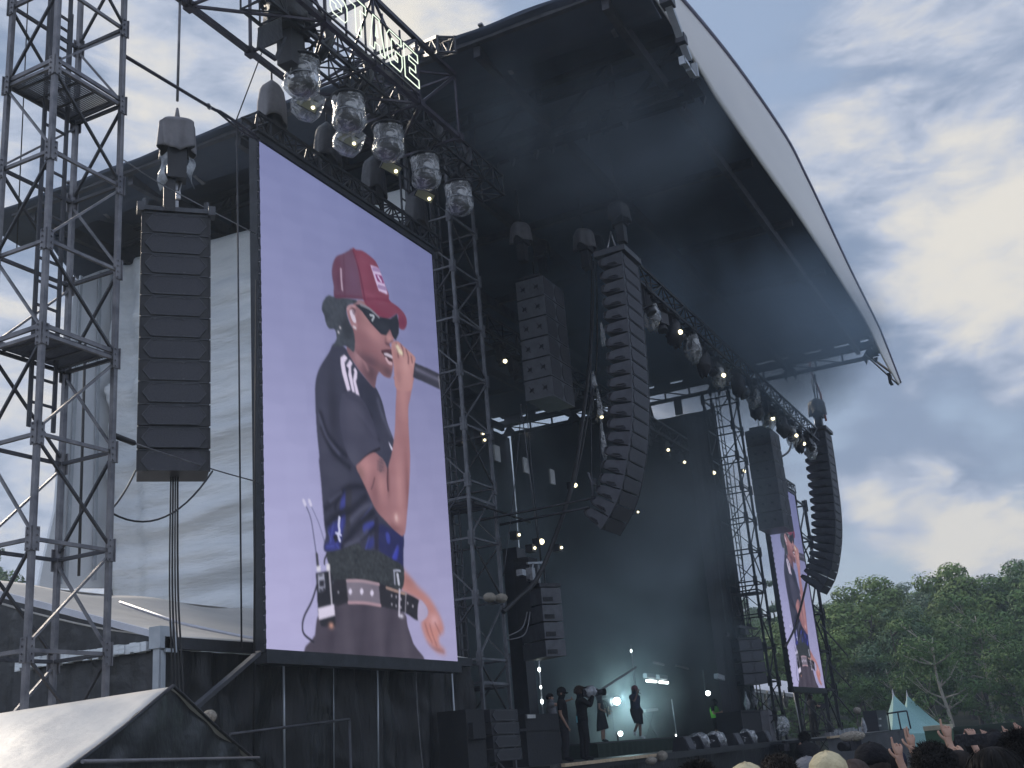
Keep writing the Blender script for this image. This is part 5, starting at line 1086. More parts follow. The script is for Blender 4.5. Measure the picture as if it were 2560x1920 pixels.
# front tent
PK = Vector((8.15, 7.5, 2.725)); g = Vector((.924, .383, 0)); rd = Vector((-.383, .924, 0)); 
ft = thing('ridge_tent', 'small ridge tent with shiny grey roof and black gable at the bottom left corner', 'tent', (8.15, 7.5, 0))
hL, hR = 2.35, 2.75; drop = .62 / 2.1; e2 = Vector((0, 0, -.063))
def tr(side, s, v): w = (hL if side < 0 else hR) * v; base = PK + rd * s + e2 * s; return base + g * side * w + Vector((0, 0, -(.325 if side < 0 else .26) * w - .05 * math.sin(math.pi * v) * (1 - abs(2 * s / 5 - 1) ** 4) - .02 * math.sin(s * 4.2 + v * 3) * math.sin(math.pi * v)))
for sd_ in (-1, 1):
    m = MB(); m.grid(lambda u, v: tr(sd_, u * 5, v), 40, 14); m.build('roof_sheet', M['tentw'], ft, solid=.012)
m = MB()
for sd_ in (-1, 1): m.tube([tr(sd_, -.01, v / 10) + Vector((0, 0, .01)) for v in range(11)], .018, 5)
m.build('gable_edge', M['tentb'], ft)
def gab(u, v):
    w = lerp(-hL, hR, u); top = -(.325 * -w if w < 0 else .26 * w); sx = lerp(top, -2.4, v); f = .05 * abs(nz((w * 1.8, sx * 2.2 - w, 1))) + .03 * math.sin((w - sx * 1.2) * 6) * max(0, w) * .4
    return PK + g * w + rd * (.03 - f) + Vector((0, 0, sx))
m = MB(); m.grid(gab, 70, 50); m.build('gable_wall', M['tentb'], ft)
m = MB(); a = PK - g * 1.95 + Vector((0, 0, -.62)) - rd * .06; b = PK + g * 2.5 + Vector((0, 0, -.63)) - rd * .06; m.tube([a, b], .016, 5); m.build('hem_cord', M['cover'], ft)
m = MB(); a = tr(-1, .1, .93) + Vector((0, 0, .03)); b = tr(-1, 3, .93) + Vector((0, 0, .03)); m.tube([a, b], .012, 5); m.build('guy_cord', M['galvd'], ft)
m = MB(); m.box(tr(-1, .25, .93) + Vector((0, 0, .05)), (.05, .05, .06)); m.build('blue_clip', mat('blue_clip', (.03, .04, .3), None, .5), ft)
def fur(label, p, r, rot=None, name='microphone_windshield'):
    m = MB(); rr = random.Random(5); 
    m.ball(p, r, 20, 12, R=rot, fn=lambda v: 1 + .12 * noise.noise(v * 5 + Vector(p)) + .05 * noise.noise(v * 14))
    return tag(m.build(name, M['fur']), label, 'microphone')
fur('furry beige microphone windshield showing over the right slope of the ridge tent', px(524, 1792, Y=9.3), (.085, .085, .075))
fur('left one of two grey furry microphone windshields fixed high on the stage tower', px(1224, 1494, Y=11.2), (.17, .13, .10)); fur('right one of two grey furry microphone windshields fixed high on the stage tower', px(1253, 1496, Y=11.1), (.15, .13, .10))
m = MB(); a = px(1210, 1512, Y=11.25); m.beam(a, px(1262, 1506, Y=11.2), .04); tag(m.build('microphone_bracket', M['dark']), 'dark bracket under the two furry windshields on the stage tower', 'bracket')
# ---- stage
DZ = 1.63
sgT = thing('stage_platform', 'black stage deck with cloth front, plywood edge and green-draped riser', 'stage', (23, 10.8, 0))
m = MB(); m.box((34.9, 16.7, DZ - .08), (23.8, 11.8, .16)); m.build('deck', M['deck'], sgT)
m = MB(); m.grid(lambda u, v: Vector((lerp(22.6, 46.8, u), 10.86 + .03 * math.sin(u * 90) + .06 * nz((u * 12, v * 2, 0)), lerp(DZ - .12, 0, v))), 110, 8); m.build('front_skirt', M['tarp'], sgT)
a = px(1405, 1911, Y=10.78); b = px(1640, 1888, Y=10.78); m = MB(); m.box(((a.x + b.x) / 2, 10.76, DZ - .02), (b.x - a.x, .10, .07)); m.build('plywood_edge', M['wood'], sgT)
rt = 2.06; m = MB(); m.box((38.2, 16.4, rt - .02), (10.6, 5.0, .05)); m.build('riser_top', M['deck'], sgT)
m = MB(); m.grid(lambda u, v: Vector((lerp(32.9, 43.5, u), 13.85 + .015 * math.sin(u * 140), lerp(rt - .04, DZ, v))), 90, 3); m.grid(lambda u, v: Vector((32.9, lerp(13.85, 18.9, u), lerp(rt - .04, DZ, v))), 20, 3); m.build('riser_skirt', M['green'], sgT)
# wings and pit wall on the far side
t = thing('camera_platform', 'grey cloth-covered platform wall with a plywood top right of the stage front', 'platform', (44, 8.8, 0))
m = MB(); a = px(2064, 1846, Y=8.9); b = px(2330, 1814, Y=8.9); m.grid(lambda u, v: Vector((lerp(a.x, b.x, u), 8.85 + .04 * nz((u * 20, v * 2, 0)) + .02 * math.sin(u * 70), lerp(lerp(a.z, b.z, u) - .03, 0, v))), 60, 6); m.build('cloth_front', mat('dark_grey_cloth', (.055, .056, .062), (.035, .036, .042), .7, 0, 1, .4, 3), t)
m = MB(); m.box(((a.x + b.x) / 2, 9.9, a.z - .02), (b.x - a.x, 2.1, .08)); m.build('top', M['deck'], t); m = MB(); c = px(2125, 1836, Y=8.8); m.box(((a.x + c.x) / 2, 8.8, (a.z + c.z) / 2), (c.x - a.x, .12, .07)); m.build('plywood_edge', M['wood'], t)
# wedges and covered gear along the deck edge
def wedge(p, w, label, bag=False):
    t = thing('stage_monitor', label, 'stage monitor', p, group='monitors and gear along the deck edge'); p = Vector(p)
    m = MB(); m.prism([p + Vector((-w / 2, -.25, 0)), p + Vector((-w / 2, .25, 0)), p + Vector((-w / 2, .18, .34)), p + Vector((-w / 2, -.12, .38))], (w, 0, 0)); m.build('cabinet', M['cab'], t)
    m = MB(); m.prism([p + Vector((-w / 2 + .04, -.262, .03)), p + Vector((-w / 2 + .04, -.145, .34))][::1] + [p + Vector((-w / 2 + .04, -.155, .345)), p + Vector((-w / 2 + .04, -.272, .035))], (w - .08, 0, 0)); m.build('grille', M['grille'], t)
    if bag:
        m = MB(); m.ball(p + Vector((.05, 0, .2)), (w * .6, .32, .28), 16, 8, fn=lambda v: 1 + .25 * noise.noise(v * 3 + p)); m.build('plastic_cover', M['clear'], t)
for i, (x, y, w, bg, lb) in enumerate(((1712, 1889, .62, False, 'plain wedge monitor just right of the plywood edge, leftmost of the row'), (1750, 1890, .6, True, 'plastic-wrapped wedge monitor, second of the row from the left'), (1793, 1886, .75, True, 'large wedge with crumpled clear plastic, at the feet of the person in the green vest'), (1836, 1880, .65, False, 'wedge monitor right of the person in the green vest'), (1872, 1876, .6, True, 'plastic-wrapped wedge above the curly head in the crowd'), (1912, 1870, .6, False, 'rightmost wedge monitor of the row before the far tower'))):
    p = px(x, y, Y=11.15); wedge((p.x, 11.15, DZ), w, lb, bg)
t = thing('flight_case', 'large black crate standing on deck in front of the far stage tower', 'flight case', (43, 12, DZ))
c0, c1 = px(1846, 1778, Y=12.0), px(1922, 1772, Y=12.0); m = MB(); m.box(((c0.x + c1.x) / 2, 12.4, (DZ + c0.z) / 2), (c1.x - c0.x, .9, c0.z - DZ)); m.build('body', M['blackcloth'], t)
m = MB(); m.beam((c0.x, 11.93, c0.z), (c1.x, 11.93, c0.z), .05); m.beam((c0.x, 11.93, c0.z), (c0.x, 11.93, DZ), .05); m.build('edge_trim', M['dark'], t)
c = px(1928, 1775, Y=11.6); t = thing('equipment_rack', 'grey upright rack beside the black crate', 'rack', (c.x, 11.6, DZ)); m = MB(); m.box((c.x, 11.9, (c.z + DZ) / 2), (.62, .5, c.z - DZ)); m.build('body', M['cover'], t)
m = MB(); m.ball(px(1952, 1815, Y=11.4), (.5, .3, .35), 14, 8, fn=lambda v: 1 + .35 * noise.noise(v * 3)); m.build('plastic_cover', M['clear'], t)
t = thing('backline_case', 'black equipment racks behind the ground speaker stack with a small white label', 'rack', (26, 12.2, DZ))
a = px(1312, 1785, Y=12.1); b = px(1395, 1780, Y=12.1); m = MB(); m.box(((a.x + b.x) / 2, 12.5, (a.z + DZ) / 2), (b.x - a.x, .8, a.z - DZ)); m.box(((a.x + b.x) / 2 - .2, 12.45, a.z - .35), (b.x - a.x + .3, .75, .06)); m.build('body', M['blackcloth'], t)
m = MB(); m.box(px(1328, 1791, Y=12.0), (.42, .02, .08)); m.build('label_plate', M['panelwhite'], t)
t = thing('drape_column', 'tall dark scaffold column wrapped in cloth beside the light pole at the near side', 'column', (25, 12.8, 0)); m = MB(); a = px(1318, 1620, Y=12.6); m.box((a.x + .1, 12.8, (a.z + 3.2) / 2 + .3), (.5, .4, a.z + 1.2)); m.build('cloth', M['dark'], t)
# lamps on thin poles, glare lamp, bright strips
def pole(label, x0, y0, x1, y1, Y, lamps, r=.02):
    a, b = px(x0, y0, Y=Y), px(x1, y1, Y=Y); t = thing('light_pole', label, 'light pole', (b.x, b.y, b.z)); m = MB(); m.tube([a, b], r, 6); m.build('pole', M['alu'], t)
    for (x, y, rad) in lamps:
        m = MB(); m.ball(px(x, y, Y=Y - .05), (rad * .5, rad * .5, rad * .8), 10, 6); m.build('lamp', M['lampwhite'], t)
pole('white tube light pole with three bright lamps behind the cap-wearing crew member', 1343, 1602, 1357, 1785, 12.3, [(1348, 1674, .07), (1352, 1718, .05), (1355, 1754, .07), (1345, 1625, .025)], .022)
pole('thin tall light pole standing right behind the singer', 1577, 1612, 1592, 1745, 15.2, [(1578, 1627, .07)])
pole('short thin light pole on the riser between the singer and the green vest', 1679, 1748, 1692, 1842, 14.6, [(1690, 1838, .05)])
pole('long thin light pole at the far side of the stage', 1799, 1590, 1832, 1842, 13.0, [(1805, 1616, .07)])
t = thing('spot_light', 'bright white-green spotlight glaring between the guitarist and the singer', 'spotlight', px(1542, 1753, Y=16.6)); p = Vector(t.location)
m = MB(); m.ball(p, .13, 14, 8); m.build('lens', emit('glare_lens', (.85, 1, .97), 40), t); m = MB(); m.tube([p + Vector((.08, .2, 0)), p + Vector((.2, .6, 0))], .17, 10); m.build('housing', M['cab'], t); m = MB(); m.beam(p + Vector((.1, .3, 0)), (p.x + .1, p.y + .3, rt), .05); m.build('stand', M['dark'], t)
ld = bpy.data.lights.new('spot_glow', 'POINT'); ld.energy = 110; ld.color = (.6, .95, 1); ld.shadow_soft_size = .2; lo_ = bpy.data.objects.new('spot_glow', ld); COL.objects.link(lo_); lo_.location = p - Vector((.35, .4, 0))
for i, (x, y, r, Y, lb) in enumerate(((1770, 1733, .10, 14.2, 'bright small lamp hanging above the person in the green vest'), (1551, 1834, .08, 14.2, 'small round lamp on a short stand on the riser, left of the singer'))):
    p = px(x, y, Y=Y); t = thing('small_lamp', lb, 'lamp', p); m = MB(); m.ball(p, r, 10, 6); m.build('lens', M['lampwhite'], t); m = MB(); m.beam(p + Vector((0, .1, .05)), p + Vector((0, .1, .9 if i == 0 else -.45)), .05); m.build('stand', M['dark'], t)
for i, (x0, x1, y) in enumerate(((1617, 1640, 1702), (1649, 1669, 1705))):
    a, b = px(x0, y, Y=15.6), px(x1, y + 2, Y=15.6); t = thing('strip_light', ('left', 'right')[i] + ' one of two short bright strip lights backstage behind the singer', 'strip light', a); m = MB(); m.beam(a, b, .08, .09); m.build('tube', M['lampwhite'], t); m = MB(); m.beam(a + Vector((0, .05, .2)), b + Vector((0, .05, .2)), .16, .16); m.build('fitting', M['alu'], t)
t = thing('backstage_frame', 'pale bent beams of a backstage shelter frame at the right rear of the stage', 'shelter frame', px(1845, 1778, Y=12.9))
for pts in (((1690, 1664), (1782, 1688)), ((1790, 1690), (1828, 1703), (1838, 1716), (1845, 1778)), ((1470, 1745), (1590, 1668)), ((1632, 1655), (1660, 1662))):
    m = MB(); 
    Y_ = 12.95 if pts[0][0] == 1790 else 15.2
    pp = [px(x, y, Y=Y_) for x, y in pts]
    for a, b in zip(pp, pp[1:]): m.beam(a, b, .16 if Y_ < 14 else .05, .18 if Y_ < 14 else .07)
    m.build('beam', M['alu'] if pts[0][0] == 1790 else M['cover'], t)
t = thing('keyboard_stand', 'small pale keyboard on a stand behind the singer', 'keyboard', px(1625, 1776, Y=15.6)); a, b = px(1606, 1778, Y=15.6), px(1636, 1774, Y=15.6); m = MB(); m.beam(a, b, .3, .10); m.build('keyboard', M['panelwhite'], t); m = MB(); m.beam(a, (b.x, b.y, rt), .03); m.beam(b, (a.x, a.y, rt), .03); m.build('stand', M['dark'], t)
# far marquee behind the right tower
t = thing('marquee', 'white-roofed marquee with thin posts seen through the far stage tower', 'marquee', (56, 16, 0)); X_ = 57
a, b, c, d = px(1858, 1722, X=X_), px(1995, 1740, X=X_), px(1982, 1706, X=X_ + 3), px(1880, 1692, X=X_ + 3); m = MB(); m.poly([a, b, c, d]); m.build('roof', M['trim'], t, solid=.04); m = MB(); m.beam(a, b, .14, .16); m.build('eave', M['silver2'], t)
for x in (1862, 1906, 1950, 1992): p = px(x, 1735, X=X_); m = MB(); m.beam(p, (p.x, p.y, 0), .09); m.build('post', M['alu'], t)
for i, (x, y) in enumerate(((1866, 1750), (1885, 1742), (1920, 1748), (1962, 1745))):
    p = px(x, y, Y=12.2); m = MB(); m.lathe([(.02, .28), (.07, .1), (.12, -.12), (.05, -.35)], p, 9, fn=lambda v, a: v * (1 + .2 * math.sin(a * 2 + v.z * 9))); tag(m.build('tied_plastic_bag', M['bag']), '%s of four pale tied plastic bags hanging by the far stage tower' % ['leftmost', 'second', 'third', 'rightmost'][i], 'plastic bag', 'tied plastic bags by the far tower')
m = MB(); m.tube([px(1984, 1731, Y=12), px(2005, 1845, Y=12)], .025, 5); tag(m.build('light_pole', M['alu']), 'slim pale pole just left of the far camera operator', 'pole')
# lattice braces at the far screen foot
t = thing('raking_brace', 'sloping braces behind the lower right corner of the far screen', 'brace', (54, 11.5, 0))
m = MB()
for (x0, y0, x1, y1) in ((2050, 1560, 2120, 1640), (2065, 1650, 2130, 1720), (2075, 1720, 2135, 1790), (2052, 1780, 2100, 1840)): m.beam(px(x0, y0, Y=11.3), px(x1, y1, Y=10.8), .05)
m.build('diagonal', M['galvd'], t)
# teal pagoda tents
def pagoda(label, peak, corners, name='pagoda_tent'):
    t = thing(name, label, 'tent', (peak.x, peak.y, 0), group='teal peaked tents'); m = MB(); n = len(corners)
    for k in range(n):
        a, b = corners[k], corners[(k + 1) % n]
        def f(u, v):
            e = a.lerp(b, u); w = v; p = peak.lerp(e, w); hgt = peak.z - e.z; return Vector((p.x, p.y, e.z + hgt * (1 - w) ** 1.28))
        m.grid(f, 8, 14)
    m.build('canopy', M['teal'], t)
    m = MB()
    for k in range(n):
        a, b = corners[k], corners[(k + 1) % n]; m.grid(lambda u, v: Vector((lerp(a.x, b.x, u), lerp(a.y, b.y, u), lerp(lerp(a.z, b.z, u), 0, v))), 6, 2)
    m.build('wall', M['teal'], t)
    m = MB(); m.lathe([(.09, -.22), (.03, .05), (.005, .28)], peak, 8); m.build('finial', M['trim'], t)
P1 = px(2233, 1736, X=60); pagoda('front one of two tall teal peaked tents, the left and larger', P1, [px(2213, 1796, X=60.5), px(2228, 1835, X=57.5), px(2352, 1832, X=60), px(2290, 1812, X=64)])
P2 = px(2268, 1738, X=66); pagoda('rear one of two tall teal peaked tents, partly behind the other', P2, [px(2255, 1780, X=66), px(2262, 1832, X=63.5), px(2390, 1834, X=66), px(2330, 1815, X=70)])
P3 = px(2180, 1812, X=58); pagoda('tiny teal tent tip left of the two tall teal tents', P3, [px(2163, 1832, X=58), px(2175, 1846, X=57), px(2192, 1836, X=59), px(2180, 1830, X=61)])
t = thing('market_tent', 'low dark green tent with a cream roof band right of the teal tents', 'tent', px(2350, 1850, X=46)); a, b = px(2308, 1822, X=46), px(2362, 1816, X=46); m = MB(); m.box(((a.x + 1.2), (a.y + b.y) / 2, a.z), (2.4, abs(b.y - a.y), .16)); m.build('roof_band', mat('cream_canvas', (.5, .46, .34), None, .7), t); m = MB(); m.box((a.x + 1.2, (a.y + b.y) / 2, a.z / 2), (2.3, abs(b.y - a.y) * .96, a.z - .1)); m.build('wall', mat('green_canvas', (.03, .09, .04), None, .8), t)
m = MB(); a, b = px(2335, 1826, X=52), px(2560, 1800, X=52); m.box((a.x, (a.y + b.y) / 2, a.z), (.3, abs(b.y - a.y), .14)); m.box((a.x + .1, (a.y + b.y) / 2, a.z / 2), (.2, abs(b.y - a.y), a.z)); tag(m.build('site_fence', mat('dark_fence', (.03, .05, .03), None, .8)), 'long low dark fence with a pale top behind the raised hands at the right', 'fence')
t = thing('guard_rail', 'black tubular guard rail with three uprights in front of the teal tent', 'railing', px(2250, 1825, X=49)); pp = [px(2219, 1784, X=49), px(2244, 1780, X=49), px(2267, 1777, X=49)]
m = MB(); m.tube(pp, .035, 6); m.build('top_rail', M['dark'], t)
for p, q2 in zip(pp, (px(2226, 1828, X=49), px(2253, 1825, X=49), px(2277, 1822, X=49))): m = MB(); m.tube([p, q2], .03, 6); m.build('upright', M['dark'], t)
t = thing('camera_crane_box', 'black equipment rack with pale slots left of the guard rail', 'rack', px(2200, 1830, Y=9.2)); a, b = px(2190, 1776, Y=9.6), px(2214, 1772, Y=9.6); c = px(2196, 1832, Y=9.6); m = MB(); m.box(((a.x + b.x) / 2, 9.9, (a.z + c.z) / 2), (b.x - a.x, .6, a.z - c.z)); m.build('body', M['cab'], t)
m = MB()
for y in (1797, 1814): m.box(px(2200, y, Y=9.55), (.5, .04, .08))
m.build('slot', M['panelwhite'], t)
fur('pale cream microphone windshield on a stand between the far tower and the black rack', px(2143, 1776, Y=9.4), (.42, .14, .13)); m = MB(); m.tube([px(2143, 1780, Y=9.4), px(2146, 1832, Y=9.4)], .02, 5); tag(m.build('microphone_stand', M['dark']), 'thin stand under the pale cream windshield', 'stand')
m = MB(); m.lathe([(.02, .3), (.1, 0), (.12, -.2), (.05, -.35)], px(2159, 1812, Y=9.5), 9); tag(m.build('plastic_cover', M['bag']), 'small white plastic-wrapped item on the platform left of the black rack', 'plastic bag')
rr = random.Random(4)
for i in range(9):
    p = px(2070 + i * 12, 1836 - i * 1.6, Y=10.2); m = MB(); m.box(p, (rr.uniform(.2, .5), .2, rr.uniform(.12, .3))); tag(m.build('stage_clutter', M[rr.choice(['bag', 'cab', 'alu', 'cover'])]), 'one of the small boxes lying along the top of the far platform', 'box', 'small boxes along the far platform')
# ================================================================== people
SK = {'light': mat('skin_light', (.42, .25, .18), (.34, .19, .14), .55, 0, 8), 'brown': mat('skin_brown', (.20, .10, .075), (.15, .075, .055), .5, 0, 8), 'tan': mat('skin_tan', (.38, .22, .15), None, .55, 0, 8)}
CL = {k: mat('cloth_' + k, v, None, .9, 0, 9, .5, 30, spec=.2) for k, v in dict(black=(.012, .012, .015), charcoal=(.035, .035, .042), navy=(.022, .028, .055), white=(.62, .64, .70), olive=(.20, .20, .13), grey=(.2, .2, .22), blue=(.10, .16, .30), lime=(.18, .62, .08), cream=(.60, .52, .34), redbrown=(.22, .05, .05), beige=(.45, .40, .3), pattern=(.40, .52, .60)).items()}
HM = {'black': mat('hair_black', (.014, .012, .012), (.006, .005, .005), .7, 0, 20, spec=.2), 'brown': mat('hair_brown', (.07, .035, .024), (.045, .024, .018), .5, 0, 20), 'dark': mat('hair_dark_brown', (.030, .022, .018), (.014, .011, .010), .65, 0, 20, spec=.2)}
CL['white_shoe'] = CL['white']; CL['cap_red'] = mat('cap_red', (.20, .025, .035), None, .8, 0, 9)
def skin_body(nodes, edges, root, lvl):
    me = bpy.data.meshes.new('tmp'); names = list(nodes); ix = {n: i for i, n in enumerate(names)}
    me.from_pydata([nodes[n][0] for n in names], [(ix[a], ix[b]) for a, b in edges], [])
    o = bpy.data.objects.new('tmp', me); COL.objects.link(o); o.modifiers.new('s', 'SKIN'); sub = o.modifiers.new('u', 'SUBSURF'); sub.levels = lvl; sub.render_levels = lvl
    sl = me.skin_vertices[0].data
    for n in names: r = nodes[n][1]; sl[ix[n]].radius = (r, r); sl[ix[n]].use_root = (n == root)
    dg = bpy.context.evaluated_depsgraph_get(); ev = o.evaluated_get(dg); m2 = bpy.data.meshes.new_from_object(ev)
    bpy.data.objects.remove(o); bpy.data.meshes.remove(me); return m2
DEF = dict(pelvis=(0, 0, .95), spine=(0, .005, 1.12), chest=(0, .0, 1.32), neck=(0, -.01, 1.46), headb=(0, .01, 1.535), headm=(0, .02, 1.61), headt=(0, .012, 1.675),
           hipL=(-.10, 0, .88), kneeL=(-.11, .02, .49), ankL=(-.11, -.02, .09), toeL=(-.13, .15, .035), hipR=(.10, 0, .88), kneeR=(.11, .02, .49), ankR=(.11, -.02, .09), toeR=(.13, .15, .035),
           shL=(-.185, -.005, 1.41), elL=(-.235, -.03, 1.12), wrL=(-.24, .04, .87), shR=(.185, -.005, 1.41), elR=(.235, -.03, 1.12), wrR=(.24, .04, .87))
RAD = dict(pelvis=.135, spine=.118, chest=.135, neck=.052, headb=.066, headm=.084, headt=.066, hipL=.088, kneeL=.056, ankL=.038, toeL=.034, shL=.062, elL=.042, wrL=.027)
def person(label, foot, face, H=1.72, pose=None, shirt='black', sleeve=.7, legs='black', legt=1.0, shoes='black', skin='light', hair='short', hairc='black', loose=.012, hand=None, fist=(), group=None, lvl=1, extras=None, legloose=.018, lean=0, shirt_low=.0):
    s = H / 1.72; J = {k: Vector(v) for k, v in DEF.items()}
    for k, v in (pose or {}).items(): J[k] = Vector(v)
    for k in ('pelvis',): pass
    nodes = {}; 
    for k, v in J.items(): nodes[k] = (v * s, RAD.get(k, RAD.get(k[:-1] + 'L', .05)) * s)
    E_ = [('pelvis', 'spine'), ('spine', 'chest'), ('chest', 'neck'), ('neck', 'headb'), ('headb', 'headm'), ('headm', 'headt')]
    for S_ in 'LR': E_ += [('pelvis', 'hip' + S_), ('hip' + S_, 'knee' + S_), ('knee' + S_, 'ank' + S_), ('ank' + S_, 'toe' + S_), ('chest', 'sh' + S_), ('sh' + S_, 'el' + S_), ('el' + S_, 'wr' + S_)]
    for S_ in 'LR':
        fa = (J['wr' + S_] - J['el' + S_]).normalized(); hd = Vector((hand or {}).get(S_, fa)).normalized()
        side = hd.cross(Vector((0, 1, 0)) if abs(hd.y) < .8 else Vector((0, 0, 1))).normalized(); nrm = side.cross(hd).normalized()
        th = side if (side.x > 0) != (S_ == 'R') else -side
        if abs(hd.z) > .7: th = -th if (th.x > 0) == (S_ == 'R') else th
        pb = J['wr' + S_] + hd * .035; pm_ = J['wr' + S_] + hd * .08
        nodes['pb' + S_] = (pb * s, .026 * s); nodes['pm' + S_] = (pm_ * s, .030 * s); E_ += [('wr' + S_, 'pb' + S_), ('pb' + S_, 'pm' + S_)]
        curl = dict(fist).get(S_, .25) if not isinstance(dict(fist).get(S_, .25), (list, tuple)) else None; cl_ = dict(fist).get(S_)
        for k in range(4):
            off = th * (.030 - .020 * k); c = cl_[k] if curl is None else curl; L1 = (.040, .045, .042, .034)[k]
            a = pm_ + off + hd * .022; ang = c * 1.5; d1 = hd * math.cos(ang * .6) + nrm * math.sin(ang * .6); d2 = hd * math.cos(ang * 1.5) + nrm * math.sin(ang * 1.5)
            b = a + d1 * L1; cc = b + d2 * L1 * .85
            nodes[f'f{k}a{S_}'] = (a * s, .0098 * s); nodes[f'f{k}b{S_}'] = (b * s, .0088 * s); nodes[f'f{k}c{S_}'] = (cc * s, .0075 * s)
            E_ += [('pm' + S_, f'f{k}a{S_}'), (f'f{k}a{S_}', f'f{k}b{S_}'), (f'f{k}b{S_}', f'f{k}c{S_}')]
        a = pb + th * .036 + hd * .012; b = a + (hd * .8 + th * .55 + nrm * .2).normalized() * .034; cc = b + (hd + nrm * .35).normalized() * .028
        nodes['ta' + S_] = (a * s, .0115 * s); nodes['tb' + S_] = (b * s, .0098 * s); nodes['tc' + S_] = (cc * s, .008 * s); E_ += [('pb' + S_, 'ta' + S_), ('ta' + S_, 'tb' + S_), ('tb' + S_, 'tc' + S_)]
    me = skin_body(nodes, E_, 'pelvis', lvl)
    seg = [(J['pelvis'], J['spine'], 'torso', 0), (J['spine'], J['chest'], 'torso', 0), (J['chest'], J['neck'], 'torso', 1), (J['neck'], J['headb'], 'neck', 0), (J['headb'], J['headt'], 'head', 0)]
    for S_ in 'LR': seg += [(J['pelvis'], J['hip' + S_], 'hip', 0), (J['hip' + S_], J['knee' + S_], 'thigh', 0), (J['knee' + S_], J['ank' + S_], 'shin', 0), (J['ank' + S_], J['toe' + S_], 'foot', 0), (J['chest'], J['sh' + S_], 'torso', 0), (J['sh' + S_], J['el' + S_], 'uparm', 0), (J['el' + S_], J['wr' + S_], 'forearm', 0), (J['wr' + S_], J['wr' + S_] + (J['wr' + S_] - J['el' + S_]).normalized() * .15, 'hand', 0)]
    hmid = (J['headm']) * s
    for v in me.vertices:
        p = v.co
        d = p - hmid
        if d.length < .13 * s:
            if abs(d.x) < .022 * s and d.y > .04 * s and -.035 * s < d.z < .012 * s: v.co.y += .018 * s
    root = thing('person', label, 'person', foot, rotz=face - math.pi / 2, group=group); rm = WM[root]
    me.name = 'body'; me.materials.clear(); me.materials.append(SK[skin]); me.polygons.foreach_set('use_smooth', [True] * len(me.polygons)); ob = bpy.data.objects.new('body', me); COL.objects.link(ob); ob.parent = root; WM[ob] = rm
    def cls(c):
        best = None
        for a, b, nme, k in seg:
            a = a * s; b = b * s; ab = b - a; t = max(0, min(1, (c - a).dot(ab) / max(ab.length_squared, 1e-9))); d = (c - a - ab * t).length - (.07 * s if nme in ('torso', 'hip') else 0)
            if best is None or d < best[0]: best = (d, nme, t)
        return best[1], best[2]
    info = [cls(p.center) for p in me.polygons]
    def garment(name, test, off, m_, fold=.010):
        faces = [p for p, (n, t) in zip(me.polygons, info) if test(n, t, p.center / s)]
        if not faces: return
        mp = {}; vs = []; fs = []
        for p in faces:
            f = []
            for i in p.vertices:
                if i not in mp:
                    v = me.vertices[i]; k = 1 + noise.noise(v.co * 14 + Vector((foot[0], 0, 0))) * .9; mp[i] = len(vs); vs.append(v.co + v.normal * (off * s * .8 + fold * s * k * .6))
                f.append(mp[i])
            fs.append(f)
        g_ = MB(); g_.add(vs, fs, True); g_.build(name, m_, root, local=True, solid=.004)
    if shirt: garment('shirt', lambda n, t, c: (n == 'torso' and c.z > .92 - shirt_low) or (n == 'hip' and c.z > .90 - shirt_low) or (n == 'uparm' and t < sleeve) or (n == 'forearm' and sleeve > 1 and t < sleeve - 1), loose, CL[shirt])
    if legs: garment('trousers', lambda n, t, c: (n == 'hip') or (n == 'torso' and c.z < .98) or (n == 'thigh' and t < legt) or (n == 'shin' and legt > 1 and t < legt - 1) or (n == 'thigh' and legt >= 1), legloose, CL[legs])
    if shoes:
        midx = (J['ankL'].x + J['ankR'].x) / 2
        garment('shoe', lambda n, t, c: n == 'foot' and c.x < midx, .008, CL[shoes], .002); garment('shoe', lambda n, t, c: n == 'foot' and c.x >= midx, .008, CL[shoes], .002)
    for sx in (-1, 1):
        e = MB(); e.ball(hmid + Vector((.031 * sx, .077, .006)) * s, .011 * s, 8, 6); e.build('eye', CL['white'], root, local=True)
        e = MB(); e.ball(hmid + Vector((.084 * sx, -.008, -.005)) * s, (.014 * s, .024 * s, .034 * s), 8, 6); e.build('ear', SK[skin], root, local=True)
    e = MB(); e.box(hmid + Vector((0, .082, -.042)) * s, (.044 * s, .012 * s, .009 * s)); e.build('mouth', CL['redbrown'], root, local=True)
    hairdo(root, hmid, s, hair, hairc, int(abs(foot[0]) * 97 + abs(foot[1]) * 31))
    if extras: extras(root, J, s)
    return root
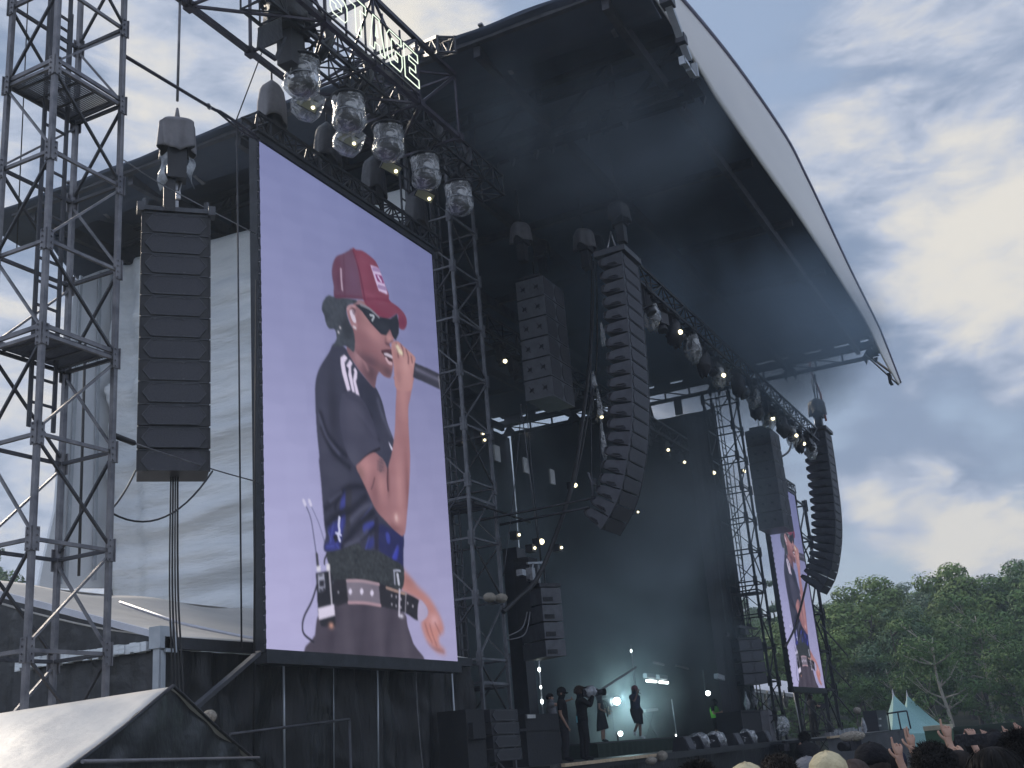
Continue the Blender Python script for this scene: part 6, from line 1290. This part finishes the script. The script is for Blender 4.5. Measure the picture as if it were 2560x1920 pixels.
def hairdo(root, c, s, kind, hc, seed):
    rr = random.Random(seed); c = Vector(c) + Vector((0, -.008, .012)) * s
    def scalp(v): return not (v.y > .35 and v.z < .45) and v.z > -.35 - .45 * (v.y < 0)
    if kind in ('cap', 'capback', 'bucket'):
        m = MB(); m.ball(c + Vector((0, -.012, .0)) * s, (.096 * s, .108 * s, .10 * s), 16, 10, fn=lambda v: 1 if v.z > -.6 else .9); m.build('hair', HM['dark' if hc in CL else hc if hc in HM else 'black'], root, local=True)
        m = MB(); cc = c + Vector((0, 0, .025)) * s; prof = [(.106, -.01), (.108, .03), (.098, .07), (.07, .10), (.035, .115), (.001, .12)]
        m.lathe([(r * s, z * s) for r, z in prof], cc, 20, fn=lambda q_, a: Vector((q_.x * .94, q_.y * 1.06, q_.z * (1 + .04 * math.sin(a * 6))))); m.ball(cc + Vector((0, 0, .12 * s)), .008 * s, 6, 4)
        sg_ = -1 if kind == 'capback' else 1
        if kind == 'bucket': m.lathe([(.104 * s, 0), (.135 * s, -.035 * s), (.16 * s, -.06 * s)], cc, 20)
        else: m.grid(lambda u, v: cc + Vector((lerp(-.085, .085, u), sg_ * (.085 + .085 * v * math.sin(math.pi * (u * .8 + .1))), -.008 - .03 * (abs(u - .5) * 2) ** 2 - .02 * v)) * s, 10, 5)
        m.build('cap', CL[hc] if hc in CL else CL['black'], root, local=True, solid=.004); return
    big = dict(short=1.0, curly=1.22, bob=1.10, long=1.08, messy=1.12)[kind]
    R = Vector((.098, .112, .105)) * s * big; low = {'bob': -.9, 'long': -1.3, 'short': -.15, 'messy': -.3, 'curly': -.35}[kind]
    m = MB(); vs = []
    m.ball(c + Vector((0, -.012, .008)) * s, tuple(R * .93), 22, 14, fn=lambda v: (1 + (.16 if kind == 'curly' else .05) * noise.noise(v * (7 if kind == 'curly' else 5) + Vector((seed, 0, 0)))) if (v.y < .45 or v.z > .35) else .80)
    if kind in ('bob', 'long'): m.ball(c + Vector((0, -.035, -.07 if kind == 'bob' else -.12)) * s, (R.x * 1.0, R.y * .8, .13 * s if kind == 'bob' else .2 * s), 16, 10)
    n = {'curly': 3400, 'messy': 2200, 'short': 2600, 'bob': 3600, 'long': 2600}[kind]; n = n if seed % 1000 else n; fs = []; W_ = .0028 * s if kind != 'curly' else .0035 * s
    for i in range(n):
        while True:
            v = Vector((rr.gauss(0, 1), rr.gauss(0, 1), rr.gauss(0, 1))).normalized()
            if v.z > low and not (v.y > .5 and v.z < .35): break
        p = c + Vector((0, -.012, .008)) * s + Vector((v.x * R.x, v.y * R.y, v.z * R.z)) * .9; d = v.copy(); pts = [p]
        L = s * {'curly': rr.uniform(.02, .055), 'messy': rr.uniform(.03, .06), 'short': rr.uniform(.03, .06), 'bob': rr.uniform(.08, .16), 'long': rr.uniform(.1, .2)}[kind]
        for k in range(4):
            if kind == 'curly': d = (d * .8 + Vector((rr.uniform(-1, 1), rr.uniform(-1, 1), rr.uniform(-1.1, .9))) * 1.35).normalized()
            elif kind in ('short', 'bob', 'long'):
                cc = c + Vector((0, -.012, .008)) * s; rel = pts[-1] - cc; e_ = Vector((rel.x / R.x, rel.y / R.y, rel.z / R.z)); tn = Vector((v.x * .9, v.y * .9 - .25, -.9)); nn = e_.normalized(); tn = (tn - nn * tn.dot(nn)) if e_.z > -.05 or kind == 'short' else Vector((rr.uniform(-.15, .15), rr.uniform(-.15, .1), -1))
                d = (tn.normalized() + nn * rr.uniform(-.02, .16) + Vector((rr.uniform(-1, 1), rr.uniform(-1, 1), 0)) * .10).normalized()
            elif kind == 'messy': d = (d + Vector((rr.uniform(-1, 1), rr.uniform(-1, 1), rr.uniform(-1.1, .5))) * .45).normalized()
            else: d = (d * .55 + Vector((v.x * .2, v.y * .2 - .15, -1)) * .8 + Vector((rr.uniform(-1, 1), rr.uniform(-1, 1), 0)) * .12).normalized()
            pts.append(pts[-1] + d * L / 4)
        x = v.cross(Vector((rr.uniform(-1, 1), rr.uniform(-1, 1), 1))).normalized() * W_
        o = len(vs); 
        for k, q_ in enumerate(pts): w = 1 - k / 6; vs += [q_ - x * w, q_ + x * w]
        fs += [[o + 2 * k, o + 2 * k + 1, o + 2 * k + 3, o + 2 * k + 2] for k in range(4)]
    m.add(vs, fs, True); m.build('hair', HM[hc], root, local=True)
AUD = -math.pi / 2           # facing the audience (-Y)
def ft_(x, y, Y): return px(x, y, Y=Y)
# --- on stage
p = ft_(1417, 1903, 12.3); p.z = DZ
person('person in black cap and black clothes standing on deck near the light pole, arms down', p, AUD + .25, 1.76, dict(elR=(.22, -.02, 1.12), wrR=(.22, .10, .88), headb=(0, .02, 1.535), headm=(0, .03, 1.605)), shirt='black', sleeve=.75, legs='charcoal', legt=2, hair='cap', hairc='black')
p = ft_(1388, 1899, 13.2); p.z = DZ
person('person in pale shirt behind the black cap crew member, one arm stretched out pointing', p, AUD + .1, 1.74, dict(elR=(.10, .26, 1.42), wrR=(.06, .50, 1.50), shR=(.17, .03, 1.42)), shirt='grey', sleeve=.6, legs='black', legt=2, hand={'R': (0, 1, .1)}, fist=(('R', [0, .9, .9, .9]),))
def vcam(root, J, s):
    m = MB(); c = Vector((.14, .20, 1.56)) * s; m.box(c, (.12, .34, .14)); m.tube([c + Vector((0, .15, 0)), c + Vector((0, .30, 0))], .05, 12); m.box(c + Vector((0, .0, .10)), (.03, .2, .05)); m.build('camera_body', CL['charcoal'], root, local=True)
    m = MB(); m.ball(c + Vector((.02, .05, .05)), (.11, .15, .12), 12, 8, fn=lambda v: 1 + .3 * noise.noise(v * 4)); m.build('rain_wrap', M['clear'], root, local=True)
def vc_thing(label, pos, rz, sc=1, extra=False):
    t = thing('video_camera', label, 'video camera', pos, rotz=rz); m = MB(); m.box((0, 0, 0), (.13 * sc, .34 * sc, .15 * sc)); m.tube([(0, .16 * sc, 0), (0, .30 * sc, 0)], .055 * sc, 12); m.box((0, -.02, .11 * sc), (.03, .22 * sc, .04)); m.build('camera_body', CL['charcoal'], t, local=True)
    m = MB(); m.tube([(0, .30 * sc, 0), (0, .36 * sc, 0)], .07 * sc, 12); m.build('lens_hood', CL['black'], t, local=True)
    if extra:
        m = MB(); m.ball((.0, .02, .02), (.12 * sc, .17 * sc, .13 * sc), 14, 8, fn=lambda v: 1 + .35 * noise.noise(v * 4)); m.build('rain_wrap', M['bag'], t, local=True)
    return t
p = ft_(1465, 1901, 11.7); p.z = DZ
rp = person('camera operator in black seen from behind, red-brown hair, blue pass on the belt', p, AUD + .75, 1.73, dict(elR=(.30, .14, 1.26), wrR=(.20, .26, 1.50), elL=(-.26, .18, 1.22), wrL=(-.02, .30, 1.44), kneeL=(-.16, .02, .49), ankL=(-.20, -.02, .09), toeL=(-.22, .15, .035), kneeR=(.16, .02, .49), ankR=(.19, -.05, .09), toeR=(.22, .12, .035)), shirt='black', sleeve=1.9, legs='black', legt=2, hair='messy', hairc='brown', loose=.02)
m = MB(); m.box(Vector((.02, -.145, .98)), (.07, .012, .16)); m.build('blue_pass', mat('blue_cloth', (.15, .5, .62), None, .6), rp, local=True)
q0 = WM[rp] @ Vector((.12, .22, 1.58)); vc_thing('shoulder video camera wrapped in clear plastic, held by the operator on stage', q0, AUD + .75 - math.pi / 2, 1.15, True)
p = ft_(1510, 1857, 15.9); p.z = rt
gp_ = person('guitarist with dark bob hair in a black sleeveless top and black knee-length skirt', p, AUD + .35, 1.70, dict(elL=(-.27, .02, 1.16), wrL=(-.12, .27, 1.06), elR=(.25, -.04, 1.14), wrR=(.10, .20, 1.00), kneeL=(-.15, .03, .49), ankL=(-.19, .0, .09), toeL=(-.22, .15, .035), kneeR=(.14, .0, .49), ankR=(.17, -.04, .09), toeR=(.2, .12, .035)), shirt='black', sleeve=0.02, legs='black', legt=.5, shoes='black', skin='tan', hair='bob', hairc='dark', loose=.012)
m = MB(); m.lathe([(.15, 1.0), (.18, .85), (.22, .62), (.25, .42)], (0, 0, 0), 28, fn=lambda v, a: Vector((v.x * (1 + .06 * math.sin(a * 6)), v.y * .85 * (1 + .06 * math.sin(a * 6)), v.z + .04 * math.sin(a) * (v.z < .5)))); m.build('skirt', CL['black'], gp_, local=True)
gt = thing('electric_guitar', 'electric guitar with a dark body and pale tuner end, held by the guitarist', 'guitar', WM[gp_] @ Vector((.05, .22, 1.0)), rotz=AUD + .35 - math.pi / 2)
body = [(.22, .02), (.18, .12), (.06, .13), (-.02, .08), (-.10, .12), (-.16, .08), (-.10, .0), (-.16, -.09), (-.08, -.13), (.02, -.08), (.10, -.14), (.20, -.12)]
GR = Matrix.Rotation(math.radians(12), 3, 'Y')
m = MB(); pts = [GR @ Vector((a.x, -.02, a.y)) for a in catmull([(x, z, 0) for x, z in body], 4, True)]; m.prism(pts, (0, .045, 0)); m.build('body', M['cab'], gt, local=True)
m = MB(); m.beam(GR @ Vector((-.08, .03, 0)), GR @ Vector((-.62, .03, 0)), .03, .045); m.build('neck', M['wood'], gt, local=True); m = MB(); m.box(GR @ Vector((-.68, .03, .01)), (.15, .02, .075), GR); m.build('headstock', M['wood'], gt, local=True)
m = MB(); m.prism([GR @ Vector((a, .028, b)) for a, b in ((.12, .05), (.0, .06), (-.03, -.02), (.08, -.08), (.15, -.05))], (0, .004, 0)); m.build('scratch_plate', M['panelwhite'], gt, local=True)
m = MB(); m.tube(catmull([GR @ Vector((.2, 0, .02)), Vector((.02, -.05, .28)), Vector((-.1, -.2, .44)), Vector((-.12, .02, .30)), GR @ Vector((-.14, .0, .06))], 5), .014, 4); m.build('strap', CL['black'], gt, local=True)
p = ft_(1598, 1850, 14.7); p.z = rt
sp = person('singer in red cap, navy shirt with white 3, baggy black shorts, one foot kicked up', p, AUD - .35, 1.76, dict(elR=(.24, .18, 1.22), wrR=(.08, .20, 1.47), elL=(-.27, -.10, 1.16), wrL=(-.22, .04, .95), headb=(0, .03, 1.53), headm=(0, .05, 1.60), headt=(0, .04, 1.665), kneeR=(.13, .14, .52), ankR=(.14, -.06, .26), toeR=(.16, .02, .13), kneeL=(-.10, .02, .49), spine=(0, -.01, 1.12)), shirt='navy', sleeve=.8, legs='black', legt=1.0, shoes='white', skin='brown', hair='cap', hairc='cap_red', loose=.026, shirt_low=.06, legloose=.075)
m = MB()
for a, b in (((-.05, 1.36), (.05, 1.36)), ((.05, 1.36), (.05, 1.28)), ((-.02, 1.28), (.05, 1.28)), ((.05, 1.28), (.05, 1.19)), ((-.05, 1.19), (.05, 1.19))):
    m.beam((-a[0], -.172, a[1]), (-b[0], -.172, b[1]), .028, .012)
m.build('shirt_number', CL['white'], sp, local=True)
m = MB(); 
for k in range(3): m.beam((-.17, -.06 + .03 * k, 1.47), (-.24, -.06 + .03 * k, 1.36), .012)
m.build('shoulder_stripe', CL['white'], sp, local=True)
mc = WM[sp] @ Vector((.08, .25, 1.52)); t = thing('microphone', 'black hand microphone held to the mouth by the singer', 'microphone', mc, rotz=AUD - .35 - math.pi / 2); m = MB(); m.tube([(-.05, -.08, .03), (.04, .14, -.02)], .017, 8); m.build('handle', CL['black'], t, local=True); m = MB(); m.ball((-.06, -.1, .035), .028, 10, 6); m.build('head_grille', M['galvd'], t, local=True)
p = ft_(1797, 1861, 13.8)
hv = person('person in a bright green vest, black shorts and white socks looking down at the hands', p, AUD - .1, 1.68, dict(elL=(-.25, .06, 1.14), wrL=(-.06, .24, 1.16), elR=(.25, .06, 1.14), wrR=(.06, .26, 1.20), headb=(0, .03, 1.53), headm=(0, .06, 1.595), headt=(0, .07, 1.66), kneeL=(-.13, .02, .49), ankL=(-.15, 0, .09), kneeR=(.13, .02, .49), ankR=(.15, 0, .09)), shirt='black', sleeve=.6, legs='black', legt=.9, shoes='white', hair='long', hairc='black')
m = MB(); m.lathe([(.150, .98), (.165, 1.12), (.175, 1.26), (.165, 1.36), (.10, 1.43)], (0, 0, 0), 22, fn=lambda v, a: Vector((v.x * (1.12 if v.z < 1.3 else 1.0), v.y * .98, v.z))); m.build('safety_vest', CL['lime'], hv, local=True)
p = ft_(2040, 1838, 12.4)
op = person('far camera operator in dark clothes on the platform under the far screen', p, AUD + 1.0, 1.80, dict(elR=(.18, .24, 1.18), wrR=(.05, .46, 1.22), elL=(-.22, .2, 1.2), wrL=(-.1, .44, 1.24)), shirt='charcoal', sleeve=.6, legs='black', legt=2, hair='cap', hairc='black')
vc_thing('video camera on a tripod in front of the far camera operator', WM[op] @ Vector((-.02, .62, 1.26)), AUD + 1.0 - math.pi / 2, 1.4)
q1 = WM[op] @ Vector((-.02, .62, 1.2)); t = thing('tripod', 'tripod carrying the far video camera', 'tripod', q1)
for k in range(3): m = MB(); a = k * 2.09; m.tube([q1, (q1.x + .4 * math.cos(a), q1.y + .4 * math.sin(a), p.z)], .025, 5); m.build('leg', CL['charcoal'], t)
# --- pit crew
def at_d(x, y, dist):
    d = CR @ Vector(((x - 1280) / FPX, (960 - y) / FPX, -1)); return EYE + d * (dist / FPX * FPX)
p = at_d(2018, 1835, 24); 
person('photographer in black crouching forward in the pit, camera raised towards the left', (p.x, p.y, .28), AUD + 2.1, 1.70, dict(pelvis=(0, -.22, .92), hipL=(-.1, -.2, .88), hipR=(.1, -.2, .88), spine=(0, -.10, 1.07), chest=(0, .06, 1.22), neck=(0, .15, 1.34), headb=(0, .21, 1.40), headm=(0, .25, 1.47), headt=(0, .25, 1.54), shL=(-.18, .07, 1.29), shR=(.18, .07, 1.29), elL=(-.2, .30, 1.15), wrL=(-.06, .46, 1.30), elR=(.2, .30, 1.15), wrR=(.06, .46, 1.30)), shirt='black', sleeve=1.9, legs='black', legt=2, hair='messy', hairc='black', loose=.03)
p = at_d(1962, 1868, 23); vc_thing('camera held up by the crouching photographer in the pit', p, AUD + 2.1 - math.pi / 2, .9)
p = at_d(2132, 1864, 14); t = vc_thing('black video camera held above the crowd under a long grey furry microphone', p, math.radians(70), .75); fur('long grey furry windshield on top of the video camera raised above the crowd', at_d(2131, 1841, 14), (.16, .06, .06), Matrix.Rotation(math.radians(-64), 3, 'Z'))
t = thing('furry_boom', 'pair of pale furry microphones at the stage edge right of the plywood', 'microphone', px(1640, 1897, Y=10.3)); m = MB(); m.ball(px(1655, 1890, Y=10.3), (.19, .13, .13), 16, 10, fn=lambda v: 1 + .15 * noise.noise(v * 6)); m.build('windshield', M['fur'], t); m = MB(); m.ball(px(1628, 1902, Y=10.3), (.22, .12, .10), 16, 10, fn=lambda v: 1 + .15 * noise.noise(v * 6)); m.build('windshield', M['fur'], t)
# --- crowd: the top of each head is measured, the body stands under it on the grass
def crowd(label, x, ytop, dist, H=None, hair='short', hairc='black', shirt='grey', face=.55, skin='light', pose=None, hand=None, fist=(), extras=None, lvl=1, sl=.7):
    top = at_d(x, ytop, dist); head_top = top.z
    base = {'curly': 1.80, 'messy': 1.765, 'bob': 1.755, 'short': 1.745, 'long': 1.75, 'cap': 1.765, 'capback': 1.765, 'bucket': 1.765}[hair] / 1.72
    Hh = H or 1.68; z = head_top - Hh * base
    return person(label, (top.x, top.y, z), face, Hh, pose, shirt, sl, 'charcoal', 2, 'black', skin, hair, hairc, hand=hand, fist=fist, extras=extras, lvl=lvl, group=None)
CF = .52
crowd('person in the crowd with a big mop of curly black hair, centre of the group', 2318, 1836, 6.6, 1.70, 'curly', 'black', 'charcoal', CF, lvl=2)
crowd('person with wide dark wavy hair at the bottom edge, right of the big curly mop', 2476, 1856, 5.0, 1.66, 'bob', 'black', 'charcoal', CF - .1, lvl=2)
crowd('person in a black cap just left of the big curly mop', 2176, 1857, 7.0, 1.70, 'cap', 'black', 'charcoal', CF + .15, lvl=2)
crowd('person in a cream baseball cap, seen from behind near the bottom edge', 2066, 1880, 6.0, 1.68, 'cap', 'cream', 'olive', CF, lvl=2)
crowd('person with tousled black hair left of the cream cap', 1938, 1868, 7.0, 1.70, 'curly', 'dark', 'charcoal', CF, lvl=2)
crowd('person with smooth red-brown hair right of the cream cap', 2128, 1889, 6.2, 1.64, 'short', 'brown', 'white', CF, lvl=2)
crowd('person in a grey cap partly hidden behind the cream cap', 2018, 1893, 7.2, 1.66, 'cap', 'grey', 'charcoal', CF)
crowd('person in a pale straw hat cut off by the bottom edge', 1864, 1909, 5.6, 1.66, 'bucket', 'cream', 'beige', CF)
crowd('person whose dark hair just shows at the bottom edge, farthest left of the crowd', 1738, 1900, 6.4, 1.66, 'messy', 'black', 'charcoal', CF)
crowd('person with thick black hair in a pale patterned shirt at the right edge', 2542, 1822, 7.2, 1.74, 'messy', 'black', 'pattern', CF + .4, lvl=2)
crowd('person in a dark cap between the two raised phones and the right edge', 2480, 1831, 8.6, 1.72, 'cap', 'black', 'charcoal', CF)
crowd('person with short black hair behind the raised phone', 2418, 1829, 9.6, 1.74, 'short', 'black', 'olive', CF)
crowd('person in an olive shirt behind the curly mop and the wavy hair', 2392, 1868, 7.6, 1.66, 'short', 'dark', 'olive', CF)
crowd('small dark head between the black cap and the curly mop', 2232, 1872, 9.5, 1.64, 'cap', 'navy', 'blue', CF)
# raised hands; hand at measured point, body below
def hands_up(label, x, y, dist, fistv, sh='grey', side='R', hx=.12, skin='light', extras=None, hdir=(0.02, .1, 1)):
    tip = at_d(x, y, dist); sgn = 1 if side == 'R' else -1; s = 1; wz = tip.z - .17; 
    Hh = 1.66; fa = CF; rot = Matrix.Rotation(fa - math.pi / 2, 3, 'Z'); off = rot @ Vector((sgn * .26, .20, 0)); z0 = 0
    wr = Vector((sgn * .26, .20, min(wz, 1.86))); zoff = wz - wr.z
    el = Vector((sgn * .30, .08, max(1.36, wr.z - .27)))
    return person(label, (tip.x - off.x, tip.y - off.y, zoff), fa, 1.72 * 1.0, {'el' + side: tuple(el), 'wr' + side: tuple(wr), 'sh' + side: (sgn * .18, .02, 1.43)}, sh, .5, 'charcoal', 2, 'black', skin, 'short', 'black', hand={side: hdir}, fist=((side, fistv),), extras=extras)
hands_up('person holding one arm high with index finger up, right of the curly mop', 2362, 1798, 8.0, [0, .95, .95, .95], 'grey')
hands_up('person with a closed fist raised behind the phone holder', 2424, 1808, 9.5, 1.0, 'olive')
hands_up('person raising two fingers just left of the curly mop', 2272, 1820, 8.5, [0.02, 0.05, 1, 1], 'charcoal')
hands_up('person pointing upward beside the black cap', 2240, 1843, 8.0, [0, .9, .9, .95], 'white')
hands_up('person with a small loosely raised hand, left of three far hands', 2460, 1820, 14, [.4, .6, .7, .8], 'blue')
hands_up('person with a small hand showing two fingers, middle of three far hands', 2512, 1814, 15, [.1, .4, .9, .9], 'charcoal')
hands_up('person with a tilted raised hand at the right edge of the photo', 2544, 1806, 12, [.2, .3, .5, .6], 'white')
def phone(label, x, y, d, rz, screen):
    t = thing('smartphone', label, 'phone', at_d(x, y, d), rot=(math.radians(-75), 0, rz)); m = MB(); m.box((0, 0, 0), (.155, .075, .009)); m.build('body', CL['charcoal'], t, local=True); m = MB(); m.box((0, 0, .0055), (.145, .067, .002)); m.build('screen', screen, t, local=True)
phone('smartphone raised in landscape with a violet picture on its screen', 2440, 1849, 8.2, CF - math.pi / 2 , emit('phone_screen', (.16, .14, .36), .8))
phone('pale phone held flat in the hand left of the landscape phone', 2402, 1850, 8.0, CF - math.pi / 2 + .6, M['panelwhite'])
hands_up('person holding a phone low in one hand between the curly mop and the wavy hair', 2412, 1840, 7.8, [.5, .6, .7, .8], 'olive', hdir=(-.4, .3, .6))
# ================================================================== trees
def leafmat(name, c1, c2):
    m = mat(name, c1, c2, .75, 0, .5, 0, detail=2); return m
LM = [leafmat('leaf_mid_green', (.12, .215, .055), (.045, .10, .026)), leafmat('leaf_yellow_green', (.18, .26, .065), (.08, .145, .036)), leafmat('leaf_dark_green', (.08, .15, .05), (.03, .07, .026)), leafmat('leaf_blue_green', (.10, .18, .08), (.045, .09, .042))]
BK = mat('dark_bark', (.07, .06, .05), None, .9, 0, 9); BP = mat('pale_bark', (.42, .39, .34), (.28, .25, .21), .8, 0, 6)
def make_tree(seed, H, spread, lm, bark, nleaf=3000, lsz=.30, name='broadleaf_tree', label='', sparse=0, conifer=False):
    rr = random.Random(seed); t = thing(name, label, 'tree', (0, 0, 0))
    m = MB(); tips = []
    lean = Vector((rr.uniform(-.6, .6), rr.uniform(-.6, .6), 0)); top = Vector((0, 0, H * .82)) + lean
    tp = catmull([Vector((0, 0, -.5)), Vector((0, 0, H * .25)) + lean * .1, Vector((0, 0, H * .55)) + lean * .7 + Vector((rr.uniform(-.3, .3), rr.uniform(-.3, .3), 0)), top], 4)
    m.tube(tp, .2, 7, rs=[lerp(H * .020, .03, i / (len(tp) - 1)) for i in range(len(tp))])
    nb = 15 if not conifer else 30
    for k in range(nb):
        f = rr.uniform(.30, .95) if not conifer else lerp(.15, .98, k / nb); base = tp[min(len(tp) - 1, int(f * (len(tp) - 1)))]
        a = rr.uniform(0, 6.283); L = (spread * (1.05 - .55 * f) * rr.uniform(.7, 1.1)) if not conifer else spread * (1.05 - f)
        up = L * rr.uniform(.3, .9) if not conifer else -L * .15
        mid = base + Vector((math.cos(a) * L * .5, math.sin(a) * L * .5, up * .35)); tip = base + Vector((math.cos(a) * L, math.sin(a) * L, up))
        m.tube([base, mid, tip], .05, 4, rs=[H * .008, H * .005, .02]); tips.append((tip, f)); tips.append((mid, f))
        for j in range(2):
            b2 = a + rr.uniform(-.9, .9); t2 = mid + Vector((math.cos(b2) * L * .45, math.sin(b2) * L * .45, up * .5)); m.tube([mid, t2], .03, 3, rs=[H * .004, .012]); tips.append((t2, f))
    tips.append((top + Vector((0, 0, H * .1)), 1)); m.build('trunk', bark, t, local=True)
    vs = []; fs = []; ncl = int(len(tips) * 1.0); per = max(6, nleaf // ncl)
    for tip, f in tips:
        if rr.random() < sparse: continue
        cr = spread * rr.uniform(.16, .30) * (1 if not conifer else .6)
        for j in range(per):
            while True:
                d = Vector((rr.uniform(-1, 1), rr.uniform(-1, 1), rr.uniform(-1, 1)))
                if .15 < d.length < 1: break
            d = d.normalized() * (d.length ** .45); p = tip + Vector((d.x * cr * 1.15, d.y * cr * 1.15, d.z * cr * .62 + cr * .1))
            s = lsz * rr.uniform(.5, 1.25); nrm = (d + Vector((rr.uniform(-.7, .7), rr.uniform(-.7, .7), rr.uniform(0, 1.1)))).normalized(); x = nrm.orthogonal().normalized(); x = (Matrix.Rotation(rr.uniform(0, 6.28), 3, nrm) @ x); y = nrm.cross(x)
            o = len(vs); vs += [p + x * s, p + y * s * .45, p - x * s, p - y * s * .45 - nrm * s * .15]; fs.append([o, o + 1, o + 2, o + 3])
    m = MB(); m.add(vs, fs); m.build('crown', lm, t, local=True); return t
LB = ['rounded mid green tree in the wood on the hillside', 'yellow-green tree with a light feathery crown in the hillside wood', 'dark green dense tree in the hillside wood', 'blue-green tree high in the hillside wood', 'tree with pale bare branches showing through a thin crown on the hillside', 'dark pointed conifer among the broadleaf trees']
PT = [make_tree(1, 10, 3.6, LM[0], BK, 8500, .15, label=LB[0]), make_tree(2, 10, 3.8, LM[1], BK, 8500, .15, label=LB[1]), make_tree(3, 10.5, 3.5, LM[2], BK, 9000, .15, label=LB[2]), make_tree(4, 10, 3.7, LM[3], BK, 8500, .15, label=LB[3]),
      make_tree(5, 10.5, 4.0, LM[0], BP, 5600, .13, name='birch_tree', label=LB[4], sparse=.15), make_tree(6, 11, 2.1, LM[2], BK, 7500, .14, name='conifer_tree', label=LB[5], conifer=True)]
for p, l in zip(PT, LB): p['group'] = ['rounded green trees', 'yellow-green trees', 'dark green trees', 'blue-green trees', 'pale-branched trees', 'conifers'][PT.index(p)] + ' of the hillside wood'
rr = random.Random(11); used = set(); cnt = 0
def plant(x, y, k, s, zoff=0):
    global cnt
    loc = (x, y, hill_z(x, y) - .2 + zoff); rz = rr.uniform(0, 6.28)
    if k not in used: used.add(k); o = PT[k]; o.location = loc; o.rotation_euler = (0, 0, rz)
    else: o = dup(PT[k], loc, rz)
    o.scale = (s * rr.uniform(.9, 1.1), s * rr.uniform(.9, 1.1), s * rr.uniform(.92, 1.08)); cnt += 1; return o
X = 69.0; row = 0
while X < 142:
    Y = -34 + rr.uniform(0, 4); 
    while Y < 46 + (X - 69) * .25:
        x = X + rr.uniform(-2, 2); w = [.34, .25, .21, .1, .05, .05] if row < 5 else [.24, .14, .27, .3, .01, .04]
        k = rr.choices(range(6), w)[0]; s = rr.uniform(.78, 1.08) * (.62 if row == 0 else .85 if row == 1 else 1.0)
        plant(x, Y, k, s); Y += rr.uniform(4.2, 6.2) * (1.0 if row > 0 else .8)
    X += 5.2 + row * .25; row += 1
for (x, y, d, s) in ((2352, 1600, 70, .72), (2460, 1540, 78, .8), (2520, 1560, 72, .7), (2200, 1560, 74, .6)):
    v = px(x, y, X=d); plant(v.x - 2, v.y, 4, s)
for i in range(12):      # trees at the far left, seen through the foot of the left tower
    plant(30 + i * 2.6 + rr.uniform(-1, 1), 62 + (i % 3) * 5 + i * .6, (0, 2, 1)[i % 3], 1.35)
# ================================================================== air
def vol_box(name, mname, col, dens, c, size, noise_=None, aniso=.2):
    m = bpy.data.materials.new(mname); m.use_nodes = True; nt = m.node_tree; nt.nodes.clear(); N = nt.nodes.new; L = nt.links.new
    o = N('ShaderNodeOutputMaterial'); v = N('ShaderNodeVolumePrincipled')
    v.inputs['Color'].default_value = col; v.inputs['Density'].default_value = dens; v.inputs['Anisotropy'].default_value = aniso
    if noise_:
        tc = N('ShaderNodeTexCoord'); n = N('ShaderNodeTexNoise'); n.inputs['Scale'].default_value = noise_; n.inputs['Detail'].default_value = 4; n.inputs['Distortion'].default_value = .6
        L(tc.outputs['Object'], n.inputs['Vector']); r = N('ShaderNodeMapRange'); L(n.outputs[0], r.inputs[0]); r.inputs[1].default_value = .42; r.inputs[2].default_value = .68; r.inputs[3].default_value = 0; r.inputs[4].default_value = dens
        # thinner towards the edges of the cloud
        ln = N('ShaderNodeVectorMath'); ln.operation = 'LENGTH'; mp = N('ShaderNodeMapping'); mp.inputs['Scale'].default_value = (2 / size[0], 2 / size[1], 2 / size[2]); L(tc.outputs['Object'], mp.inputs[0]); L(mp.outputs[0], ln.inputs[0])
        e = N('ShaderNodeMapRange'); L(ln.outputs['Value'], e.inputs[0]); e.inputs[1].default_value = 1.0; e.inputs[2].default_value = .45; e.inputs[3].default_value = 0; e.inputs[4].default_value = 1
        mu = N('ShaderNodeMath'); mu.operation = 'MULTIPLY'; L(r.outputs[0], mu.inputs[0]); L(e.outputs[0], mu.inputs[1]); L(mu.outputs[0], v.inputs['Density'])
    L(v.outputs[0], o.inputs['Volume'])
    b = MB(); b.box((0, 0, 0), size); ob = b.build(name, m); ob.location = c; tag(ob, kind='stuff'); return ob
vol_box('haze', 'haze_air', (.72, .84, 1, 1), .0014, (120, 30, 34), (500, 620, 70))
vol_box('stage_smoke', 'smoke', (.74, .88, 1, 1), .17, (35, 14.5, 8.5), (25, 15.5, 13.6), .22)
vol_box('roof_smoke', 'roof_smoke_air', (.60, .80, 1, 1), .85, (35.6, 9.3, 14.4), (20, 11.5, 5.6), .15)
vol_box('roof_smoke', 'side_smoke_air', (.70, .86, 1, 1), .35, (22.5, 8.5, 15.2), (8, 8, 4), .25)
vol_box('lamp_haze', 'lamp_haze_air', (.85, .95, 1, 1), .30, tuple(px(1542, 1753, Y=16.2)), (5.5, 5.5, 5.0), .3)
S.cycles.volume_step_rate = 1; S.cycles.volume_max_steps = 64
